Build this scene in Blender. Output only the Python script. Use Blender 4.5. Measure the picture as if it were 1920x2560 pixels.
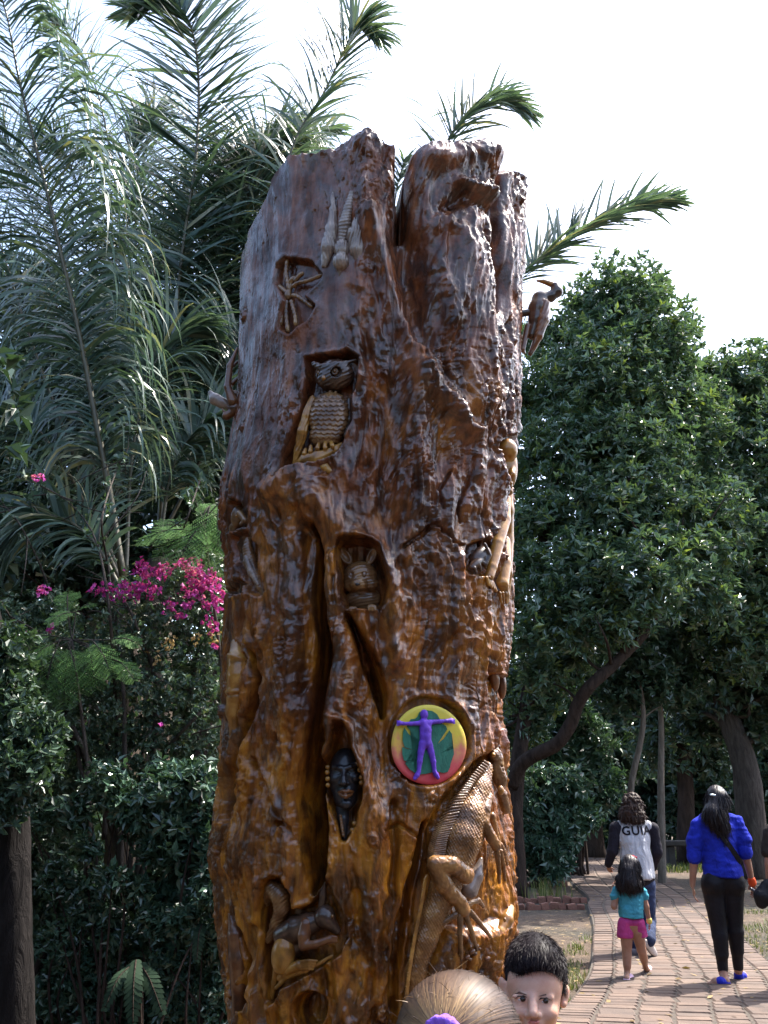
import bpy, math, random
import numpy as np
from mathutils import Vector, Matrix, Quaternion

for o in list(bpy.data.objects):
    bpy.data.objects.remove(o, do_unlink=True)
scene = bpy.context.scene
COL = scene.collection
R = math.radians
rng = np.random.default_rng(7)
random.seed(7)

# ------------------------------------------------------------------ camera
CAM_Z = 1.43
PITCH = R(18.7)
FPX = 2217.0                      # focal length in photo pixels (photo is 1920 x 2560)
cam = bpy.data.cameras.new('camera')
cam.sensor_fit = 'VERTICAL'
cam.sensor_height = 24.0
cam.lens = 24.0 * FPX / 2560.0
cam.clip_start = 0.05
cam.clip_end = 2000
cam_ob = bpy.data.objects.new('camera', cam)
cam_ob.location = (0, 0, CAM_Z)
cam_ob.rotation_euler = (R(90) + PITCH, 0, 0)
COL.objects.link(cam_ob)
scene.camera = cam_ob

# ------------------------------------------------------------------ sky, sun, exposure
SUN_ELEV = R(57)
SUN_AZ = R(32)                    # measured from +X towards +Y
sun_dir = Vector((math.cos(SUN_ELEV) * math.cos(SUN_AZ), math.cos(SUN_ELEV) * math.sin(SUN_AZ), math.sin(SUN_ELEV)))
world = bpy.data.worlds.new('World')
scene.world = world
world.use_nodes = True
wn = world.node_tree
bg = wn.nodes['Background']
sky = wn.nodes.new('ShaderNodeTexSky')
sky.sky_type = 'NISHITA'
sky.sun_disc = False
sky.sun_elevation = SUN_ELEV
sky.sun_rotation = R(90) - SUN_AZ
sky.air_density = 1.0
sky.dust_density = 3.0
sky.ozone_density = 1.0
wn.links.new(sky.outputs[0], bg.inputs[0])
bg.inputs[1].default_value = 0.15
sun = bpy.data.lights.new('sun', 'SUN')
sun.energy = 3.4
sun.angle = R(0.6)
sun.color = (1.0, 0.95, 0.86)
sun_ob = bpy.data.objects.new('sun', sun)
sun_ob.rotation_euler = sun_dir.to_track_quat('Z', 'Y').to_euler()
sun_ob.location = (6, 4, 12)
COL.objects.link(sun_ob)
scene.view_settings.view_transform = 'Standard'
scene.view_settings.look = 'None'
scene.view_settings.gamma = 1.0
scene.view_settings.use_curve_mapping = False
scene.view_settings.exposure = 2.1
scene.render.engine = 'CYCLES'
scene.cycles.max_bounces = 6
scene.cycles.transparent_max_bounces = 4

# ------------------------------------------------------------------ helpers: projection
CP, SP = math.cos(PITCH), math.sin(PITCH)
CAMP = np.array([0, 0, CAM_Z])
def ray(px, py):
    a = (px - 960) / FPX
    b = (1280 - py) / FPX
    return np.array([a, CP - b * SP, SP + b * CP])
def P(px, py, Y):
    """world point on the ray of photo pixel px,py at distance y=Y"""
    d = ray(px, py)
    return CAMP + d * (Y / d[1])
def G(px, py, z=0.0):
    d = ray(px, py)
    return CAMP + d * ((z - CAM_Z) / d[2])
def depth_of(p):
    return p[1] * CP + (p[2] - CAM_Z) * SP
def mpp(p):
    """metres per photo pixel at point p"""
    return depth_of(p) / FPX
def project(V):
    V = np.asarray(V, float)
    x = V[:, 0]; y = V[:, 1]; z = V[:, 2] - CAM_Z
    dep = y * CP + z * SP
    up = -y * SP + z * CP
    return 960 + FPX * x / dep, 1280 - FPX * up / dep

# ------------------------------------------------------------------ helpers: noise
def _hash(ix, iy, iz, seed):
    h = (ix.astype(np.uint32) * np.uint32(374761393) + iy.astype(np.uint32) * np.uint32(668265263)
         + iz.astype(np.uint32) * np.uint32(2147483647) + np.uint32(seed * 974711 % 4294967295))
    h = (h ^ (h >> np.uint32(13))) * np.uint32(1274126177)
    h = (h ^ (h >> np.uint32(16))) * np.uint32(2246822519)
    return (h ^ (h >> np.uint32(15)))
def noise3(p, seed=0):
    """gradient noise in about -1..1 for an (n,3) array"""
    pf = np.floor(p)
    i = pf.astype(np.int64)
    f = p - pf
    u = f * f * f * (f * (f * 6 - 15) + 10)
    out = np.zeros(len(p))
    for dx in (0, 1):
        wx = u[:, 0] if dx else 1 - u[:, 0]
        for dy in (0, 1):
            wy = u[:, 1] if dy else 1 - u[:, 1]
            for dz in (0, 1):
                wz = u[:, 2] if dz else 1 - u[:, 2]
                h = _hash(i[:, 0] + dx, i[:, 1] + dy, i[:, 2] + dz, seed)
                gx = (h & np.uint32(1023)).astype(float) / 511.5 - 1
                gy = ((h >> np.uint32(10)) & np.uint32(1023)).astype(float) / 511.5 - 1
                gz = ((h >> np.uint32(20)) & np.uint32(1023)).astype(float) / 511.5 - 1
                out += wx * wy * wz * (gx * (f[:, 0] - dx) + gy * (f[:, 1] - dy) + gz * (f[:, 2] - dz))
    return out * 1.2
def fbm(p, octv=3, seed=0, gain=0.5):
    s = np.zeros(len(p)); a = 1.0; q = np.array(p, float)
    for k in range(octv):
        s += a * noise3(q, seed + k * 17)
        q = q * 2.03 + 11.3
        a *= gain
    return s
def sstep(a, b, x):
    t = np.clip((x - a) / (b - a), 0, 1)
    return t * t * (3 - 2 * t)

# ------------------------------------------------------------------ helpers: meshes and objects
def mesh_np(name, verts, quads=None, tris=None, smooth=True, attrs=None):
    me = bpy.data.meshes.new(name)
    verts = np.asarray(verts, np.float32)
    me.vertices.add(len(verts))
    me.vertices.foreach_set('co', verts.ravel())
    loops = []; starts = []; tot = []
    pos = 0
    for arr, n in ((quads, 4), (tris, 3)):
        if arr is None or len(arr) == 0:
            continue
        arr = np.asarray(arr, np.int32)
        loops.append(arr.ravel())
        starts.append(pos + np.arange(len(arr), dtype=np.int32) * n)
        pos += arr.size
    li = np.concatenate(loops)
    st = np.concatenate(starts)
    me.loops.add(len(li))
    me.loops.foreach_set('vertex_index', li)
    me.polygons.add(len(st))
    me.polygons.foreach_set('loop_start', st)
    me.update(calc_edges=True)
    me.polygons.foreach_set('use_smooth', np.full(len(st), smooth, dtype=bool))
    if attrs:
        for k, v in attrs.items():
            v = np.asarray(v, np.float32)
            at = me.attributes.new(k, 'FLOAT', 'POINT')
            at.data.foreach_set('value', v)
    me.validate()
    return me
def obj(name, me, mat=None, parent=None, loc=None):
    o = bpy.data.objects.new(name, me)
    COL.objects.link(o)
    if mat is not None:
        if len(me.materials) == 0:
            me.materials.append(mat)
        else:
            me.materials[0] = mat
    if parent is not None:
        o.parent = parent
        if parent.type == 'EMPTY' or parent.location.length > 0:
            o.matrix_parent_inverse = parent_world(parent).inverted()
    return o
def parent_world(o):
    m = Matrix.LocRotScale(o.location, o.rotation_euler, o.scale)
    if o.parent is not None:
        m = parent_world(o.parent) @ o.matrix_parent_inverse @ m
    return m
def empty(name, loc, label, cat, group=None):
    o = bpy.data.objects.new(name, None)
    o.empty_display_size = 0.2
    o.location = loc
    COL.objects.link(o)
    return tag(o, label, cat, group)
def tag(o, label=None, cat=None, group=None, kind=None):
    if label: o['label'] = label
    if cat: o['category'] = cat
    if group: o['group'] = group
    if kind: o['kind'] = kind
    return o
class MB:
    """collects verts / quads / tris"""
    def __init__(s):
        s.v = []; s.q = []; s.t = []; s.n = 0; s.r = []
    def add(s, v, q=None, t=None, rnd=0.5):
        v = np.asarray(v, float).reshape(-1, 3)
        s.v.append(v)
        s.r.append(np.full(len(v), rnd))
        if q is not None and len(q): s.q.append(np.asarray(q) + s.n)
        if t is not None and len(t): s.t.append(np.asarray(t) + s.n)
        s.n += len(v)
    def mesh(s, name, smooth=True):
        return mesh_np(name, np.concatenate(s.v), np.concatenate(s.q) if s.q else None,
                       np.concatenate(s.t) if s.t else None, smooth, {'rnd': np.concatenate(s.r)})
def catmull(pts, n):
    pts = np.asarray(pts, float)
    m = len(pts)
    e = np.vstack([2 * pts[0] - pts[1], pts, 2 * pts[-1] - pts[-2]])
    t = np.linspace(0, m - 1 - 1e-9, n)
    i = t.astype(int); f = (t - i)[:, None]
    a, b, c, d = e[i], e[i + 1], e[i + 2], e[i + 3]
    return 0.5 * ((2 * b) + (-a + c) * f + (2 * a - 5 * b + 4 * c - d) * f ** 2 + (-a + 3 * b - 3 * c + d) * f ** 3)
def tube(mb, pts, radii, sides=8, n=None, wob=0.0, seed=0, rnd=0.5, cap=True):
    pts = np.asarray(pts, float)
    radii = np.asarray(radii, float)
    if n:
        radii = np.interp(np.linspace(0, 1, n), np.linspace(0, 1, len(radii)), radii)
        pts = catmull(pts, n)
    n = len(pts)
    T = np.gradient(pts, axis=0)
    T /= np.linalg.norm(T, axis=1)[:, None] + 1e-12
    ref = np.array([0.31, 0.17, 0.93]) if abs(T[0][2]) < 0.8 else np.array([0.93, 0.31, 0.17])
    U = np.cross(T, ref); U /= np.linalg.norm(U, axis=1)[:, None] + 1e-12
    W = np.cross(T, U)
    a = np.arange(sides) / sides * 2 * np.pi
    V = (pts[:, None, :] + radii[:, None, None] * (np.cos(a)[None, :, None] * U[:, None, :] + np.sin(a)[None, :, None] * W[:, None, :]))
    V = V.reshape(-1, 3)
    if wob:
        cen = np.repeat(pts, sides, axis=0)
        dv = V - cen
        V = cen + dv * (1 + wob * fbm(V * np.array([4, 4, 2.0]), 3, seed))[:, None]
    q = []
    ii = np.arange(n - 1)[:, None] * sides
    jj = np.arange(sides)[None, :]
    j2 = (np.arange(sides) + 1) % sides
    q = np.stack([ii + jj, ii + j2[None, :], ii + sides + j2[None, :], ii + sides + jj], axis=-1).reshape(-1, 4)
    t = None
    if cap:
        V = np.vstack([V, pts[:1], pts[-1:]])
        c0 = n * sides
        t = [(c0, (k + 1) % sides, k) for k in range(sides)] + [(c0 + 1, (n - 1) * sides + k, (n - 1) * sides + (k + 1) % sides) for k in range(sides)]
    mb.add(V, q, t, rnd)

# ------------------------------------------------------------------ helpers: implicit (smooth union) modelling
def surface_nets(f, org, h):
    ins = f < 0
    A = ins[:-1, :-1, :-1].astype(np.int8)
    s = np.zeros(A.shape, np.int8)
    nx, ny, nz = f.shape
    offs = [(a, b, c) for a in (0, 1) for b in (0, 1) for c in (0, 1)]
    for a, b, c in offs:
        s += ins[a:nx - 1 + a, b:ny - 1 + b, c:nz - 1 + c]
    act = (s > 0) & (s < 8)
    ijk = np.argwhere(act)
    idx = np.full(act.shape, -1, np.int32)
    idx[act] = np.arange(len(ijk))
    pos = np.zeros((len(ijk), 3)); cnt = np.zeros(len(ijk))
    cv = {o: f[ijk[:, 0] + o[0], ijk[:, 1] + o[1], ijk[:, 2] + o[2]] for o in offs}
    for o in offs:
        for ax in range(3):
            if o[ax] == 1: continue
            p = list(o); p[ax] = 1; p = tuple(p)
            fa, fb = cv[o], cv[p]
            cr = (fa < 0) != (fb < 0)
            t = np.where(cr, fa / np.where(cr, fa - fb, 1), 0)
            q = np.array(o, float)[None, :].repeat(len(ijk), 0)
            q[:, ax] = t
            pos += q * cr[:, None]
            cnt += cr
    V = org + h * (ijk + pos / cnt[:, None])
    quads = []
    for ax in range(3):
        b = (ax + 1) % 3; c = (ax + 2) % 3
        sl0 = [slice(None)] * 3; sl1 = [slice(None)] * 3
        sl0[ax] = slice(0, f.shape[ax] - 1); sl1[ax] = slice(1, f.shape[ax])
        for k in (b, c):
            sl0[k] = slice(1, f.shape[k] - 1); sl1[k] = slice(1, f.shape[k] - 1)
        i0 = ins[tuple(sl0)]; i1 = ins[tuple(sl1)]
        ch = np.argwhere(i0 != i1)
        if len(ch) == 0: continue
        flip = i0[ch[:, 0], ch[:, 1], ch[:, 2]]
        base = ch.copy(); base[:, b] += 1; base[:, c] += 1
        def cell(db, dc):
            k = base.copy(); k[:, b] += db; k[:, c] += dc
            return idx[k[:, 0], k[:, 1], k[:, 2]]
        q = np.stack([cell(-1, -1), cell(0, -1), cell(0, 0), cell(-1, 0)], axis=1)
        q[~flip] = q[~flip][:, ::-1]
        quads.append(q)
    Q = np.concatenate(quads)
    Q = Q[(Q >= 0).all(axis=1)]
    return V, Q
class SDF:
    def __init__(s, k=0.01):
        s.p = []; s.k = k
    def cap(s, a, r1, b, r2, k=None, op='+'):
        s.p.append(('c', np.array(a, float), r1, np.array(b, float), r2, s.k if k is None else k, op)); return s
    def chain(s, pts, rad, k=None, op='+'):
        for i in range(len(pts) - 1):
            s.cap(pts[i], rad[i], pts[i + 1], rad[i + 1], k, op)
        return s
    def ell(s, c, r, M=None, k=None, op='+'):
        s.p.append(('e', np.array(c, float), np.array(r, float), np.eye(3) if M is None else np.array(M, float), None, s.k if k is None else k, op)); return s
    def plane(s, p0, n):
        """keep the side the normal points away from"""
        n = np.array(n, float); n /= np.linalg.norm(n)
        s.p.append(('h', np.array(p0, float), n, None, None, 0, 'x')); return s
    def build(s, h, pad=0.0):
        lo = np.full(3, 1e9); hi = -lo
        bb = []
        for q in s.p:
            if q[0] == 'c':
                l = np.minimum(q[1] - q[2], q[3] - q[4]); u = np.maximum(q[1] + q[2], q[3] + q[4])
            elif q[0] == 'e':
                e = np.sqrt(((q[3] * q[2][None, :]) ** 2).sum(axis=1))
                l, u = q[1] - e, q[1] + e
            else:
                bb.append(None); continue
            bb.append((l, u))
            if q[6] == '+':
                lo = np.minimum(lo, l); hi = np.maximum(hi, u)
        lo = lo - 3 * h - s.k * 0.5; hi = hi + 3 * h + s.k * 0.5
        n = np.ceil((hi - lo) / h).astype(int) + 1
        f = np.full(n, 1e3)
        ax = [lo[i] + h * np.arange(n[i]) for i in range(3)]
        for q, b in zip(s.p, bb):
            k = q[5]
            if b is None:
                X = ax[0][:, None, None]; Y = ax[1][None, :, None]; Z = ax[2][None, None, :]
                d = (X - q[1][0]) * q[2][0] + (Y - q[1][1]) * q[2][1] + (Z - q[1][2]) * q[2][2]
                f = np.maximum(f, d)
                continue
            m = k + 4 * h
            i0 = np.clip(np.floor((b[0] - m - lo) / h).astype(int), 0, n); i1 = np.clip(np.ceil((b[1] + m - lo) / h).astype(int) + 1, 0, n)
            if (i1 <= i0).any(): continue
            sl = tuple(slice(i0[i], i1[i]) for i in range(3))
            X = ax[0][sl[0]][:, None, None]; Y = ax[1][sl[1]][None, :, None]; Z = ax[2][sl[2]][None, None, :]
            if q[0] == 'c':
                a, r1, c, r2 = q[1], q[2], q[3], q[4]
                ba = c - a; L = max(ba @ ba, 1e-12)
                t = np.clip(((X - a[0]) * ba[0] + (Y - a[1]) * ba[1] + (Z - a[2]) * ba[2]) / L, 0, 1)
                d = np.sqrt((X - a[0] - t * ba[0]) ** 2 + (Y - a[1] - t * ba[1]) ** 2 + (Z - a[2] - t * ba[2]) ** 2) - (r1 + (r2 - r1) * t)
            else:
                c, r, M = q[1], q[2], q[3]
                dx, dy, dz = X - c[0], Y - c[1], Z - c[2]
                l = [dx * M[0, j] + dy * M[1, j] + dz * M[2, j] for j in range(3)]
                k0 = np.sqrt(sum((l[j] / r[j]) ** 2 for j in range(3)))
                k1 = np.sqrt(sum((l[j] / r[j] ** 2) ** 2 for j in range(3))) + 1e-9
                d = k0 * (k0 - 1) / k1
            g = f[sl]
            if q[6] == '+':
                if k > 0:
                    hh = np.clip(0.5 + 0.5 * (g - d) / k, 0, 1)
                    f[sl] = g + (d - g) * hh - k * hh * (1 - hh)
                else:
                    f[sl] = np.minimum(g, d)
            elif q[6] == '-':
                d = -d
                if k > 0:
                    hh = np.clip(0.5 - 0.5 * (g - d) / k, 0, 1)
                    f[sl] = g + (d - g) * hh + k * hh * (1 - hh)
                else:
                    f[sl] = np.maximum(g, d)
        V, Q = surface_nets(f, lo, h)
        return V, Q
def vnormals(V, Q):
    n = np.cross(V[Q[:, 2]] - V[Q[:, 0]], V[Q[:, 3]] - V[Q[:, 1]])
    N = np.zeros_like(V)
    for j in range(4):
        np.add.at(N, Q[:, j], n)
    return N / (np.linalg.norm(N, axis=1)[:, None] + 1e-12)
def relax(V, Q, it=1, lam=0.5):
    for _ in range(it):
        S = np.zeros_like(V); C = np.zeros(len(V))
        for a, b in ((0, 1), (1, 2), (2, 3), (3, 0)):
            np.add.at(S, Q[:, a], V[Q[:, b]]); np.add.at(C, Q[:, a], 1)
            np.add.at(S, Q[:, b], V[Q[:, a]]); np.add.at(C, Q[:, b], 1)
        V = V + lam * (S / C[:, None] - V)
    return V
def sdf_obj(name, sdf, h, mat, parent=None, disp=None, it=1):
    V, Q = sdf.build(h)
    V = relax(V, Q, it)
    if disp is not None:
        N = vnormals(V, Q)
        px, py = project(V)
        V = V + N * disp(px, py, V)[:, None]
    return obj(name, mesh_np(name, V, Q), mat, parent)

# ------------------------------------------------------------------ helpers: materials
def nodes(name):
    m = bpy.data.materials.new(name)
    m.use_nodes = True
    nt = m.node_tree
    return m, nt, nt.nodes['Principled BSDF']
def N_(nt, kind, **kw):
    n = nt.nodes.new(kind)
    for k, v in kw.items():
        if k in n.inputs: n.inputs[k].default_value = v
        else: setattr(n, k, v)
    return n
def ramp(nt, fac, stops, interp='LINEAR'):
    r = nt.nodes.new('ShaderNodeValToRGB')
    r.color_ramp.interpolation = interp
    e = r.color_ramp.elements
    while len(e) > 1: e.remove(e[-1])
    e[0].position = stops[0][0]; e[0].color = (*stops[0][1], 1)
    for p, c in stops[1:]:
        x = e.new(p); x.color = (*c, 1)
    nt.links.new(fac, r.inputs[0])
    return r.outputs[0]
def texco(nt, scale=(1, 1, 1), kind='Object'):
    t = nt.nodes.new('ShaderNodeTexCoord')
    m = nt.nodes.new('ShaderNodeMapping')
    m.inputs['Scale'].default_value = scale
    nt.links.new(t.outputs[kind], m.inputs[0])
    return m.outputs[0]
def noise_tex(nt, vec, scale, detail=4, rough=0.55, dist=0.0):
    n = nt.nodes.new('ShaderNodeTexNoise')
    n.inputs['Scale'].default_value = scale
    n.inputs['Detail'].default_value = detail
    n.inputs['Roughness'].default_value = rough
    n.inputs['Distortion'].default_value = dist
    nt.links.new(vec, n.inputs['Vector'])
    return n.outputs['Fac']
def mixc(nt, fac, a, b, mode='MIX'):
    m = nt.nodes.new('ShaderNodeMix')
    m.data_type = 'RGBA'; m.blend_type = mode
    for s, v in ((0, fac), (6, a), (7, b)):
        if hasattr(v, 'is_linked') or hasattr(v, 'links'): nt.links.new(v, m.inputs[s])
        elif s == 0: m.inputs[0].default_value = v
        else: m.inputs[s].default_value = (*v, 1)
    return m.outputs[2]
def bump(nt, bsdf, h, strength, dist):
    b = nt.nodes.new('ShaderNodeBump')
    b.inputs['Strength'].default_value = strength
    b.inputs['Distance'].default_value = dist
    nt.links.new(h, b.inputs['Height'])
    nt.links.new(b.outputs[0], bsdf.inputs['Normal'])
    return b
def simple(name, col, rough=0.6, var=0.25, scale=20, bmp=0.0, spec=0.5, stretch=(1, 1, 1), sheen=0.0):
    m, nt, b = nodes(name)
    v = texco(nt, stretch)
    f = noise_tex(nt, v, scale, 5)
    lo = tuple(c * (1 - var) for c in col); hi = tuple(min(1, c * (1 + var)) for c in col)
    nt.links.new(ramp(nt, f, [(0.25, lo), (0.75, hi)]), b.inputs['Base Color'])
    b.inputs['Roughness'].default_value = rough
    b.inputs['Specular IOR Level'].default_value = spec
    if sheen: b.inputs['Sheen Weight'].default_value = sheen
    if bmp:
        bump(nt, b, noise_tex(nt, v, scale * 2.5, 6), 0.6, bmp)
    return m
def leaf_mat(name, dark, light, trans=0.25, rough=0.38, spec=0.5, glow=None):
    """colour varies leaf by leaf through the rnd attribute; thin leaf lets some light through"""
    m, nt, b = nodes(name)
    at = nt.nodes.new('ShaderNodeAttribute'); at.attribute_name = 'rnd'
    v = texco(nt)
    f = noise_tex(nt, v, 1.3, 3)
    add = nt.nodes.new('ShaderNodeMath'); add.operation = 'MULTIPLY_ADD'
    add.inputs[1].default_value = 0.55; nt.links.new(f, add.inputs[0])
    mu = nt.nodes.new('ShaderNodeMath'); mu.operation = 'MULTIPLY'; mu.inputs[1].default_value = 0.75
    nt.links.new(at.outputs['Fac'], mu.inputs[0]); nt.links.new(mu.outputs[0], add.inputs[2])
    stops = [(0.15, dark), (0.8, light)]
    if glow: stops.append((0.96, glow))
    c = ramp(nt, add.outputs[0], stops)
    nt.links.new(c, b.inputs['Base Color'])
    b.inputs['Roughness'].default_value = rough
    b.inputs['Specular IOR Level'].default_value = spec
    tr = nt.nodes.new('ShaderNodeBsdfTranslucent')
    warm = mixc(nt, 1.0, c, (1.0, 1.0, 0.45), 'MULTIPLY')
    nt.links.new(warm, tr.inputs['Color'])
    ad = nt.nodes.new('ShaderNodeMixShader'); ad.inputs[0].default_value = trans
    nt.links.new(b.outputs[0], ad.inputs[1]); nt.links.new(tr.outputs[0], ad.inputs[2])
    nt.links.new(ad.outputs[0], nt.nodes['Material Output'].inputs['Surface'])
    return m
# ================================================================== GROUND (large structure first)
def ground_mat():
    m, nt, b = nodes('forest_floor')
    v = texco(nt)
    big = noise_tex(nt, v, 0.35, 4)
    mid = noise_tex(nt, v, 3.0, 10, 0.72)
    fine = noise_tex(nt, v, 45.0, 4, 0.7)
    soil = ramp(nt, mid, [(0.3, (0.04, 0.026, 0.016)), (0.5, (0.085, 0.056, 0.036)), (0.7, (0.125, 0.085, 0.055))])
    litter = ramp(nt, fine, [(0.35, (0.02, 0.017, 0.011)), (0.65, (0.055, 0.046, 0.03))])
    fm = ramp(nt, big, [(0.45, (0, 0, 0)), (0.6, (1, 1, 1))])
    c = mixc(nt, fm, soil, litter)
    nt.links.new(c, b.inputs['Base Color'])
    b.inputs['Roughness'].default_value = 0.95
    bump(nt, b, mid, 0.9, 0.12)
    return m
def terrain():
    xs = np.concatenate([np.linspace(-600, -30, 8), np.linspace(-25, 25, 110), np.linspace(30, 600, 8)])
    ys = np.concatenate([np.linspace(-400, -8, 6), np.linspace(-5, 45, 110), np.linspace(50, 900, 10)])
    X, Y = np.meshgrid(xs, ys, indexing='ij')
    p = np.stack([X.ravel(), Y.ravel(), np.zeros(X.size)], axis=1)
    p[:, 2] = 0.012 * fbm(p * 0.8, 3, 5) - 0.02
    nx, ny = X.shape
    i = (np.arange(nx - 1)[:, None] * ny + np.arange(ny - 1)[None, :]).ravel()
    q = np.stack([i, i + ny, i + ny + 1, i + 1], axis=1)
    o = obj('ground', mesh_np('ground', p, q), ground_mat())
    tag(o, kind='structure')
terrain()

# ================================================================== CARVED TRUNK
Y0 = 4.2
LEFT = [(606, 400), (608, 700), (606, 810), (602, 926), (602, 1018), (586, 1134), (575, 1203), (567, 1273), (573, 1389), (573, 1505), (566, 1620), (560, 1713), (562, 1828), (556, 1967), (545, 2153), (561, 2222), (563, 2315), (573, 2430), (584, 2546)]
RIGHT = [(1299, 400), (1301, 579), (1294, 752), (1288, 868), (1294, 960), (1286, 1100), (1272, 1215), (1268, 1389), (1270, 1505), (1268, 1620), (1246, 1713), (1248, 1794), (1256, 1875), (1271, 1990), (1285, 2083), (1285, 2199), (1280, 2315), (1262, 2430), (1255, 2560)]
LW = np.array([P(x, y, Y0) for x, y in LEFT])[::-1]
RW = np.array([P(x, y, Y0) for x, y in RIGHT])[::-1]
def smooth_curve(W):
    zz = np.linspace(0, 6, 300)
    xx = np.interp(zz, W[:, 2], W[:, 0])
    k = np.hanning(11); k /= k.sum()
    xp = np.pad(xx, 5, mode='edge')
    return zz, np.convolve(xp, k, 'valid')
ZZ, XL = smooth_curve(LW)
_, XR = smooth_curve(RW)
flare = 0.10 * np.clip((0.55 - ZZ) / 0.55, 0, 1) ** 2
XL = XL - flare; XR = XR + flare
def cxr(z):
    l = np.interp(z, ZZ, XL); r = np.interp(z, ZZ, XR)
    return (l + r) / 2, (r - l) / 2
RY = 0.93
def W(px, py, d=0.0):
    """point on the trunk's plain surface (offset d photo-pixels outwards) seen at a photo pixel"""
    dr = ray(px, py)
    t = np.linspace(2.4, 5.6, 1600)
    p = CAMP[None, :] + dr[None, :] * t[:, None]
    cx, r = cxr(p[:, 2])
    off = d * 0.00165
    F = ((p[:, 0] - cx) / (r + off)) ** 2 + ((p[:, 1] - Y0) / (r * RY + off)) ** 2
    hit = np.nonzero(F <= 1)[0]
    if len(hit): return p[hit[0]]
    return p[np.argmin(F)]
def frame(px, py):
    """local axes (right, up, out) of the plain surface at a pixel"""
    p = W(px, py)
    cx, r = cxr(p[2])
    n = np.array([(p[0] - cx) / r ** 2, (p[1] - Y0) / (r * RY) ** 2, 0]); n /= np.linalg.norm(n)
    up = np.array([0, 0, 1.0])
    return np.stack([np.cross(up, n), up, n], axis=1)
# rim height by angle, from the broken outline of the top
RIM = [(598, 640), (613, 600), (625, 560), (648, 521), (663, 496), (695, 418), (712, 398), (728, 389), (782, 384), (804, 370), (840, 360), (880, 349), (912, 336), (950, 333), (961, 358), (986, 371), (990, 425), (1002, 470), (1018, 430), (1034, 385), (1048, 371), (1097, 361), (1151, 362), (1190, 355), (1227, 355), (1243, 372), (1246, 440), (1256, 436), (1275, 431), (1292, 432), (1305, 440)]
def phi_of(p):
    cx, r = cxr(p[2])
    return math.atan2((Y0 - p[1]) / (r * RY), -(p[0] - cx) / r)
rp = []
for x, y in RIM:
    w = W(x, y)
    rp.append((phi_of(w), w[2]))
rp.sort()
NF, NB, NR = 520, 56, 1080
phi = np.concatenate([np.linspace(R(-12), R(192), NF), np.linspace(R(192), R(348), NB + 2)[1:-1]])
NC = len(phi)
zt = np.interp(phi, [a for a, b in rp] + [R(230), R(310), R(347.9)], [b for a, b in rp] + [4.5, 4.3, rp[0][1]])
zt = zt + 0.012 * noise3(np.stack([phi * 14, phi * 0, phi * 0], 1), 3) + 0.007 * noise3(np.stack([phi * 40, phi * 0 + 3, phi * 0], 1), 4)
v = np.linspace(0, 1, NR) ** 0.92
zg = (v[:, None] * zt[None, :])
cx, rr = cxr(zg)
bx = cx - rr * np.cos(phi)[None, :]
by = Y0 - rr * RY * np.sin(phi)[None, :]
base = np.stack([bx, by, zg], axis=-1).reshape(-1, 3)
nrm = np.stack([-np.cos(phi)[None, :].repeat(NR, 0), -np.sin(phi)[None, :].repeat(NR, 0), 0 * zg], axis=-1).reshape(-1, 3)
PX, PY = project(base)
view = CAMP - base
view /= np.linalg.norm(view, axis=1)[:, None]
facing = (view * nrm).sum(1)
front = sstep(-0.02, 0.22, facing)
VIS = np.nonzero(facing > -0.15)[0]
fx, fy = PX[VIS], PY[VIS]
D = np.zeros(len(base))

def polyline_d(pts, rad, pad=3.5):
    """distance to a polyline in units of its local radius, on the visible vertices within reach"""
    pts = np.array(pts, float); rad = np.array(rad, float)
    mr = rad.max() * pad
    sel = np.nonzero((fx > pts[:, 0].min() - mr) & (fx < pts[:, 0].max() + mr) & (fy > pts[:, 1].min() - mr) & (fy < pts[:, 1].max() + mr))[0]
    x, y = fx[sel], fy[sel]
    best = np.full(len(sel), 1e9)
    for i in range(len(pts) - 1):
        a, b = pts[i], pts[i + 1]
        ab = b - a
        t = np.clip(((x - a[0]) * ab[0] + (y - a[1]) * ab[1]) / (ab @ ab), 0, 1)
        dd = np.hypot(x - a[0] - t * ab[0], y - a[1] - t * ab[1]) / (rad[i] + (rad[i + 1] - rad[i]) * t)
        best = np.minimum(best, dd)
    return VIS[sel], best
WARPX = 7 * fbm(base[VIS] * 5.0, 2, 31); WARPY = 7 * fbm(base[VIS] * 5.0, 2, 37)
fx = fx + WARPX; fy = fy + WARPY
def ridge(pts, rad, h):
    i, d = polyline_d(pts, rad)
    D[i] += h * np.exp(-d * d * 0.9) * front[i]
def groove(pts, rad, depth, sharp=3.0):
    i, d = polyline_d(pts, rad, 2.2)
    D[i] -= depth / (1 + d ** (2 * sharp)) * front[i]
def poly_sd(pts, x, y):
    pts = np.array(pts, float)
    best = np.full(len(x), 1e9); ins = np.zeros(len(x), bool)
    n = len(pts)
    for i in range(n):
        a, b = pts[i], pts[(i + 1) % n]
        ab = b - a
        t = np.clip(((x - a[0]) * ab[0] + (y - a[1]) * ab[1]) / (ab @ ab), 0, 1)
        best = np.minimum(best, np.hypot(x - a[0] - t * ab[0], y - a[1] - t * ab[1]))
        c = ((a[1] > y) != (b[1] > y)) & (x < (b[0] - a[0]) * (y - a[1]) / (b[1] - a[1] + 1e-12) + a[0])
        ins ^= c
    return np.where(ins, -best, best)
NICHE = np.zeros(len(base))
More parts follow.
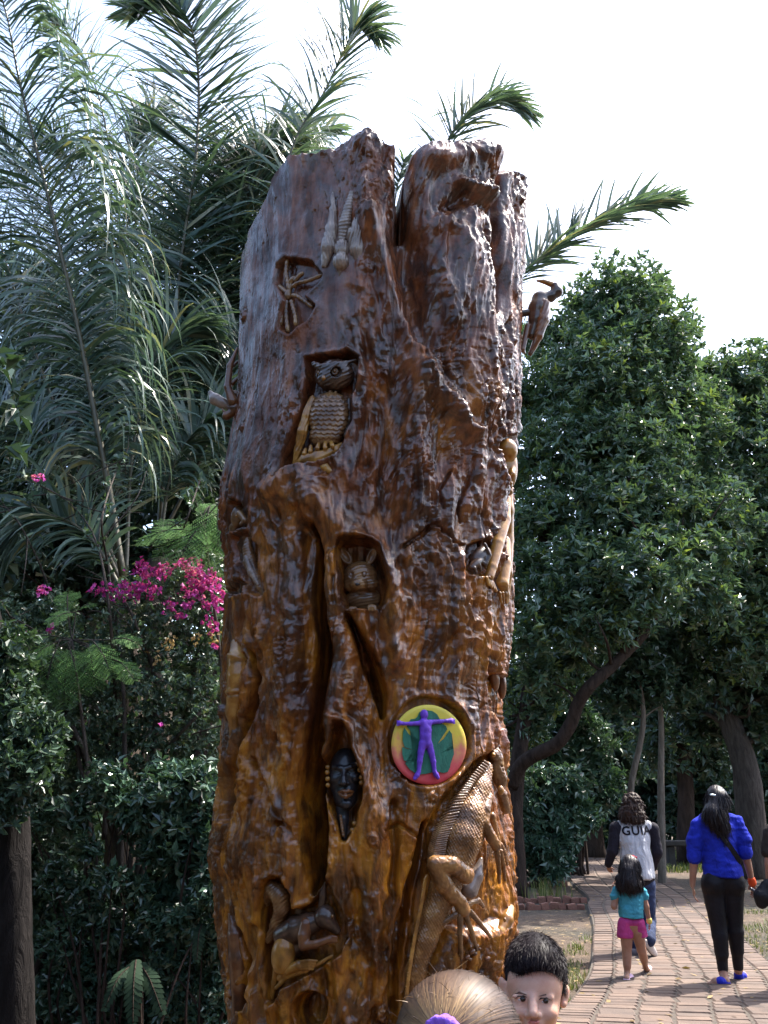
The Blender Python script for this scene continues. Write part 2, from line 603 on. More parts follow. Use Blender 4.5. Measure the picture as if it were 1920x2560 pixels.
def niche(pts, depth, edge=4.0, lip=0.006, round_=0.0, flat=0.0):
    pts = np.array(pts, float)
    sel = np.nonzero((fx > pts[:, 0].min() - 30) & (fx < pts[:, 0].max() + 30) & (fy > pts[:, 1].min() - 30) & (fy < pts[:, 1].max() + 30))[0]
    x = fx[sel] - 0.6 * WARPX[sel]; y = fy[sel] - 0.6 * WARPY[sel]
    sd = poly_sd(pts, x, y)
    m = sstep(edge, -edge, sd)
    g = VIS[sel]
    dep = depth * (1 + round_ * np.clip(-sd / 40, 0, 1))
    tgt = D[g] * (1 - flat) - dep
    D[g] = D[g] * (1 - m) + tgt * m + lip * np.exp(-((sd - 7) / 6) ** 2) * front[g]
    NICHE[g] = np.maximum(NICHE[g], m)

# --- broad form
p3 = base
D += 0.034 * fbm(p3 * np.array([2.6, 2.6, 1.1]), 2, 1)
polish = sstep(40, -40, poly_sd([(560, 560), (700, 400), (850, 380), (885, 600), (860, 880), (740, 940), (700, 1130), (640, 1220), (570, 1150)], PX, PY))
# --- lobes, root-like ridges
groove([(1002, 420), (1008, 517), (1021, 598), (1021, 680), (1042, 761), (1060, 840)], [16, 26, 34, 36, 34, 26], 0.13, 1.4)
groove([(1003, 400), (1006, 470), (1013, 560)], [11, 12, 10], 0.13)
groove([(1252, 420), (1246, 520), (1236, 610), (1243, 700), (1240, 770)], [9, 13, 12, 9, 6], 0.12, 2)
ridge([(1080, 400), (1160, 395), (1235, 385), (1246, 430)], [30, 34, 26, 16], 0.05)
ridge([(1145, 460), (1190, 478), (1240, 500), (1245, 535)], [14, 15, 16, 12], 0.045)
groove([(1110, 520), (1160, 492), (1215, 520), (1235, 560)], [12, 14, 12, 8], 0.045, 1.5)
ridge([(1150, 560), (1165, 700), (1190, 850), (1200, 1000)], [40, 46, 44, 30], 0.045)
ridge([(1090, 560), (1095, 700), (1130, 800)], [18, 20, 16], 0.03)
ridge([(905, 350), (940, 400), (950, 480), (930, 560)], [34, 36, 34, 30], 0.035)
ridge([(926, 545), (960, 650), (1000, 755), (1042, 850), (1062, 930), (1092, 978), (1135, 1029), (1176, 1086)], [24, 30, 30, 30, 27, 22, 20, 14], 0.066)
ridge([(1050, 930), (1040, 1013), (1036, 1083), (1048, 1175), (1050, 1260)], [20, 26, 28, 30, 22], 0.045)
groove([(1010, 930), (985, 1010), (975, 1110), (970, 1200), (985, 1300)], [22, 34, 36, 32, 18], 0.055, 1.2)
groove([(925, 880), (935, 960), (920, 1060), (915, 1150)], [16, 22, 26, 18], 0.035, 1.3)
ridge([(905, 905), (912, 980), (900, 1050)], [14, 15, 10], 0.03)
groove([(1010, 1365), (1050, 1340), (1085, 1310), (1130, 1350), (1170, 1360)], [4, 5, 4, 5, 3], 0.03)
groove([(1180, 1150), (1172, 1210), (1150, 1260), (1165, 1300)], [4, 6, 5, 3], 0.03)
groove([(1125, 1180), (1095, 1225), (1110, 1270)], [3, 4, 3], 0.022)
ridge([(690, 1230), (733, 1203), (782, 1251), (836, 1311), (893, 1352)], [30, 40, 44, 42, 30], 0.07)
ridge([(720, 1260), (745, 1380), (735, 1500), (740, 1650), (735, 1800)], [36, 34, 36, 40, 40], 0.035)
ridge([(660, 1300), (668, 1450), (665, 1600)], [24, 26, 26], 0.02)
ridge([(945, 1370), (975, 1440), (986, 1500), (975, 1560), (990, 1650)], [20, 24, 26, 26, 24], 0.045)
ridge([(838, 1400), (842, 1480), (850, 1560), (865, 1640), (850, 1740), (838, 1790)], [18, 19, 24, 30, 38, 36], 0.06)
ridge([(895, 1530), (915, 1580), (945, 1650), (960, 1720)], [16, 18, 16, 10], 0.045)
groove([(845, 1450), (843, 1540), (836, 1600)], [4, 5, 3], 0.02)
# deep clefts
groove([(790, 1318), (800, 1420), (801, 1560), (813, 1640), (806, 1700), (797, 1800), (786, 1900), (780, 2000), (785, 2100), (792, 2190), (780, 2232)], [5, 11, 13, 16, 15, 12, 18, 24, 26, 18, 6], 0.30)
groove([(872, 1535), (895, 1590), (925, 1660), (948, 1725), (960, 1790)], [4, 9, 14, 13, 4], 0.16)
groove([(770, 1330), (775, 1450), (780, 1600), (775, 1720)], [14, 22, 24, 20], 0.05, 1.3)
ridge([(835, 1800), (830, 1860), (812, 1885), (795, 1893)], [16, 13, 13, 14], 0.055)
ridge([(872, 1810), (890, 1870), (915, 1930), (930, 2020), (925, 2150), (930, 2300)], [14, 15, 22, 34, 40, 40], 0.035)
ridge([(815, 1930), (826, 2010), (830, 2100), (825, 2190)], [9, 11, 16, 14], 0.03)
groove([(985, 2010), (990, 2140), (975, 2260), (965, 2420), (960, 2560)], [12, 13, 15, 17, 17], 0.04, 1.5)
groove([(966, 2080), (1000, 2060), (1030, 2080), (1050, 2100)], [4, 5, 5, 3], 0.02)
groove([(890, 2230), (905, 2330), (925, 2440), (930, 2560)], [9, 12, 16, 18], 0.03, 1.5)
ridge([(650, 1930), (690, 1990), (720, 2050)], [16, 16, 12], 0.03)
groove([(637, 1900), (668, 1990), (712, 2055), (690, 2060)], [7, 11, 8, 4], 0.045, 1.6)
groove([(1064, 2060), (1046, 2160), (1024, 2240), (1006, 2310), (996, 2420), (986, 2560)], [6, 9, 11, 12, 13, 13], 0.10, 2)
groove([(640, 2320), (645, 2420), (665, 2560)], [8, 9, 9], 0.03, 1.5)
# left edge hollows and scrolls
groove([(622, 1620), (640, 1700), (622, 1790), (590, 1900), (573, 2000), (567, 2050)], [4, 8, 9, 9, 9, 6], 0.11)
groove([(585, 2290), (604, 2330), (625, 2400), (612, 2520)], [3, 5, 6, 6], 0.07)
# --- bark: knots, worm tracks, cross wrinkles, grain
rough_m = (1 - 0.85 * polish)
gr = fbm(p3 * np.array([26, 26, 3.2]), 3, 11)
D += 0.0055 * gr * (1 - 0.45 * polish)
rid = 1 - np.abs(fbm(p3 * np.array([13, 13, 3.6]) + 1.5 * fbm(p3 * 3.0, 1, 5)[:, None], 3, 21)) * 1.6
D += 0.027 * (rid - 0.5) * rough_m
flt = 1 - np.abs(fbm(p3 * np.array([5.5, 5.5, 1.0]) + 3, 2, 27)) * 2.2
D += 0.024 * (flt - 0.4) * (0.25 + 0.75 * rough_m)
wr = fbm(p3 * np.array([5, 5, 34]), 3, 41)
wm = sstep(980, 1120, PX) * sstep(700, 900, PY) + 0.5 * sstep(1500, 1650, PY)
D += 0.0045 * wr * np.clip(wm, 0, 1) * rough_m
lum = fbm(p3 * np.array([25, 25, 11.0]), 3, 51)
lmask = sstep(0.02, 0.35, fbm(p3 * np.array([3, 3, 1.6]), 2, 61)) * rough_m
D += 0.027 * np.abs(lum) * lmask
D -= 0.014 * sstep(0.34, 0.6, fbm(p3 * np.array([30, 30, 22.0]), 2, 71)) * (0.15 + 0.85 * lmask)
D += 0.011 * fbm(p3 * np.array([42, 42, 16.0]), 2, 91) * (0.1 + 0.9 * rough_m) * sstep(-0.25, 0.3, fbm(p3 * np.array([3.5, 3.5, 2.0]), 2, 93))
crk = np.abs(fbm(p3 * np.array([26, 26, 2.2]), 2, 81))
D -= 0.009 * sstep(0.07, 0.0, crk) * sstep(-0.1, 0.3, fbm(p3 * np.array([4, 4, 2.0]), 1, 83))
cr2 = np.abs(fbm(p3 * np.array([6, 6, 26.0]), 2, 85))
D -= 0.007 * sstep(0.06, 0.0, cr2) * np.clip(wm, 0, 1) * sstep(0.0, 0.35, fbm(p3 * np.array([5, 5, 5.0]), 1, 87))
KN = np.zeros(len(base))
Dg = D.reshape(NR, NC); Kg = KN.reshape(NR, NC)
PXg = PX.reshape(NR, NC); PYg = PY.reshape(NR, NC)
nk = 0
kr = np.random.default_rng(3)
while nk < 620:
    c = kr.integers(20, NF - 20); r_ = kr.integers(90, NR - 30)
    x_, y_ = PXg[r_, c], PYg[r_, c]
    dens = 0.10 + 0.9 * (x_ > 870) * (y_ > 700) + 0.7 * (y_ > 1450) + (0.5 if 880 < x_ < 960 and 500 < y_ < 1300 else 0)
    if polish.reshape(NR, NC)[r_, c] > 0.3: dens = 0.03
    if kr.random() > dens: continue
    nk += 1
    big = kr.random() < 0.12
    rad = kr.uniform(0.012, 0.020) if big else kr.uniform(0.005, 0.011)
    w_ = int(rad * 4 / 0.0034) + 2
    c0, c1, r0, r1 = max(c - w_, 0), min(c + w_, NF), max(r_ - w_, 0), min(r_ + w_, NR)
    sub = base.reshape(NR, NC, 3)[r0:r1, c0:c1]
    dd = np.linalg.norm((sub - base.reshape(NR, NC, 3)[r_, c]) * np.array([1, 1, kr.uniform(0.7, 1.2)]), axis=-1) / rad
    amp = rad * kr.uniform(0.4, 0.95)
    dd = dd * (1 + 0.55 * noise3(sub.reshape(-1, 3) * 90, nk).reshape(dd.shape))
    bump_ = amp * np.exp(-dd ** 3 * 0.9)
    if big:
        bump_ = amp * (np.exp(-(dd - 0.9) ** 2 * 6) * 0.9 + 0.9 * np.exp(-dd ** 2 * 9)) - 0.3 * amp * np.exp(-(dd - 2.0) ** 2 * 4)
    Dg[r0:r1, c0:c1] += bump_
    Kg[r0:r1, c0:c1] = np.maximum(Kg[r0:r1, c0:c1], np.exp(-dd ** 2))
# --- carved niches
OWL_N = [(764, 895), (832, 890), (871, 880), (896, 897), (891, 952), (878, 994), (876, 1052), (858, 1094), (838, 1140), (732, 1172), (700, 1194), (710, 1144), (737, 1057), (760, 994), (770, 944)]
niche(OWL_N, 0.068, 5.0, flat=0.7)
niche([(689, 666), (709, 643), (732, 646), (774, 652), (805, 686), (800, 700), (755, 738), (787, 766), (759, 803), (721, 832), (694, 816), (700, 776), (709, 749), (685, 704)], 0.05, 3.0, flat=0.5)
niche([(846, 1369), (853, 1354), (884, 1350), (927, 1354), (943, 1370), (951, 1402), (960, 1438), (966, 1469), (958, 1511), (945, 1521), (872, 1520), (858, 1475), (857, 1438), (848, 1402)], 0.085, 4.0, 0.01, flat=0.7)
niche([(845, 1809), (860, 1809), (877, 1868), (890, 1900), (908, 1955), (904, 1998), (891, 2030), (888, 2063), (864, 2102), (853, 2100), (842, 2052), (821, 2009), (811, 1965), (811, 1907), (825, 1885), (840, 1835)], 0.085, 3.0, 0.008, flat=0.7)
niche([(649, 2278), (663, 2202), (683, 2190), (707, 2196), (727, 2232), (731, 2274), (774, 2263), (799, 2223), (812, 2196), (834, 2241), (861, 2296), (865, 2341), (850, 2384), (792, 2420), (711, 2468), (680, 2515), (669, 2504), (660, 2432), (647, 2323)], 0.075, 3.0, 0.007, flat=0.7)
niche([(1071 + 99 * math.cos(t), 1853 + 112 * math.sin(t)) for t in np.linspace(0, 2 * math.pi, 40)[:-1]], 0.028, 3.0, 0.006, flat=0.9)
niche([(775 + 36 * math.cos(t), 2525 + 46 * math.sin(t)) for t in np.linspace(0, 2 * math.pi, 24)[:-1]], 0.11, 5.0, 0.012)
niche([(1162, 1395), (1178, 1362), (1215, 1345), (1236, 1372), (1236, 1408), (1205, 1440), (1170, 1436)], 0.04, 3.0, 0.006)
niche([(1240, 1110), (1255, 1092), (1292, 1085), (1292, 1180), (1268, 1225), (1255, 1200)], 0.06, 3.0, 0.004)
niche([(578, 1262), (592, 1252), (612, 1262), (624, 1285), (622, 1318), (600, 1330), (578, 1330)], 0.055, 3.0, 0.006)
niche([(584, 1345), (625, 1330), (652, 1370), (665, 1440), (676, 1480), (660, 1492), (632, 1480), (612, 1440), (590, 1400)], 0.035, 4.0, 0.003)
niche([(570, 1480), (582, 1455), (606, 1450), (622, 1462), (610, 1480), (580, 1490)], 0.04, 3.5)
niche([(1215, 1660), (1240, 1690), (1262, 1700), (1266, 1790), (1246, 1830), (1228, 1760)], 0.045, 3.0)
# iguana sits in a broad shallow bed
niche([(1186, 1905), (1236, 1880), (1280, 1960), (1285, 2120), (1262, 2300), (1220, 2330), (1130, 2330), (1060, 2460), (1012, 2560), (990, 2560), (1012, 2380), (1048, 2200), (1064, 2080), (1110, 2000)], 0.05, 16.0, 0.0, flat=0.6)

pos = base + nrm * D[:, None]
# inner rim
rim = pos.reshape(NR, NC, 3)[-1]
ctr = rim.mean(0)
rings = [pos]
for s, dz in ((0.93, 0.012), (0.80, -0.01), (0.66, -0.10), (0.55, -0.5)):
    q = ctr + (rim - ctr) * np.array([s, s, 1.0]); q[:, 2] = rim[:, 2] + dz
    rings.append(q)
rings.append(np.array([[ctr[0], ctr[1], ctr[2] - 0.6]]))
TV = np.concatenate(rings)
rows = NR + 4
i = (np.arange(rows - 1)[:, None] * NC + np.arange(NC)[None, :])
j = (np.arange(rows - 1)[:, None] * NC + ((np.arange(NC) + 1) % NC)[None, :])
TQ = np.stack([i, j, j + NC, i + NC], axis=-1).reshape(-1, 4)
last = (rows - 1) * NC
TT = np.array([(last + k, last + (k + 1) % NC, rows * NC) for k in range(NC)])
nextra = len(TV) - len(base)
ex = np.zeros(nextra)

def trunk_mat():
    m, nt, b = nodes('varnished_trunk_wood')
    v = texco(nt)
    vs = texco(nt, (1, 1, 0.22))
    big = noise_tex(nt, v, 2.6, 3, 0.5, 0.6)
    streak = noise_tex(nt, vs, 16, 6, 0.6, 0.4)
    fine = noise_tex(nt, v, 60, 6, 0.65)
    red = ramp(nt, streak, [(0.28, (0.012, 0.004, 0.002)), (0.48, (0.125, 0.034, 0.009)), (0.72, (0.28, 0.088, 0.022))])
    och = ramp(nt, streak, [(0.28, (0.028, 0.008, 0.002)), (0.46, (0.22, 0.070, 0.007)), (0.72, (0.50, 0.205, 0.018))])
    gry = ramp(nt, streak, [(0.3, (0.035, 0.012, 0.007)), (0.55, (0.13, 0.048, 0.027)), (0.8, (0.26, 0.13, 0.08))])
    # amber varnish is thickest on the lower trunk, the greyer weathered top has sky reflection painted in
    sep = nt.nodes.new('ShaderNodeSeparateXYZ')
    tc = nt.nodes.new('ShaderNodeTexCoord')
    nt.links.new(tc.outputs['Object'], sep.inputs[0])
    z = nt.nodes.new('ShaderNodeMapRange')
    z.inputs['From Min'].default_value = 0.6; z.inputs['From Max'].default_value = 3.9
    nt.links.new(sep.outputs['Z'], z.inputs['Value'])
    mm = nt.nodes.new('ShaderNodeMath'); mm.operation = 'MULTIPLY_ADD'; mm.inputs[1].default_value = 1.3
    nt.links.new(big, mm.inputs[0]); 
    zz = nt.nodes.new('ShaderNodeMath'); zz.operation = 'MULTIPLY_ADD'; zz.inputs[1].default_value = -0.75; zz.inputs[2].default_value = 0.31
    nt.links.new(z.outputs[0], zz.inputs[0]); nt.links.new(zz.outputs[0], mm.inputs[2])
    fo = ramp(nt, mm.outputs[0], [(0.42, (0, 0, 0)), (0.72, (1, 1, 1))])
    c1 = mixc(nt, fo, red, och)
    pol = nt.nodes.new('ShaderNodeAttribute'); pol.attribute_name = 'polish'
    big2 = noise_tex(nt, texco(nt, (1, 1, 0.6)), 5.5, 4, 0.55, 1.0)
    fg = ramp(nt, big2, [(0.44, (0, 0, 0)), (0.62, (1, 1, 1))])
    g1 = nt.nodes.new('ShaderNodeMath'); g1.operation = 'MULTIPLY_ADD'; g1.inputs[1].default_value = 0.35; g1.inputs[2].default_value = 0.12
    nt.links.new(pol.outputs['Fac'], g1.inputs[0])
    g2 = nt.nodes.new('ShaderNodeMath'); g2.operation = 'MULTIPLY_ADD'; g2.inputs[1].default_value = 0.4
    nt.links.new(fg, g2.inputs[0]); nt.links.new(g1.outputs[0], g2.inputs[2])
    g3 = nt.nodes.new('ShaderNodeMath'); g3.operation = 'MULTIPLY'; 
    zr = nt.nodes.new('ShaderNodeMapRange'); zr.inputs['From Min'].default_value = 1.2; zr.inputs['From Max'].default_value = 3.6
    zr.inputs['To Min'].default_value = 0.1
    nt.links.new(sep.outputs['Z'], zr.inputs['Value'])
    nt.links.new(zr.outputs[0], g3.inputs[0]); nt.links.new(g2.outputs[0], g3.inputs[1])
    c2 = mixc(nt, g3.outputs[0], c1, gry)
    # dark stains soaked into the wood
    st = noise_tex(nt, texco(nt, (1, 1, 0.45)), 7.5, 6, 0.62, 1.2)
    sf = ramp(nt, st, [(0.45, (0, 0, 0)), (0.6, (0.78, 0.78, 0.78))])
    c2 = mixc(nt, sf, c2, (0.028, 0.011, 0.006))
    kn = nt.nodes.new('ShaderNodeAttribute'); kn.attribute_name = 'knot'
    kf = nt.nodes.new('ShaderNodeMath'); kf.operation = 'MULTIPLY'; kf.inputs[1].default_value = 0.6
    nt.links.new(kn.outputs['Fac'], kf.inputs[0])
    c3 = mixc(nt, kf.outputs[0], c2, (0.11, 0.038, 0.014))
    nt.links.new(c3, b.inputs['Base Color'])
    rg = ramp(nt, noise_tex(nt, v, 9, 5), [(0.3, (0.16, 0.16, 0.16)), (0.7, (0.5, 0.5, 0.5))])
    nt.links.new(rg, b.inputs['Roughness'])
    b.inputs['Specular IOR Level'].default_value = 0.04
    b.inputs['Coat Roughness'].default_value = 0.12
    cw = ramp(nt, noise_tex(nt, v, 6, 5, 0.6), [(0.36, (0.25, 0.25, 0.25)), (0.58, (0.95, 0.95, 0.95))])
    nt.links.new(cw, b.inputs['Coat Weight'])
    b.inputs['Coat IOR'].default_value = 1.58
    f2 = noise_tex(nt, texco(nt, (1, 1, 0.4)), 90, 5, 0.6)
    ad = nt.nodes.new('ShaderNodeMath'); ad.operation = 'ADD'
    nt.links.new(fine, ad.inputs[0]); nt.links.new(f2, ad.inputs[1])
    grain = noise_tex(nt, texco(nt, (1, 1, 0.04)), 130, 5, 0.7)
    a3 = nt.nodes.new('ShaderNodeMath'); a3.operation = 'ADD'
    nt.links.new(ad.outputs[0], a3.inputs[0]); nt.links.new(grain, a3.inputs[1])
    bu = bump(nt, b, a3.outputs[0], 0.5, 0.011)
    cb = nt.nodes.new('ShaderNodeBump'); cb.inputs['Strength'].default_value = 0.34; cb.inputs['Distance'].default_value = 0.008
    nt.links.new(fine, cb.inputs['Height']); nt.links.new(cb.outputs[0], b.inputs['Coat Normal'])
    return m
M_TRUNK = trunk_mat()
base_c = W(925, 2500); 
carved = empty('carved_tree_trunk', (0.0, Y0, 0), 'tall varnished brown tree trunk carved with animals and faces', 'sculpture')
trunk_ob = obj('trunk', mesh_np('trunk', TV, TQ, TT, True, {'polish': np.concatenate([polish, ex]), 'knot': np.concatenate([KN, ex])}), M_TRUNK, carved)
del base, nrm, pos, TV, TQ
# ================================================================== CARVINGS ON THE TRUNK
def carve_mat(name, c1, c2, c3, rough=0.32, coat=0.6, scale=14, bmp=0.003):
    m, nt, b = nodes(name)
    v = texco(nt)
    n1 = noise_tex(nt, v, scale, 5, 0.6, 0.5)
    nt.links.new(ramp(nt, n1, [(0.28, c1), (0.5, c2), (0.74, c3)]), b.inputs['Base Color'])
    b.inputs['Roughness'].default_value = rough
    b.inputs['Coat Weight'].default_value = coat
    b.inputs['Coat Roughness'].default_value = 0.1
    b.inputs['Specular IOR Level'].default_value = 0.25
    bump(nt, b, noise_tex(nt, texco(nt, (1, 1, 0.5)), 80, 5, 0.6), 0.5, bmp)
    return m
C_DARK = carve_mat('carved_dark_wood', (0.02, 0.011, 0.008), (0.05, 0.026, 0.017), (0.10, 0.055, 0.032))
C_MID = carve_mat('carved_brown_wood', (0.05, 0.022, 0.010), (0.15, 0.072, 0.028), (0.30, 0.17, 0.065))
C_GOLD = carve_mat('carved_ochre_wood', (0.09, 0.036, 0.008), (0.28, 0.125, 0.022), (0.46, 0.25, 0.06))
C_PALE = carve_mat('carved_greyed_wood', (0.09, 0.06, 0.048), (0.19, 0.14, 0.115), (0.32, 0.255, 0.21))
C_BLACK = carve_mat('carved_black_stained_wood', (0.010, 0.009, 0.010), (0.016, 0.015, 0.018), (0.028, 0.026, 0.03), 0.36, 0.4)
C_RUST = carve_mat('carved_rust_wood', (0.045, 0.018, 0.01), (0.12, 0.045, 0.017), (0.20, 0.085, 0.03))

PXM = 0.00165
def Ep(s, px, py, d, rx, ry, rz, rot=0, k=None, op='+'):
    c = W(px, py, d); u = mpp(c)
    M = frame(px, py)
    a = R(rot)
    Rz = np.array([[math.cos(a), math.sin(a), 0], [-math.sin(a), math.cos(a), 0], [0, 0, 1]])   # clockwise on screen
    s.ell(c, (rx * u, ry * u, rz * u), M @ Rz, k, op)
def Cp(s, pts, k=None, op='+'):
    """chain of (px, py, d, r) in photo pixels"""
    w = [W(a, b, c) for a, b, c, r in pts]
    s.chain(w, [r * mpp(q) for (a, b, c, r), q in zip(pts, w)], k, op)
def Cy(s, pts, Y, k=None, op='+'):
    """chain in a plane y=Y (things that stand out beside the trunk), (px, py, r[, dy])"""
    w = [P(q[0], q[1], Y + (q[3] if len(q) > 3 else 0)) for q in pts]
    s.chain(w, [q[2] * mpp(x) for q, x in zip(pts, w)], k, op)
H1 = 0.0042
def scales(x0, y0, sw, sh, amp):
    def f(px, py, V):
        r = np.floor((py - y0) / sh)
        px = px + 3.0 * noise3(V * 22, 3); py = py + 3.5 * noise3(V * 22, 6)
        r = np.floor((py - y0) / sh)
        u = (px - x0) / sw + 0.5 * (r % 2) + 0.25 * np.sin(r * 1.7)
        fu = (u - np.floor(u)) * 2 - 1
        fv = (py - y0) / sh - r
        edge = 1 - 0.45 * fu * fu
        return amp * (np.clip(fv / edge, 0, 1) * (fv < edge) - 0.3 * (fv >= edge))
    return f
def furlines(ang, period, amp, seed=0):
    ca, sa = math.cos(R(ang)), math.sin(R(ang))
    def f(px, py, V):
        t = (px * ca + py * sa) / period + 1.2 * noise3(np.stack([px / 40, py / 40, px * 0 + seed], 1), seed)
        return amp * np.sin(t * 2 * np.pi)
    return f
def part(name, build, k=0.006, mat=C_MID, parent=carved, h=H1, disp=None, it=1, label=None):
    s = SDF(k)
    build(s)
    o = sdf_obj(name, s, h, mat, parent, disp, it)
    if label: o['label'] = label
    return o

# ---- owl
def owl():
    def body(s):
        Ep(s, 824, 1040, -20, 51, 66, 34)
        Ep(s, 815, 1088, -22, 42, 32, 28)
    o = part('owl', body, 0.012, C_MID, disp=scales(800, 960, 14, 11.5, 0.006), h=0.0036, label='owl with scaled breast perched in a niche')
    def head(s):
        Ep(s, 836, 938, -14, 50, 42, 34)
        Ep(s, 815, 944, 4, 24, 26, 18)
        Cp(s, [(786, 911, 2, 8), (806, 919, 14, 9), (846, 911, 12, 7), (890, 901, -4, 4)], 0.008)
        Cp(s, [(802, 918, 10, 7), (810, 938, 18, 6)], 0.006)
        Ep(s, 838, 930, 14, 17, 15, 8, 0, 0.004, '-')
        Ep(s, 799, 934, 10, 8, 13, 8, 0, 0.004, '-')
        Cp(s, [(812, 960, 12, 2), (832, 953, 14, 2), (848, 958, 10, 2)], 0.002, '-')
    part('head', head, 0.006, C_DARK, o, h=0.0034, disp=furlines(60, 9, 0.0012))
    for (x, y, d, r, rx) in ((837, 929, 10, 10, 10), (799, 933, 5, 9, 6)):
        def eye(s, x=x, y=y, d=d, r=r, rx=rx):
            Ep(s, x, y, d, rx, r, 6)
            Ep(s, x, y, d + 6, rx * 0.72, r * 0.72, 4, 0, 0.001, '-')
            Ep(s, x, y, d + 2, rx * 0.42, r * 0.42, 6, 0, 0.001)
        part('eye', eye, 0.001, C_MID, o, 0.0022, it=0)
    part('beak', lambda s: Cp(s, [(809, 936, 18, 5), (809, 946, 22, 5), (807, 954, 14, 2)]), 0.004, C_GOLD, o, 0.003)
    part('wing', lambda s: Cp(s, [(781, 996, -8, 8), (766, 1040, -6, 12), (757, 1080, -6, 13), (744, 1130, -12, 10), (736, 1162, -18, 5)]), 0.008, C_GOLD, o, 0.0036, disp=furlines(20, 8, 0.0016))
    part('wing', lambda s: Cp(s, [(872, 1000, -20, 5), (873, 1050, -20, 7), (862, 1090, -22, 5)]), 0.006, C_DARK, o, 0.0036)
    for fx0 in ((797, 1108, 790, 1134), (813, 1104, 813, 1136), (828, 1106, 834, 1124), (777, 1116, 775, 1142), (764, 1124, 757, 1144)):
        a, b, c, d = fx0
        part('toe', lambda s: Cp(s, [(a, b, -6, 5), ((a + c) / 2, (b + d) / 2, 2, 6), (c, d, -4, 3)]), 0.003, C_GOLD, o, 0.0032)
    def br(s):
        Cp(s, [(736, 1170, -16, 10), (765, 1152, -12, 17), (796, 1146, -10, 18), (838, 1126, -16, 11), (852, 1112, -24, 7)])
        Cp(s, [(790, 1152, -8, 13), (815, 1170, -4, 12), (846, 1192, -4, 9)])
    part('branch', br, 0.012, C_GOLD, o, 0.0042, disp=furlines(65, 14, 0.001))
owl()
# ---- spider
def spider():
    o = part('spider', lambda s: (Ep(s, 721, 738, -20, 10, 16, 10), Ep(s, 733, 700, -20, 13, 9, 9, -25), Cp(s, [(724, 725, -20, 6), (730, 708, -20, 5)])), 0.005, C_MID, h=0.0032, label='long-legged spider in a dark hollow')
    legs = [[(718, 652), (716, 680), (719, 700), (722, 722)], [(733, 716), (745, 708), (770, 702), (804, 688)], [(698, 716), (708, 724), (718, 732)],
            [(732, 738), (745, 742), (762, 753), (780, 767)], [(728, 752), (733, 770), (738, 790), (740, 812)], [(718, 754), (716, 775), (717, 800), (720, 827)], [(712, 750), (706, 775), (703, 812)],
            [(738, 702), (748, 690), (756, 684)]]
    for L in legs:
        L = np.array(L, float)
        pts = catmull(L, 22)
        def lg(s):
            Cp(s, [(x, y, -16, 4.2 + 1.8 * abs(math.sin(i * 0.9))) for i, (x, y) in enumerate(pts)], 0.001)
        part('leg', lg, 0.001, C_MID, o, 0.0032, it=0)
spider()
# ---- diving bird at the top
def hummer():
    o = part('bird', lambda s: (Ep(s, 855, 624, 10, 19, 30, 20), Ep(s, 853, 655, 18, 21, 23, 22), Cp(s, [(851, 672, 12, 9), (850, 700, 6, 3)])), 0.006, C_PALE, h=0.0036, disp=furlines(0, 7, 0.0012), label='bird diving head first with raised wings')
    part('wing', lambda s: Cp(s, [(901, 662, 4, 8), (893, 628, 6, 21), (889, 588, 8, 22), (899, 552, 6, 15), (911, 518, -2, 8), (921, 487, 0, 3)]), 0.008, C_PALE, o, 0.0036, disp=furlines(10, 9, 0.0022, 3))
    part('wing', lambda s: Cp(s, [(812, 664, 3, 8), (821, 622, 4, 20), (829, 575, 5, 16), (832, 525, 3, 8), (831, 482, 0, 3)]), 0.008, C_PALE, o, 0.0036, disp=furlines(-8, 9, 0.0022, 5))
    part('tail', lambda s: Cp(s, [(857, 600, 4, 13), (862, 560, 6, 16), (871, 520, 6, 12), (880, 484, 5, 8)]), 0.008, C_PALE, o, 0.0036, disp=furlines(85, 8, 0.0012))
hummer()
# ---- rabbit-like head in its burrow
def rabbit():
    def b(s):
        Ep(s, 901, 1443, -30, 43, 40, 36)
        Ep(s, 897, 1461, -4, 22, 16, 18)
        Ep(s, 925, 1460, -22, 22, 20, 20)
        Ep(s, 878, 1462, -24, 18, 18, 18)
        Ep(s, 908, 1496, -46, 44, 32, 26)
        Cp(s, [(894, 1464, 16, 2), (895, 1472, 14, 2)], 0.001, '-')
        Cp(s, [(880, 1476, 6, 2), (895, 1472, 15, 2), (914, 1475, 6, 2)], 0.001, '-')
        Ep(s, 911, 1435, 6, 8, 8, 6, 0, 0.003, '-')
        Ep(s, 877, 1437, 2, 7, 8, 6, 0, 0.003, '-')
    o = part('rabbit', b, 0.009, C_MID, h=0.0034, disp=furlines(75, 8, 0.0009), label='long-eared animal peering out of a burrow')
    for (x, y, rot, rx, ry) in ((863, 1390, -33, 14, 28), (929, 1390, 22, 12, 26)):
        def ear(s, x=x, y=y, rot=rot, rx=rx, ry=ry):
            Ep(s, x, y, -22, rx, ry, 10, rot)
            Ep(s, x, y, -12, rx * 0.66, ry * 0.76, 9, rot, 0.002, '-')
        part('ear', ear, 0.003, C_MID, o, 0.0032)
    for x, y, d in ((911, 1435, 2), (877, 1437, -4)):
        part('eye', lambda s: Ep(s, x, y, d, 4.5, 5.5, 4), 0.002, C_PALE, o, 0.0025)
    part('nose', lambda s: Ep(s, 894, 1461, 12, 7, 4, 5), 0.002, C_BLACK, o, 0.0025)
    for x, y in ((930, 1519), (882, 1524)):
        def paw(s):
            Ep(s, x, y, 2, 13, 9, 12)
            for j in (-1, 0, 1):
                Cp(s, [(x + j * 7, y - 2, 8, 5), (x + j * 8, y + 6, 10, 4)], 0.001)
        part('paw', paw, 0.003, C_MID, o, 0.003, it=0)
rabbit()
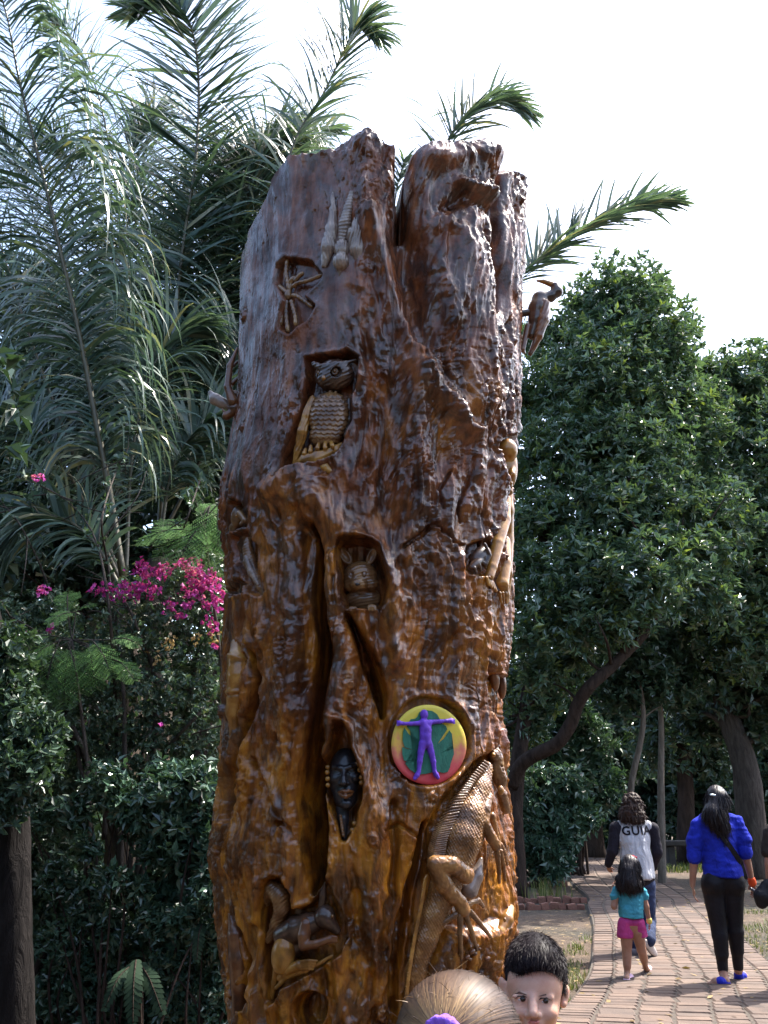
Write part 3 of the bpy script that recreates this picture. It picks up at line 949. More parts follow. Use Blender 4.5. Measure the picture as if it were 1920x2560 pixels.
# ---- dark face with earrings
def face():
    def b(s):
        Ep(s, 861, 1938, -30, 39, 66, 34)
        Ep(s, 864, 1985, -26, 31, 40, 30)
        Ep(s, 866, 2010, -6, 17, 13, 14)
        Cp(s, [(834, 1917, -6, 6), (850, 1921, 6, 6), (862, 1922, 6, 5), (876, 1918, 4, 6), (893, 1911, -10, 5)], 0.008)
        Ep(s, 842, 1930, 4, 12, 7, 7, 0, 0.005, '-')
        Ep(s, 880, 1927, 2, 12, 7, 7, 0, 0.005, '-')
        Ep(s, 842, 1931, -6, 9, 4, 6)
        Ep(s, 880, 1928, -8, 9, 4, 6)
        Cp(s, [(860, 1922, 4, 5), (859, 1945, 14, 7), (859, 1957, 20, 8)], 0.005)
        Ep(s, 850, 1959, 8, 7, 6, 8); Ep(s, 869, 1958, 8, 7, 6, 8)
        Ep(s, 838, 1947, -8, 12, 12, 12); Ep(s, 887, 1944, -10, 11, 12, 12)
    o = part('face', b, 0.007, C_BLACK, h=0.0033, label='black stained human face with bead earrings')
    def lips(s):
        Cp(s, [(846, 1981, 2, 3), (858, 1977, 12, 5), (864, 1979, 13, 4), (870, 1977, 12, 5), (883, 1979, 0, 3)], 0.003)
        Cp(s, [(849, 1986, 4, 3), (864, 1991, 12, 6), (880, 1986, 2, 3)], 0.003)
    part('lips', lips, 0.001, C_RUST, o, 0.0027, it=0)
    for x, y in ((819, 1918), (818, 1931), (819, 1947), (820, 1963), (892, 1910), (899, 1925), (903, 1943), (903, 1957), (886, 2059), (881, 2075)):
        part('bead', lambda s: Ep(s, x, y, -8, 6.5, 6.2, 6), 0.001, C_GOLD, o, 0.003)
    part('neck', lambda s: Cp(s, [(857, 2022, -30, 18), (858, 2050, -26, 14), (861, 2094, -22, 6)]), 0.006, C_BLACK, o, 0.0036)
    part('braid', lambda s: [Ep(s, 851 + i * 1.2, 2040 + i * 8, -8, 4.5, 5, 5) for i in range(7)], 0.002, C_MID, o, 0.0028)
face()
# ---- squirrel
def squirrel():
    def b(s):
        Cp(s, [(712, 2338, -24, 30), (742, 2322, -22, 32), (770, 2312, -20, 27), (792, 2304, -20, 22)])
        Ep(s, 735, 2360, -30, 34, 30, 24)
    o = part('squirrel', b, 0.012, C_DARK, h=0.0038, label='squirrel holding its paws to its mouth')
    def hd(s):
        Ep(s, 812, 2292, -14, 27, 29, 26, 20)
        Cp(s, [(820, 2302, -10, 20), (842, 2326, -14, 11)])
        Ep(s, 832, 2290, 6, 6, 7, 6, 0, 0.003, '-')
        Cp(s, [(824, 2322, 4, 1.6), (838, 2338, -4, 1.6)], 0.001, '-')
    part('head', hd, 0.008, C_DARK, o, 0.0036)
    part('ear', lambda s: Cp(s, [(804, 2266, -16, 10), (808, 2236, -14, 9), (812, 2206, -14, 2.5)]), 0.006, C_DARK, o, 0.0036)
    part('eye', lambda s: Ep(s, 831, 2290, 2, 4, 4.5, 4), 0.001, C_MID, o, 0.0026)
    def tail(s):
        Cp(s, [(672, 2350, -22, 9), (690, 2308, -18, 14), (704, 2270, -14, 19), (700, 2238, -12, 23), (684, 2224, -16, 20), (667, 2244, -20, 13), (661, 2272, -24, 8)])
    part('tail', tail, 0.010, C_MID, o, 0.0038, disp=furlines(50, 7, 0.0016, 4))
    def arm(s):
        Cp(s, [(766, 2310, -6, 17), (760, 2340, 2, 16), (758, 2364, 6, 12), (790, 2360, 8, 10), (818, 2350, 6, 9)])
        Ep(s, 826, 2348, 6, 10, 10, 9)
        for j in range(3): Cp(s, [(830, 2341 + j * 6, 10, 3.6), (842, 2343 + j * 5, 8, 3)], 0.001)
    part('arm', arm, 0.005, C_RUST, o, 0.0034)
    part('thigh', lambda s: (Ep(s, 708, 2386, -6, 32, 47, 26, 8), Cp(s, [(694, 2420, -8, 12), (686, 2458, -12, 8), (679, 2496, -18, 6)])), 0.008, C_GOLD, o, 0.004)
    def foot(s):
        Cp(s, [(700, 2444, -10, 9), (722, 2424, -2, 11), (748, 2412, 2, 12)])
        for j in range(4): Cp(s, [(750, 2404 + j * 6, 5, 4), (772, 2401 + j * 7, 7, 4), (792 - j * 3, 2402 + j * 7, 2, 3)], 0.001)
        Cp(s, [(690, 2470, -8, 5), (720, 2440, -6, 7), (764, 2426, -4, 6), (830, 2390, -10, 4)])
    part('foot', foot, 0.004, C_GOLD, o, 0.0034)
squirrel()
# ---- painted medallion
def medallion():
    cx0, cy0 = 1071, 1862
    c = W(cx0, cy0, -4); Fm = frame(cx0, cy0)
    u = mpp(c)
    def pt(px, py, h):
        # pixel on the medallion's own plane, raised h metres
        n = Fm[:, 2]; o = c + n * h
        d = ray(px, py)
        t = ((o - CAMP) @ n) / (d @ n)
        return CAMP + d * t
    def paint(name, col, rough=0.7):
        return simple(name, col, rough, 0.35, 42, 0.004, 0.3, (1, 1, 0.5))
    m, nt, b = nodes('medallion_paint_yellow_to_red')
    sep = nt.nodes.new('ShaderNodeSeparateXYZ'); tcn = nt.nodes.new('ShaderNodeTexCoord')
    nt.links.new(tcn.outputs['Object'], sep.inputs[0])
    z0 = pt(cx0, cy0 + 100, 0)[2]; z1 = pt(cx0, cy0 - 100, 0)[2]
    mr = nt.nodes.new('ShaderNodeMapRange'); mr.inputs['From Min'].default_value = z0; mr.inputs['From Max'].default_value = z1
    nt.links.new(sep.outputs['Z'], mr.inputs['Value'])
    nz = noise_tex(nt, texco(nt), 26, 5)
    ad = nt.nodes.new('ShaderNodeMath'); ad.operation = 'MULTIPLY_ADD'; ad.inputs[1].default_value = 0.6; ad.inputs[2].default_value = -0.3
    nt.links.new(nz, ad.inputs[0])
    a2 = nt.nodes.new('ShaderNodeMath'); a2.operation = 'ADD'
    nt.links.new(ad.outputs[0], a2.inputs[0]); nt.links.new(mr.outputs[0], a2.inputs[1])
    nt.links.new(ramp(nt, a2.outputs[0], [(0.0, (0.50, 0.04, 0.06)), (0.25, (0.50, 0.075, 0.075)), (0.42, (0.50, 0.17, 0.09)), (0.54, (0.53, 0.32, 0.05)), (0.7, (0.52, 0.42, 0.03)), (1.0, (0.45, 0.39, 0.04))]), b.inputs['Base Color'])
    b.inputs['Roughness'].default_value = 0.6
    bump(nt, b, nz, 0.4, 0.004)
    n = 72
    def outline(t):
        return cx0 + 94 * math.cos(t) * (1 + 0.012 * math.sin(3 * t + 1)), cy0 + 100 * math.sin(t) * (1 + 0.01 * math.sin(2 * t))
    V = []; Q = []; T = []
    rings_ = [(1.0, -0.03), (1.0, 0.004), (0.985, 0.008), (0.9, 0.009), (0.6, 0.010), (0.3, 0.010)]
    for s_, h_ in rings_:
        for k_ in range(n):
            x, y = outline(k_ / n * 2 * math.pi)
            V.append(pt(cx0 + (x - cx0) * s_, cy0 + (y - cy0) * s_, h_))
    V.append(pt(cx0, cy0, 0.010))
    for r_ in range(len(rings_) - 1):
        for k_ in range(n):
            Q.append((r_ * n + k_, r_ * n + (k_ + 1) % n, (r_ + 1) * n + (k_ + 1) % n, (r_ + 1) * n + k_)[::-1])
    l_ = (len(rings_) - 1) * n
    for k_ in range(n): T.append((l_ + (k_ + 1) % n, l_ + k_, len(V) - 1))
    o = obj('medallion', mesh_np('medallion', V, Q, T), m, carved)
    o['label'] = 'round painted medallion, yellow above and red below'
    # leaf with slits: half outlines in photo pixels, extruded
    U = lambda a, b_: (960 + 0.1386 * a, 1740 + 0.1386 * b_)
    leafp = [U(*q) for q in [(760, 255), (870, 270), (960, 330), (1005, 420), (1050, 500), (1120, 540), (1140, 600), (1110, 650), (970, 860), (1080, 770), (1180, 620), (1225, 680), (1238, 800), (1220, 900), (1020, 1030), (1150, 990), (1255, 950), (1262, 1050), (1215, 1160), (1190, 1290), (1150, 1370), (1060, 1390), (960, 1360), (870, 1360), (780, 1400), (660, 1415), (560, 1390), (460, 1320), (380, 1215), (470, 1210), (600, 1165), (480, 1180), (360, 1165), (330, 1050), (330, 920), (440, 960), (600, 985), (520, 970), (370, 920), (335, 800), (345, 640), (370, 570), (440, 680), (520, 760), (640, 800), (540, 720), (470, 620), (410, 550), (480, 420), (560, 410), (600, 380), (640, 290)]]
    import bmesh
    bm = bmesh.new()
    top = [bm.verts.new(pt(x, y, 0.015)) for x, y in leafp]
    bot = [bm.verts.new(pt(x, y, 0.008)) for x, y in leafp]
    f = bm.faces.new(top[::-1])
    for k_ in range(len(top)):
        bm.faces.new((top[k_], top[(k_ + 1) % len(top)], bot[(k_ + 1) % len(top)], bot[k_]))
    bmesh.ops.triangulate(bm, faces=[f])
    bmesh.ops.recalc_face_normals(bm, faces=bm.faces)
    me = bpy.data.meshes.new('leaf'); bm.to_mesh(me); bm.free()
    obj('leaf', me, paint('green_leaf_paint', (0.02, 0.12, 0.08)), o)
    s = SDF(0.005)
    def cc(pts, h=0.020, k_=None):
        w = [pt(*U(a, b_), h) for a, b_, r_ in pts]
        s.chain(w, [r_ * 0.1386 * u for a, b_, r_ in pts], k_)
    cc([(725, 330, 76)], ) if False else s.ell(pt(*U(725, 332), 0.022), (76 * 0.1386 * u, 88 * 0.1386 * u, 0.014), Fm)
    cc([(725, 400, 42), (735, 450, 45)])
    cc([(680, 490, 55), (800, 485, 55)]); cc([(700, 480, 70), (745, 600, 88), (750, 740, 92), (755, 850, 90)])
    cc([(700, 500, 60), (690, 600, 50), (700, 780, 55)]); cc([(800, 500, 55), (810, 620, 50), (800, 800, 50)])
    cc([(650, 490, 44), (480, 500, 34), (360, 500, 30)]); cc([(830, 475, 46), (1000, 460, 36), (1110, 450, 32)])
    cc([(340, 495, 34), (275, 490, 42)]); cc([(1130, 450, 34), (1205, 450, 44)])
    for j in range(4):
        cc([(280, 462 + 20 * j, 15), (228, 445 + 30 * j, 11)], 0.022, 0.001); cc([(1210, 420 + 20 * j, 15), (1275, 425 + 24 * j, 12)], 0.022, 0.001)
    cc([(1180, 430, 14), (1215, 398, 10)], 0.022, 0.001); cc([(275, 460, 12), (285, 435, 10)], 0.022, 0.001)
    cc([(700, 860, 76), (665, 1010, 58), (645, 1180, 48), (625, 1370, 36)]); cc([(625, 1380, 38), (595, 1430, 42), (555, 1490, 34)])
    cc([(800, 860, 76), (850, 1010, 58), (890, 1180, 48), (910, 1360, 36)]); cc([(912, 1370, 38), (940, 1420, 42), (970, 1470, 36)])
    sdf_obj('figure', s, 0.0024, paint('violet_figure_paint', (0.12, 0.045, 0.42)), o)
medallion()
C_IGU = carve_mat('carved_amber_wood', (0.055, 0.022, 0.008), (0.19, 0.085, 0.026), (0.36, 0.19, 0.06), 0.4, 0.5)
# ---- iguana climbing the right side
def iguana():
    def mesh_scale(px, py, V):
        return 0.0020 * (np.sin(px * 0.74 + 0.2 * py + 0.8 * np.sin(py * .1)) * np.sin(py * 0.7 - 0.15 * px)) + 0.003 * noise3(V * 90, 2)
    def b(s):
        Cp(s, [(1212, 1922, -12, 20), (1196, 1975, -8, 30), (1172, 2042, -2, 42), (1155, 2098, 0, 46), (1142, 2148, -4, 42), (1112, 2220, -12, 36), (1086, 2290, -16, 32), (1062, 2350, -18, 29), (1040, 2430, -20, 25), (1028, 2520, -22, 21), (1024, 2600, -22, 18)])
        Ep(s, 1185, 2070, -8, 26, 60, 34, 10)
    o = part('iguana', b, 0.02, C_IGU, h=0.0034, disp=mesh_scale, label='large crested iguana climbing beside the medallion')
    def hd(s):
        Ep(s, 1240, 1912, -6, 20, 46, 20, -6)
        Ep(s, 1236, 1888, 4, 13, 14, 12)
        Ep(s, 1249, 1945, -2, 18, 26, 18, -14)
        Cp(s, [(1254, 1985, -2, 13), (1264, 2022, -6, 12)])
        Cp(s, [(1252, 1912, 12, 2.4), (1262, 1935, 8, 2.4)], 0.002, '-')
    part('head', hd, 0.008, C_MID, o, 0.0036, disp=lambda px, py, V: 0.006 * np.abs(noise3(V * 60, 5)))
    part('eye', lambda s: (Ep(s, 1234, 1887, 14, 6, 6, 5), Ep(s, 1234, 1887, 19, 4.4, 4.4, 2, 0, 0.0005, '-'), Ep(s, 1234, 1887, 17, 2.4, 2.4, 4)), 0.0005, C_GOLD, o, 0.0022, it=0)
    part('jowl_knob', lambda s: Ep(s, 1252, 1976, 14, 10, 12, 8), 0.001, C_GOLD, o, 0.003)
    bodyl = catmull(np.array([(1216, 1910), (1182, 1952), (1160, 1992), (1135, 2050), (1114, 2098), (1106, 2140)], float), 40)
    tipl = catmull(np.array([(1204, 1899), (1168, 1944), (1128, 1996), (1090, 2062), (1072, 2108), (1066, 2148)], float), 40)
    for i_ in range(40):
        a, t_ = bodyl[i_], tipl[i_]
        def sp(s):
            Cp(s, [(a[0] + 4, a[1], 10, 4.4), ((a[0] + t_[0]) / 2, (a[1] + t_[1]) / 2 - 1, 6, 4.0), (t_[0], t_[1] + 3, -8, 2.0)])
        part('crest_spine', sp, 0.001, C_MID, o, 0.0042, it=0)
    def tc(s):
        pts = catmull(np.array([(1064, 2190), (1052, 2260), (1038, 2330), (1026, 2400), (1016, 2480), (1010, 2560)], float), 60)
        for i_, (x, y) in enumerate(pts):
            Cp(s, [(x + 3, y, 0, 4), (x - 4, y + 9, 4, 2.2)], 0.001)
    part('tail_crest', tc, 0.001, C_GOLD, o, 0.0036, it=0)
    def thigh(s):
        Cp(s, [(1164, 2186, 22, 22), (1130, 2162, 32, 22), (1088, 2160, 24, 20)])
        Cp(s, [(1088, 2162, 24, 20), (1108, 2208, 22, 23), (1130, 2236, 22, 19), (1150, 2254, 24, 16), (1158, 2274, 24, 18)])
    fmesh = lambda px, py, V: 0.0045 * np.abs(noise3(V * 70, 8))
    lg = part('hind_leg', thigh, 0.006, C_IGU, o, 0.004, disp=fmesh)
    toes = [[(1140, 2286, 22, 8), (1116, 2302, 16, 6), (1092, 2318, 6, 3.5)], [(1150, 2290, 24, 8), (1150, 2336, 22, 7), (1154, 2394, 10, 4.5)],
            [(1164, 2290, 24, 8), (1180, 2331, 22, 6.5), (1192, 2374, 10, 4.5)], [(1174, 2278, 24, 8), (1198, 2306, 22, 6.5), (1228, 2343, 12, 4.5)],
            [(1170, 2260, 24, 7), (1196, 2250, 20, 6.5), (1208, 2266, 10, 4.5)]]
    for T_ in toes:
        part('toe', lambda s: Cp(s, T_), 0.002, C_MID, o, 0.0036, disp=lambda px, py, V: 0.0014 * np.sin(V[:, 2] * 900))
    def fl(s):
        Cp(s, [(1220, 1992, 14, 13), (1210, 2025, 22, 16), (1208, 2056, 24, 15), (1226, 2090, 26, 13), (1240, 2114, 24, 13)])
        for F_ in ([(1242, 2130, 22, 7), (1247, 2165, 18, 5.5), (1248, 2206, 8, 4)], [(1250, 2128, 20, 7), (1258, 2160, 16, 5.5), (1262, 2200, 6, 4)], [(1252, 2112, 20, 6), (1262, 2135, 16, 5), (1268, 2162, 6, 3.5)], [(1230, 2040, 16, 9), (1238, 2075, 14, 7), (1246, 2110, 14, 7)]):
            Cp(s, F_, 0.003)
    part('front_leg', fl, 0.005, C_IGU, o, 0.0036, disp=fmesh)
    part('wedge', lambda s: Cp(s, [(1203, 2148, -10, 5), (1190, 2190, -12, 18), (1172, 2225, -14, 24)]), 0.01, C_PALE, o, 0.004)
    for x, y, r_ in ((1180, 2378, 8), (1192, 2366, 6), (1168, 2392, 7), (1226, 2382, 7), (1236, 2366, 6), (1218, 2396, 8), (1238, 2350, 5)):
        part('claw_stub', lambda s: (Ep(s, x, y, 10, r_ * 1.3, r_ * 0.8, r_, -25), Ep(s, x + 6, y + 6, 8, r_, r_ * 0.7, r_)), 0.003, C_RUST, o, 0.0036)
iguana()
# ---- toad-like head at the right edge
def toad():
    def b(s):
        Cp(s, [(1274, 2272, 0, 13), (1266, 2300, 6, 17), (1250, 2330, 6, 12), (1234, 2352, 2, 7)])
        Cp(s, [(1276, 2285, -6, 15), (1280, 2340, -10, 13), (1276, 2400, -16, 14)])
        Cp(s, [(1268, 2330, 14, 2), (1240, 2356, 8, 2)], 0.001, '-')
    o = part('reptile_head', b, 0.008, C_GOLD, h=0.0036, label='reptile head pointing down at the lower right edge')
    part('eye', lambda s: (Ep(s, 1262, 2300, 20, 5, 6, 4), Ep(s, 1262, 2300, 23, 3, 3.6, 3, 0, 0.0005, '-')), 0.0005, C_GOLD, o, 0.0024, it=0)
toad()
# ---- face, arms and shell on the right edge
def right_edge():
    def m_(s):
        Ep(s, 1266, 1165, 0, 27, 64, 28)
        Ep(s, 1268, 1126, 6, 27, 30, 26)
        Ep(s, 1272, 1146, 22, 15, 10, 10, 0, 0.005, '-')
        Cp(s, [(1276, 1150, 12, 6), (1280, 1172, 22, 7), (1281, 1186, 28, 8)], 0.006)
        Ep(s, 1274, 1208, 16, 9, 4, 8); Ep(s, 1274, 1217, 14, 9, 4.5, 8); Ep(s, 1271, 1230, 6, 11, 9, 12)
        Cp(s, [(1262, 1213, 22, 1.6), (1280, 1212, 24, 1.6)], 0.001, '-')
    part('mask', m_, 0.007, C_GOLD, h=0.0034, label='human face in profile on the right edge')
    def arm(s):
        Cp(s, [(1264, 1248, 0, 13), (1258, 1300, 2, 19), (1244, 1360, 6, 16), (1230, 1418, 10, 13), (1222, 1442, 10, 13)])
        for j in range(4): Cp(s, [(1216 + j * 5, 1444 + j * 4, 16, 4.5), (1222 + j * 6, 1462 + j * 5, 16, 4)], 0.001)
    part('arm', arm, 0.005, C_GOLD, h=0.0036)
    part('torso', lambda s: Cp(s, [(1268, 1228, -4, 14), (1264, 1275, -6, 21), (1262, 1350, -8, 22), (1260, 1430, -8, 21), (1260, 1500, -12, 14)]), 0.01, C_GOLD, h=0.004, label='smooth body below the face on the right edge')
    def arm2(s):
        Cp(s, [(1264, 1352, 0, 12), (1260, 1410, 4, 19), (1254, 1460, 6, 18), (1258, 1485, 6, 16), (1262, 1512, 0, 9)])
        for j in range(3): Cp(s, [(1250 + j * 7, 1482, 18, 4), (1254 + j * 6, 1508, 12, 3)], 0.001)
    part('arm', arm2, 0.006, C_GOLD, h=0.0036)
    def shell(s):
        Ep(s, 1202, 1392, -4, 40, 24, 22, -38)
        Ep(s, 1190, 1408, 6, 30, 10, 14, -38)
        Cp(s, [(1180, 1390, 26, 3), (1206, 1368, 28, 3), (1222, 1362, 20, 3)], 0.002, '-')
        Cp(s, [(1212, 1360, 20, 4), (1224, 1388, 22, 5), (1214, 1412, 18, 5)], 0.002)
        for j in range(3): Cp(s, [(1186 + j * 12, 1420 - j * 6, 16, 5), (1190 + j * 12, 1432 - j * 6, 12, 4)], 0.001)
    part('shell', shell, 0.005, C_DARK, h=0.0036, label='curled shelled creature in a dark hollow')
    def sc(s):
        Ep(s, 1236, 1692, -6, 18, 36, 12, -14)
        Ep(s, 1236, 1692, 8, 11, 24, 5, -14, 0.003, '-')
    part('leaf_scroll', sc, 0.004, C_RUST, h=0.0038)
    part('leaf_scroll', lambda s: Ep(s, 1254, 1712, -4, 14, 36, 12, -6), 0.004, C_RUST, h=0.0038)
right_edge()
# ---- bird standing out on the right
def side_bird():
    Yb = Y0 - 0.05
    def b(s):
        Cy(s, [(1349, 748, 20), (1346, 772, 25), (1342, 800, 21), (1330, 838, 12)], Yb)
        Cy(s, [(1356, 745, 16), (1376, 742, 13), (1392, 729, 14), (1388, 717, 12)], Yb)
    o = part('bird', b, 0.012, C_DARK, h=0.0042, label='long-beaked bird standing out from the right side')
    part('beak', lambda s: Cy(s, [(1384, 713, 8), (1360, 704, 6), (1343, 702, 3)], Yb), 0.004, C_GOLD, o, 0.0034)
    part('wing', lambda s: Cy(s, [(1360, 762, 16, -.02), (1358, 800, 15, -.03), (1346, 840, 11, -.03), (1326, 884, 6, -.02)], Yb), 0.006, C_RUST, o, 0.004, disp=furlines(30, 9, 0.0016, 2))
    def tl(s):
        for j in range(4): Cy(s, [(1334 - j * 5, 815, 7, -.01 * j), (1300 - j * 4 + 6 * j, 856 + 6 * j, 7, -.01 * j), (1284 + 9 * j, 864 + 6 * j, 4)], Yb, 0.001)
    part('tail', tl, 0.003, C_RUST, o, 0.004)
    part('leg', lambda s: Cy(s, [(1328, 780, 9), (1304, 784, 9), (1286, 788, 10)], Yb), 0.005, C_DARK, o, 0.004)
side_bird()
# ---- bat on the left
def bat():
    Yb = Y0 - 0.12
    def b(s):
        Cy(s, [(628, 1004, 9), (604, 1012, 14), (586, 1022, 15)], Yb)
        Cy(s, [(578, 1032, 11), (566, 1040, 11)], Yb)
        Cy(s, [(574, 1024, 4), (568, 1014, 2.5)], Yb, 0.002); Cy(s, [(562, 1032, 4), (556, 1022, 2.5)], Yb, 0.002)
    o = part('bat', b, 0.006, C_RUST, h=0.0038, label='bat with one wing raised on the left edge')
    def w1(s):
        Cy(s, [(582, 1004, 13), (569, 968, 9), (575, 915, 8), (593, 870, 3)], Yb - 0.02, 0.01)
        Cy(s, [(580, 960, 6), (604, 936, 3)], Yb + 0.03); Cy(s, [(583, 915, 5), (600, 898, 2)], Yb + 0.03)
        Cy(s, [(586, 985, 10), (610, 990, 8)], Yb + 0.03)
    part('wing', w1, 0.014, C_RUST, o, 0.004)
    part('wing', lambda s: Cy(s, [(526, 982, 6), (538, 998, 15), (556, 1008, 14), (576, 1018, 9)], Yb + 0.02), 0.006, C_PALE, o, 0.004)
bat()
# ---- birds and scrolls on the left edge
def left_edge():
    o = part('parrot', lambda s: (Ep(s, 597, 1292, -14, 17, 30, 20, 12), Cp(s, [(600, 1284, 4, 9), (613, 1302, 6, 7), (604, 1310, 4, 6)]), Cp(s, [(590, 1320, -16, 18), (584, 1360, -12, 20)])), 0.006, C_MID, h=0.0038, label='hook-beaked bird looking out of a hollow')
    part('eye', lambda s: Ep(s, 592, 1290, 8, 4, 4, 4), 0.001, C_GOLD, o, 0.0026)
    o = part('bird', lambda s: (Cp(s, [(620, 1352, 6, 9), (620, 1372, 6, 13), (626, 1405, 4, 18), (638, 1440, 2, 15)]), Cp(s, [(614, 1354, 6, 4), (610, 1362, 6, 2)])), 0.008, C_MID, h=0.0038, disp=furlines(70, 8, 0.0012), label='small bird with folded wings on the left side')
    part('wing', lambda s: Cp(s, [(616, 1395, 18, 8), (628, 1430, 18, 9), (646, 1462, 10, 5)]), 0.004, C_PALE, o, 0.0036, disp=furlines(60, 6, 0.001))
    part('tail', lambda s: (Cp(s, [(643, 1448, 2, 12), (652, 1470, 0, 11), (660, 1486, -4, 9)])), 0.004, C_MID, o, 0.0036, disp=furlines(0, 6, 0.001))
    def sc1(s):
        Cp(s, [(594, 1612, -8, 18), (596, 1650, 0, 27), (598, 1690, 0, 30), (594, 1735, 0, 27), (588, 1777, -2, 24), (588, 1826, -6, 13), (575, 1885, -6, 12), (566, 1966, -6, 10), (551, 2079, -4, 9), (537, 2150, -6, 7)])
    def rings_(px, py, V):
        return 0.006 * np.exp(-((py - 1642 - 0.25 * (px - 590)) / 5) ** 2) + 0.006 * np.exp(-((py - 1728 + 0.1 * (px - 590)) / 5) ** 2) - 0.005 * np.exp(-((py - 1736 + 0.1 * (px - 590)) / 4) ** 2)
    part('scroll', sc1, 0.012, C_GOLD, h=0.004, disp=rings_, label='smooth ochre pod-like scroll on the left edge')
    part('scroll', lambda s: Cp(s, [(579, 2292, -4, 9), (591, 2337, 0, 21), (597, 2395, 0, 25), (599, 2463, 0, 22), (599, 2555, -2, 19), (600, 2620, -6, 14)]), 0.012, C_RUST, h=0.004, label='smooth reddish scroll at the lower left edge')
    part('burl', lambda s: (Ep(s, 556, 2160, -8, 26, 30, 26), Ep(s, 578, 2166, -4, 22, 20, 18)), 0.02, C_RUST, h=0.0046, disp=lambda px, py, V: 0.008 * fbm(V * 40, 3, 6))
left_edge()
# ================================================================== PATH, BRICKS, EDGING, GRASS
PL = np.array([(0.2, 3.4), (0.7, 5.2), (1.0, 6.4), (1.28, 7.36), (1.5, 7.93), (1.86, 9.01), (2.16, 10.18), (2.74, 12.73), (3.25, 15.4), (3.56, 16.8), (4.0, 20.38), (4.79, 24.92), (5.93, 31.32), (8.2, 40)])
PR = PL + np.array([(2.0, -.6), (1.95, -.5), (1.9, -.4), (1.85, -.3), (1.8, -.2), (1.78, -.1), (1.75, 0), (1.75, -.1), (1.8, -.3), (1.85, -.4), (2.0, -.7), (2.1, -.9), (2.0, -1.2), (1.8, -1.4)])
NS = 700
PLc = catmull(np.c_[PL, np.zeros(len(PL))], NS)[:, :2]
PRc = catmull(np.c_[PR, np.zeros(len(PR))], NS)[:, :2]
mid = (PLc + PRc) / 2
sl = np.concatenate([[0], np.cumsum(np.linalg.norm(np.diff(mid, axis=0), axis=1))])
def on_path(s, t):
    l = np.array([np.interp(s, sl, PLc[:, 0]), np.interp(s, sl, PLc[:, 1])])
    r = np.array([np.interp(s, sl, PRc[:, 0]), np.interp(s, sl, PRc[:, 1])])
    return l + (r - l) * t
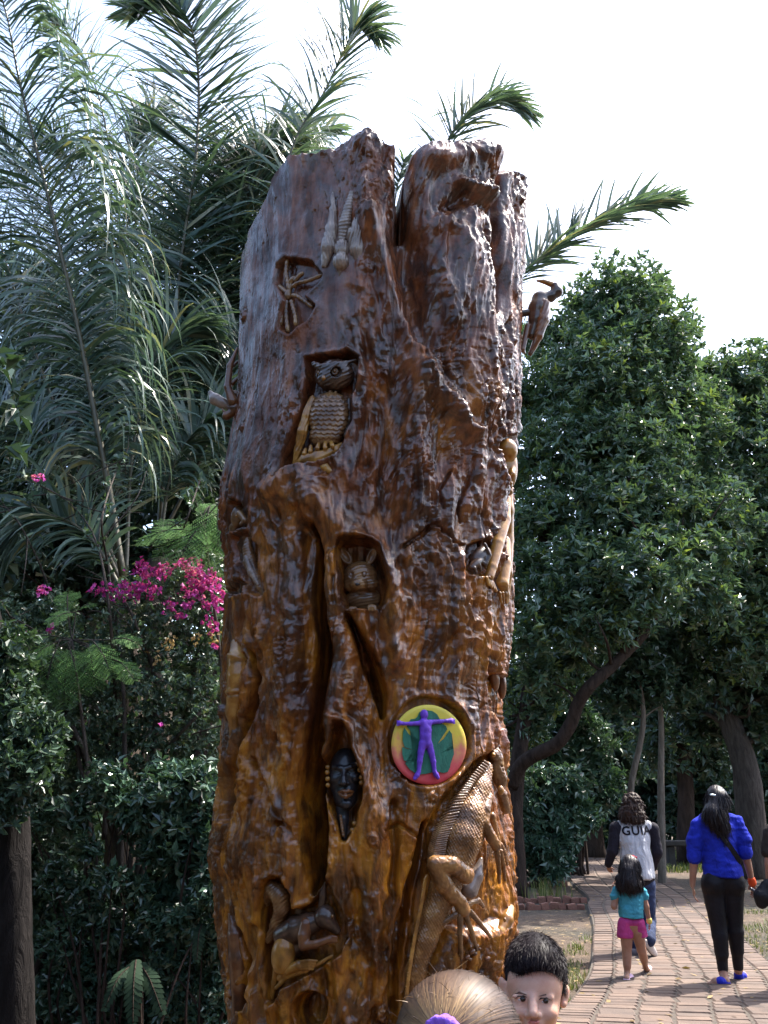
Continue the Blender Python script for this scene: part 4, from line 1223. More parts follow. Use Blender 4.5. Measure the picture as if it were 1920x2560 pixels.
def path_build():
    m, nt, b = nodes('joint_soil')
    f = noise_tex(nt, texco(nt), 30, 5)
    nt.links.new(ramp(nt, f, [(0.3, (0.03, 0.024, 0.018)), (0.7, (0.085, 0.065, 0.05))]), b.inputs['Base Color'])
    b.inputs['Roughness'].default_value = 0.95
    V = np.concatenate([np.c_[PLc, np.full(NS, 0.029)], np.c_[PRc, np.full(NS, 0.029)], np.c_[PLc + [-.05, 0], np.full(NS, -0.06)], np.c_[PRc + [.05, 0], np.full(NS, -0.06)]])
    k = np.arange(NS - 1)
    Q = np.concatenate([np.stack([k, k + NS, k + NS + 1, k + 1], 1), np.stack([k + 2 * NS, k, k + 1, k + 2 * NS + 1], 1), np.stack([k + NS, k + 3 * NS, k + 3 * NS + 1, k + NS + 1], 1)])
    path = obj('path', mesh_np('path', V, Q, None, False), m)
    tag(path, kind='structure')
    # worn clay brick
    bm_, nt, b = nodes('worn_clay_brick')
    oi = nt.nodes.new('ShaderNodeObjectInfo')
    at = nt.nodes.new('ShaderNodeAttribute'); at.attribute_name = 'rnd'
    ad = nt.nodes.new('ShaderNodeMath'); ad.operation = 'ADD'
    nt.links.new(oi.outputs['Random'], ad.inputs[0]); nt.links.new(at.outputs['Fac'], ad.inputs[1])
    fr = nt.nodes.new('ShaderNodeMath'); fr.operation = 'FRACT'; nt.links.new(ad.outputs[0], fr.inputs[0])
    base_ = ramp(nt, fr.outputs[0], [(0.0, (0.085, 0.055, 0.042)), (0.35, (0.115, 0.076, 0.058)), (0.7, (0.135, 0.092, 0.07)), (1.0, (0.095, 0.066, 0.053))])
    g = nt.nodes.new('ShaderNodeNewGeometry')
    n1 = nt.nodes.new('ShaderNodeTexNoise'); n1.inputs['Scale'].default_value = 6; n1.inputs['Detail'].default_value = 6
    nt.links.new(g.outputs['Position'], n1.inputs['Vector'])
    n1.inputs['Scale'].default_value = 2.2; n1.inputs['Roughness'].default_value = 0.7
    dirt = ramp(nt, n1.outputs['Fac'], [(0.3, (0.3, 0.29, 0.29)), (0.45, (0.75, 0.74, 0.73)), (0.7, (1.12, 1.08, 1.02))])
    nt.links.new(mixc(nt, 1.0, base_, dirt, 'MULTIPLY'), b.inputs['Base Color'])
    b.inputs['Roughness'].default_value = 0.85
    n2 = nt.nodes.new('ShaderNodeTexNoise'); n2.inputs['Scale'].default_value = 55; n2.inputs['Detail'].default_value = 5
    nt.links.new(g.outputs['Position'], n2.inputs['Vector'])
    bump(nt, b, n2.outputs['Fac'], 0.6, 0.006)
    # unit brick, bevelled
    def brick_v(e=0.06):
        o = 0.5; i_ = 0.5 - e
        return np.array([(-o, -o, 0), (o, -o, 0), (o, o, 0), (-o, o, 0), (-o, -o, 0.75), (o, -o, 0.75), (o, o, 0.75), (-o, o, 0.75), (-i_, -i_, 1), (i_, -i_, 1), (i_, i_, 1), (-i_, i_, 1)])
    BQ = np.array([(0, 1, 5, 4), (1, 2, 6, 5), (2, 3, 7, 6), (3, 0, 4, 7), (4, 5, 9, 8), (5, 6, 10, 9), (6, 7, 11, 10), (7, 4, 8, 11), (8, 9, 10, 11)])
    unit = mesh_np('brick', brick_v(), BQ, None, False, {'rnd': np.zeros(12)})
    unit.materials.append(bm_)
    lanes = [0, .135, .30, .445, .58, .72, .865, 1.0]
    bricks = []
    r = random.Random(11)
    for li in range(7):
        s = 0.2 + r.random() * 0.1
        edge = li in (0, 6)
        while s < sl[-1] - 0.3:
            st = (0.082 + 0.012 * r.random()) if edge else r.choice([0.125, 0.13, 0.12, 0.24, 0.125])
            if s > 24: st *= 1.0 if not edge else 1.5
            wob = 0.008 * math.sin(s * 1.3 + li * 2)
            t0 = lanes[li] + wob + 0.003; t1 = lanes[li + 1] + (0.008 * math.sin(s * 1.3 + (li + 1) * 2) if li < 6 else 0) - 0.003
            a = on_path(s + st / 2, t0); c = on_path(s + st / 2, t1)
            w = np.linalg.norm(c - a)
            ang = math.atan2(c[1] - a[1], c[0] - a[0]) + r.gauss(0, 0.007)
            bricks.append((*((a + c) / 2), 0.0 + r.gauss(0, 0.0022), w - 0.008, st - (0.007 if edge else 0.007), ang, r.gauss(0, 0.006), r.gauss(0, 0.006), r.random()))
            s += st
    B = np.array(bricks)
    px, py = project(np.c_[B[:, 0], B[:, 1], B[:, 1] * 0 + .03])
    vis = (px < 1950) & (py < 2590) & (px > 1290)
    order = np.argsort(np.where(vis, B[:, 1], 1e6))
    first = set(order[:300].tolist())
    mb = MB()
    uv = brick_v()
    for k, q in enumerate(bricks):
        x, y, z, w, l, a, t1, t2, rd = q
        if k in first:
            o = bpy.data.objects.new('brick', unit)
            o.location = (x, y, z - 0.012); o.rotation_euler = (t1, t2, a); o.scale = (w, l, 0.05)
            COL.objects.link(o); o.parent = path
        else:
            if y < 2: continue
            M = np.array(Matrix.LocRotScale(Vector((x, y, z - 0.012)), Matrix.Rotation(a, 3, 'Z').to_euler(), Vector((w, l, 0.05))))
            mb.add(uv @ M[:3, :3].T + M[:3, 3], BQ, None, rd)
    rest = obj('bricks', mb.mesh('bricks', False), bm_, path)
    rest['kind'] = 'stuff'
    em = simple('red_edging_brick', (0.17, 0.075, 0.052), 0.9, 0.45, 9, 0.01)
    eu = unit.copy(); eu.materials[0] = em
    # edging rows of the flower bed
    for yy, x0, x1, lab in ((15.2, 1.3, 3.06, 'low row of red edging bricks nearest the camera beside the path'), (16.25, 1.5, 3.3, 'low row of red edging bricks behind the nearest row'), (19.7, 1.9, 3.75, 'farthest low row of red edging bricks under the bush')):
        e = empty('brick_edging', ((x0 + x1) / 2, yy, 0), lab, 'brick edging', 'brick edging of the flower bed')
        x = x0
        while x < x1:
            L_ = 0.105 + r.random() * 0.05
            o = bpy.data.objects.new('brick', eu)
            o.location = (x + L_ / 2 - (x0 + x1) / 2, r.gauss(0, 0.02), -0.03); o.rotation_euler = (r.gauss(0, .12), r.gauss(0, .12), r.gauss(0, 0.2)); o.scale = (L_ - 0.012, 0.10, 0.075 + r.random() * 0.05)
            COL.objects.link(o); o.parent = e
            x += L_
path_build()

# soil bank of the planting bed beside the path
def blades(name, pts, h, w, mat, seed, lean=0.5):
    g = np.random.default_rng(seed)
    n = len(pts)
    a = g.random(n) * 2 * np.pi
    hh = h * (0.5 + g.random(n))
    side = np.stack([np.cos(a), np.sin(a), 0 * a], 1) * (w * (0.7 + 0.6 * g.random(n)))[:, None]
    ln = np.stack([-np.sin(a), np.cos(a), 0 * a], 1) * (hh * lean * g.normal(0, 1, n))[:, None]
    b0 = pts - side / 2; b1 = pts + side / 2
    m = pts + np.array([0, 0, 1.0]) * (hh * 0.55)[:, None] + ln * 0.3
    t = pts + np.array([0, 0, 1.0]) * hh[:, None] * 0.95 + ln
    V = np.stack([b0, b1, m + side * 0.35, m - side * 0.35, t], 1).reshape(-1, 3)
    k = np.arange(n) * 5
    Q = np.stack([k, k + 1, k + 2, k + 3], 1); T = np.stack([k + 3, k + 2, k + 4], 1)
    o = obj(name, mesh_np(name, V, Q, T, True, {'rnd': np.repeat(g.random(n), 5)}), mat)
    return o
M_GRASS = leaf_mat('grass_blades', (0.035, 0.055, 0.014), (0.13, 0.17, 0.04), 0.2, 0.6, 0.3, (0.25, 0.22, 0.10))
def scatter(n, x0, x1, y0, y1, seed, keep):
    g = np.random.default_rng(seed)
    p = np.stack([g.uniform(x0, x1, n), g.uniform(y0, y1, n), np.zeros(n)], 1)
    return p[keep(p)] - np.array([0, 0, 0.02])
def xl(y): return np.interp(y, PLc[:, 1], PLc[:, 0])
def xr(y): return np.interp(y, PRc[:, 1], PRc[:, 0])
g1 = scatter(26000, 3, 9, 6.5, 15, 1, lambda p: (p[:, 0] > xr(p[:, 1]) + 0.05) & (noise3(p * 1.1, 3) > -0.15))
g2 = scatter(16000, 0.3, 3.2, 6.5, 12.2, 2, lambda p: (p[:, 0] < xl(p[:, 1]) - 0.02) & (p[:, 0] > xl(p[:, 1]) - 0.25 - 0.12 * np.clip(11.5 - p[:, 1], 0, 5)) & (noise3(p * 1.6, 4) > -0.1))
tag(blades('grass', np.concatenate([g1, g2]), 0.05, 0.008, M_GRASS, 5, 0.7), 'short patchy grass along both sides of the brick path', 'grass', kind='stuff')
g3 = scatter(16000, 4, 16, 24, 36, 6, lambda p: (p[:, 0] > xr(p[:, 1]) + 0.1) & (noise3(p * 0.5, 8) > -0.35))
g4 = scatter(9000, -12, -1.5, 14, 34, 9, lambda p: noise3(p * 0.4, 9) > 0.0)
tag(blades('grass', np.concatenate([g3, g4]), 0.13, 0.03, M_GRASS, 7, 0.5), 'green lawn in the clearing beyond the trees', 'grass', kind='stuff')
g5 = scatter(900, 1.5, 3.3, 16.4, 19.5, 12, lambda p: noise3(p * 1.2, 2) > 0.05)
g6 = scatter(2600, 0.4, 6, 6.5, 14, 14, lambda p: (p[:, 0] > xl(p[:, 1])) & (p[:, 0] < xr(p[:, 1])) & (np.abs(((p[:, 0] - xl(p[:, 1])) / (xr(p[:, 1]) - xl(p[:, 1])) - 0.135)) < 0.02) & (noise3(p * 1.5, 5) > 0.12))
tag(blades('weeds', np.concatenate([g5]), 0.28, 0.012, M_GRASS, 13, 0.6), 'thin weeds standing in the bed between the edging bricks', 'weeds', kind='stuff')
g6[:, 2] = 0.02
tag(blades('moss', g6, 0.025, 0.010, M_GRASS, 15, 0.8), 'tiny weeds growing in a joint of the brick path', 'weeds', kind='stuff')
# dry leaves and litter on the soil
def litter():
    g = np.random.default_rng(21)
    n = 4200
    p = np.stack([g.uniform(-4, 7, n), g.uniform(5.5, 18, n), np.full(n, -0.005)], 1)
    inside = (p[:, 0] > xl(p[:, 1]) - 0.02) & (p[:, 0] < xr(p[:, 1]) + .02)
    p[inside, 2] = 0.043
    p = p[~inside | (g.random(n) < 0.22)]
    n = len(p)
    a = g.random(n) * 6.28; L_ = g.uniform(0.015, 0.045, n)
    u = np.stack([np.cos(a), np.sin(a), g.normal(0, .15, n)], 1) * L_[:, None]; v_ = np.stack([-np.sin(a), np.cos(a), g.normal(0, .25, n)], 1) * (L_ * 0.45)[:, None]
    V = np.stack([p - u, p + v_, p + u, p - v_], 1).reshape(-1, 3); V[:, 2] = np.maximum(V[:, 2], 0.002 + 0 * V[:, 2])
    k = np.arange(n) * 4
    tag(obj('leaf_litter', mesh_np('leaf_litter', V, None, np.concatenate([np.stack([k, k + 1, k + 2], 1), np.stack([k, k + 2, k + 3], 1)]), False, {'rnd': np.repeat(g.random(n), 4)}),
            leaf_mat('dry_leaf', (0.07, 0.045, 0.02), (0.28, 0.20, 0.10), 0.1, 0.8, 0.2)), 'scattered dry leaves on soil and path', 'leaves', kind='stuff')
litter()
# ================================================================== VEGETATION
def unit(v):
    return v / (np.linalg.norm(v, axis=-1, keepdims=True) + 1e-12)
def leaf_arrays(base_, dirs, nor, L, Wd, fold=0.18, curl=0.15, g=None):
    """rhombic folded leaves: arrays of base points, directions and normals"""
    side = unit(np.cross(dirs, nor))
    L = L[:, None]; Wd = Wd[:, None]
    b0 = base_
    mid_ = base_ + dirs * L * 0.45
    l1 = mid_ + side * Wd * 0.5 + nor * Wd * fold
    r1 = mid_ - side * Wd * 0.5 + nor * Wd * fold
    tip = base_ + dirs * L - nor * L * curl
    V = np.stack([b0, l1, tip, r1], 1).reshape(-1, 3)
    k = np.arange(len(base_)) * 4
    T = np.concatenate([np.stack([k, k + 2, k + 1], 1), np.stack([k, k + 3, k + 2], 1)])
    return V, T
def sprig_leaves(cent, axis, nl, L, aspect, g, spread=(0.5, 1.35), stem=0.6):
    """a whorl of nl leaves round each shoot tip"""
    n = len(cent)
    ref = unit(g.normal(size=(n, 3)))
    u = unit(np.cross(axis, ref)); w = np.cross(axis, u)
    Bs, Ds, Ns, Ls = [], [], [], []
    for k in range(nl):
        az = (k / nl * 2 * np.pi * 1.618 * 2 + g.uniform(0, 6.28, n) * 0.25)
        tl = g.uniform(spread[0], spread[1], n)
        rad = np.cos(az)[:, None] * u + np.sin(az)[:, None] * w
        d = unit(np.cos(tl)[:, None] * axis + np.sin(tl)[:, None] * rad)
        d[:, 2] -= 0.12
        d = unit(d)
        nn = unit(axis - d * (axis * d).sum(1, keepdims=True) + g.normal(0, 0.25, (n, 3)))
        nn = unit(nn - d * (nn * d).sum(1, keepdims=True))
        ln = L * g.uniform(0.65, 1.15, n)
        Bs.append(cent - axis * (ln * stem * (k / nl))[:, None]); Ds.append(d); Ns.append(nn); Ls.append(ln)
    Bs, Ds, Ns, Ls = map(np.concatenate, (Bs, Ds, Ns, Ls))
    V, T = leaf_arrays(Bs, Ds, Ns, Ls, Ls * aspect)
    rs = np.tile(g.random(n), nl) * 0.6 + g.random(n * nl) * 0.4
    return V, T, np.repeat(rs, 4)
def blob(px, py, Y, r, fz=1.0, fy=1.0):
    c = P(px, py, Y)
    u = r * mpp(c)
    return (c, np.array([u, u * fy, u * fz]))
def crown_points(blobs, n, g, shell=(0.5, 1.08), seed=0, gap=0.0):
    w = np.array([b[1][0] * b[1][2] for b in blobs]); w /= w.sum()
    idx = g.choice(len(blobs), size=int(n * 1.6), p=w)
    d = unit(g.normal(size=(len(idx), 3)))
    rad = g.uniform(shell[0], shell[1], len(idx))
    C = np.array([b[0] for b in blobs]); Rr = np.array([b[1] for b in blobs])
    p = C[idx] + d * Rr[idx] * rad[:, None]
    p += 0.22 * Rr[idx].mean(1)[:, None] * np.stack([noise3(p * 1.6, seed + 1), noise3(p * 1.6, seed + 2), noise3(p * 1.6, seed + 3)], 1)
    keep = np.ones(len(p), bool)
    for j in range(len(blobs)):
        q = np.linalg.norm((p - C[j]) / Rr[j], axis=1)
        keep &= ~((q < shell[0]) & (idx != j))
    keep &= noise3(p * (1.1 / max(Rr[:, 0].mean(), 0.1)) * 1.4, seed + 9) > gap - 0.35
    p, d = p[keep][:n], d[keep][:n]
    return p, d
def crown(name, blobs, n, nl, L, aspect, mat, parent, seed, shell=(0.45, 1.08), gap=0.0, upb=0.7, spread=(0.5, 1.35)):
    g = np.random.default_rng(seed)
    p, d = crown_points(blobs, n, g, shell, seed, gap)
    ax = unit(d * 0.9 + np.array([0, 0, upb]) + g.normal(0, 0.45, p.shape))
    V, T, rs = sprig_leaves(p, ax, nl, L, aspect, g, spread)
    o = obj(name, mesh_np(name, V, None, T, False, {'rnd': rs}), mat, parent)
    return o, p
def bark(name, c1, c2, sc=12):
    m, nt, b = nodes(name)
    f = noise_tex(nt, texco(nt, (1, 1, 0.25)), sc, 6, 0.65, 0.6)
    nt.links.new(ramp(nt, f, [(0.3, c1), (0.7, c2)]), b.inputs['Base Color'])
    b.inputs['Roughness'].default_value = 0.9
    b.inputs['Specular IOR Level'].default_value = 0.1
    bump(nt, b, f, 0.9, 0.05)
    return m
B_DARK = bark('dark_bark', (0.018, 0.013, 0.011), (0.055, 0.038, 0.03))
B_GREY = bark('grey_bark', (0.035, 0.029, 0.025), (0.095, 0.08, 0.07))
B_PALE = bark('pale_bark', (0.08, 0.065, 0.052), (0.2, 0.17, 0.14))
def wood(name, branches, mat, parent, sides=9, wob=0.12, seed=0):
    mb = MB()
    for k, (pts, rad) in enumerate(branches):
        tube(mb, pts, rad, sides, max(8, len(pts) * 6), wob, seed + k)
    return obj(name, mb.mesh(name), mat, parent)
def twigs_to(branches, trunk_pts, targets, r0, g, n):
    """thin limbs from the nearest trunk points to crown points"""
    tp = np.array(trunk_pts)
    pick = g.choice(len(targets), size=min(n, len(targets)), replace=False)
    for k in pick:
        t = targets[k]
        below = tp[tp[:, 2] < t[2] - 0.1]
        if len(below) == 0: below = tp
        s = below[np.argmin(np.linalg.norm(below - t, axis=1))]
        m_ = (s + t) / 2 + g.normal(0, 0.12, 3) * np.linalg.norm(t - s)
        branches.append(([s, m_, t], [r0, r0 * 0.6, r0 * 0.2]))
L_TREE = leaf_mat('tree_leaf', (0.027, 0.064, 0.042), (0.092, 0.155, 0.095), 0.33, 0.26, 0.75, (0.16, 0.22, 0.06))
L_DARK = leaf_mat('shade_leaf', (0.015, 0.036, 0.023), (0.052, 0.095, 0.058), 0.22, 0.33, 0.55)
L_GLOSS = leaf_mat('glossy_leaf', (0.02, 0.052, 0.034), (0.065, 0.125, 0.08), 0.15, 0.25, 0.65)
L_BOUG = leaf_mat('bougainvillea_leaf', (0.024, 0.052, 0.034), (0.08, 0.14, 0.09), 0.25, 0.33, 0.55, (0.16, 0.18, 0.1))
L_FEATH = leaf_mat('feathery_leaf', (0.05, 0.12, 0.03), (0.12, 0.24, 0.065), 0.3, 0.45, 0.4)
L_PALM = leaf_mat('palm_leaflet', (0.022, 0.058, 0.05), (0.12, 0.18, 0.15), 0.32, 0.33, 0.6, (0.27, 0.26, 0.16))
L_FLOW = leaf_mat('magenta_bract', (0.30, 0.015, 0.20), (0.56, 0.08, 0.42), 0.35, 0.6, 0.2, (0.68, 0.25, 0.55))

# ---- the big tree on the right, with its bent limb
def right_tree():
    K = 1.65
    P = lambda x, y, Y: globals()['P'](x, y, Y * K)
    blob = lambda x, y, Y, r: globals()['blob'](x, y, Y * K, r)
    base_ = P(1292, 2200, 10.4); base_[2] = -0.05
    t = empty('leafy_tree', (base_[0], base_[1], 0), 'large leafy tree with a bent dark limb right of the trunk', 'tree')
    main = [base_, P(1288, 1990, 10.4), P(1318, 1750, 10.5), P(1352, 1500, 10.6), P(1370, 1270, 10.7), P(1440, 1050, 10.9), P(1530, 860, 11)]
    limb = [P(1280, 1965, 10.35), P(1310, 1905, 10.2), P(1391, 1860, 10.0), P(1426, 1812, 9.9), P(1446, 1759, 9.8), P(1478, 1713, 9.7), P(1535, 1660, 9.7), P(1606, 1589, 9.8), P(1640, 1530, 9.9), P(1680, 1430, 10.1)]
    br = [(main, [0.17, 0.15, 0.14, 0.12, 0.1, 0.08, 0.04]), (limb, [0.13, 0.13, 0.125, 0.12, 0.115, 0.11, 0.1, 0.09, 0.08, 0.04]),
          ([P(1440, 1050, 10.9), P(1540, 1000, 10.6), P(1640, 960, 10.6)], [0.08, 0.06, 0.025]),
          ([P(1560, 1635, 9.7), P(1560, 1520, 9.8), P(1520, 1400, 10)], [0.08, 0.06, 0.03]),
          ([P(1370, 1300, 10.7), P(1480, 1230, 10.2), P(1600, 1190, 10)], [0.08, 0.06, 0.025])]
    bl = [blob(*q) for q in [(1560, 735, 11, 85), (1500, 800, 11.2, 95), (1610, 840, 10.8, 110), (1420, 870, 11.2, 80), (1660, 900, 11, 70), (1370, 1000, 11.3, 100), (1500, 960, 10.6, 140), (1630, 1010, 10.8, 110), (1340, 1140, 10.9, 80), (1450, 1130, 10.5, 120), (1570, 1140, 10.3, 130), (1690, 1130, 10.9, 75), (1340, 1290, 10.6, 70), (1430, 1290, 10.3, 110), (1550, 1290, 10.1, 120), (1670, 1260, 10.4, 95),
                             (1330, 1430, 10.1, 62), (1420, 1440, 9.8, 90), (1520, 1450, 9.6, 105), (1620, 1440, 9.5, 95), (1720, 1420, 9.9, 85), (1330, 1590, 9.8, 60), (1400, 1540, 9.7, 70), (1480, 1560, 9.6, 75), (1350, 1680, 10, 50), (1560, 1530, 9.5, 70), (1780, 1500, 10, 60), (1760, 1010, 11.2, 55), (1740, 1100, 11, 80), (1800, 1300, 10.6, 90), (1760, 1390, 10.3, 80), (1430, 1640, 10.4, 60), (1330, 1780, 10.6, 60), (1380, 1720, 10.6, 60), (1290, 1830, 10.8, 60), (1450, 750, 11.4, 40), (1350, 830, 11.4, 55), (1640, 720, 11.2, 35), (1700, 830, 11.2, 45), (1290, 1000, 11.6, 70), (1290, 1180, 11.4, 70), (1285, 1350, 11.2, 70), (1285, 1520, 11, 70), (1290, 1700, 11, 70), (1270, 860, 11.8, 50), (1200, 1050, 12, 90), (1180, 1250, 12, 90), (1190, 1450, 11.8, 90), (1180, 1650, 11.6, 90), (1200, 1850, 11.6, 80), (1110, 1150, 12.4, 90), (1100, 1380, 12.2, 90), (1100, 1600, 12, 90), (1120, 1800, 12, 80), (1700, 1010, 11, 60)]]
    o, p = crown('crown', bl, 15000, 7, 0.19, 0.44, L_TREE, t, 101, (0.25, 1.32), 0.13)
    g = np.random.default_rng(5)
    twigs_to(br, np.concatenate([catmull(np.array(main), 30)[8:], catmull(np.array(limb), 30)[12:]]), p, 0.035, g, 60)
    wood('trunk', br, B_DARK, t, 9, 0.14, 3)
right_tree()
def far_right_tree():
    K = 1.4
    P = lambda x, y, Y: globals()['P'](x, y, Y * K)
    blob = lambda x, y, Y, r: globals()['blob'](x, y, Y * K, r)
    base_ = P(2010, 2250, 14.5); base_[2] = -0.05
    t = empty('leafy_tree', (base_[0], base_[1], 0), 'leafy tree at the right edge behind the large one', 'tree')
    main = [base_, P(2000, 1900, 14.5), P(1960, 1600, 14.5), P(1870, 1300, 14.5), P(1860, 1050, 14.4)]
    br = [(main, [0.2, 0.17, 0.15, 0.1, 0.04]), ([P(1885, 1500, 14.5), P(1800, 1380, 14.3), P(1740, 1250, 14.2)], [0.08, 0.06, 0.02])]
    bl = [blob(*q) for q in [(1885, 925, 14.5, 75), (1840, 985, 14.3, 95), (1800, 960, 14.3, 60), (1760, 980, 14.3, 60), (1725, 930, 14.4, 45), (1760, 900, 14.4, 25), (1920, 1040, 14.5, 110), (1770, 1070, 14.2, 75), (1860, 1140, 14, 130), (1740, 1180, 14.3, 90), (1940, 1220, 14.3, 130), (1820, 1290, 13.8, 130), (1730, 1330, 14.2, 90), (1920, 1400, 13.8, 130), (1820, 1450, 13.6, 120), (1930, 1560, 13.7, 110), (1840, 1590, 13.8, 100), (1760, 1560, 14, 80), (2020, 1100, 14.6, 140), (2030, 1350, 14.3, 140)]]
    o, p = crown('crown', bl, 7500, 7, 0.21, 0.42, L_TREE, t, 111, (0.25, 1.32), 0.13)
    twigs_to(br, catmull(np.array(main), 30)[8:], p, 0.03, np.random.default_rng(6), 36)
    wood('trunk', br, B_DARK, t, 9, 0.12, 7)
far_right_tree()
# ---- dark wood beyond the path: trunks one can pick out, with crowns that close the view
def wood_tree(px, D, w, h, lab, seed, crown_px, mat=L_DARK, bk=B_DARK, n=1500, L=0.26, lean=0.0, group='trees of the dark wood'):
    b0 = P(px, 2032, D); b0[2] = -0.1
    t = empty('shade_tree', (b0[0], b0[1], 0), lab, 'tree', group)
    g = np.random.default_rng(seed)
    top = b0 + np.array([lean * h, 0, h])
    main = [b0, b0 * 0.7 + top * 0.3 + g.normal(0, .12, 3) * [1, 1, 0], b0 * 0.4 + top * 0.6 + g.normal(0, .2, 3) * [1, 1, 0], top]
    br = [(main, [w * 1.25, w, w * 0.75, w * 0.25])]
    bl = [blob(a, b, D + dd, r) for a, b, dd, r in crown_px]
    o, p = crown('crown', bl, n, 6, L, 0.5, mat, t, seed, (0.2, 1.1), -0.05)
    twigs_to(br, catmull(np.array(main), 20)[6:], p, w * 0.3, g, 16)
    wood('trunk', br, bk, t, 9, 0.12, seed)
wood_tree(1862, 22, 0.30, 9, 'thick grey trunk standing behind the woman in blue', 201, [(1860, 1600, 0, 130), (1780, 1680, 0, 120), (1930, 1720, 0, 120), (1870, 1800, .5, 90), (1740, 1800, 1, 90)], bk=B_GREY, lean=-0.05)
wood_tree(1700, 27, 0.22, 9, 'dark trunk left of the woman in blue', 202, [(1700, 1600, 0, 110), (1640, 1700, 0, 110), (1720, 1780, 0, 100), (1780, 1880, 0, 80), (1660, 1850, 0, 90)])
wood_tree(1585, 19, 0.07, 6, 'slender pale stem above the head of the guide', 203, [(1560, 1640, 0, 80), (1620, 1700, 0, 70), (1540, 1730, 0, 60)], bk=B_PALE, n=700, L=0.2)
wood_tree(1638, 20, 0.075, 6.5, 'slender pale stem right of the guide', 204, [(1660, 1620, 0, 80), (1690, 1700, 0, 70)], bk=B_PALE, n=600, L=0.2, lean=0.03)
wood_tree(1480, 31, 0.3, 10, 'dark tree behind the bend of the path', 205, [(1480, 1560, 0, 120), (1400, 1680, 0, 120), (1520, 1720, 0, 110), (1450, 1820, 0, 110), (1540, 1880, 0, 100), (1400, 1930, 0, 100), (1330, 1800, 0, 120), (1480, 1990, 0, 80)], n=2200, L=0.34)
wood_tree(1600, 38, 0.35, 11, 'distant dark tree closing the end of the path', 206, [(1600, 1560, 0, 130), (1560, 1700, 0, 120), (1650, 1720, 0, 120), (1600, 1850, 0, 120), (1520, 1960, 0, 90), (1680, 1960, 0, 100), (1600, 2040, 0, 70), (1500, 2060, 0, 60)], n=2400, L=0.42)
wood_tree(1780, 36, 0.35, 11, 'distant dark tree behind the woman in blue', 207, [(1780, 1600, 0, 130), (1740, 1750, 0, 120), (1840, 1760, 0, 120), (1780, 1900, 0, 120), (1880, 1930, 0, 110), (1720, 2020, 0, 80), (1820, 2040, 0, 80)], n=2400, L=0.42)
wood_tree(1960, 30, 0.35, 11, 'distant dark tree at the right edge of the picture', 208, [(1950, 1600, 0, 140), (1920, 1760, 0, 120), (1990, 1880, 0, 140), (1910, 1960, 0, 100), (1960, 2060, 0, 90)], n=2000, L=0.36)
# ---- broad-leaved bushes left of the path
def path_bush(cpx, D, blobs, lab, seed, n, L):
    b0 = P(cpx, 2150, D); b0[2] = 0
    t = empty('broadleaf_bush', tuple(b0), lab, 'bush', 'bushes beside the path')
    bl = [blob(a, b, D + dd, r) for a, b, dd, r in blobs]
    o, p = crown('foliage', bl, n, 6, L, 0.45, L_GLOSS, t, seed, (0.3, 1.08), -0.05, 0.2, (0.7, 1.7))
    g = np.random.default_rng(seed); br = []
    for k in range(12):
        q = p[g.integers(len(p))]
        br.append(([b0 + g.normal(0, .15, 3) * [1, 1, 0], (b0 + q) / 2 + g.normal(0, .15, 3), q], [0.035, 0.025, 0.008]))
    wood('stems', br, B_DARK, t, 6, 0.1, seed)
path_bush(1350, 19.5, [(1320, 2110, 0, 75), (1370, 2130, -.3, 60), (1390, 2060, 0, 75), (1320, 2000, 0, 80), (1400, 1980, 0, 70), (1440, 2030, 0.5, 60), (1290, 2050, 0, 60), (1385, 2160, -.3, 40)], 'broad-leaved bush beside the far bend of the path', 301, 2600, 0.19)
path_bush(1450, 22.5, [(1450, 1940, 0, 80), (1500, 1960, 0, 60), (1390, 1900, 0, 80), (1470, 1850, 0, 70), (1330, 1880, 0, 80), (1350, 1960, 0.3, 80), (1420, 1780, 0, 60)], 'taller bush with drooping leaves behind the first', 302, 2600, 0.21)
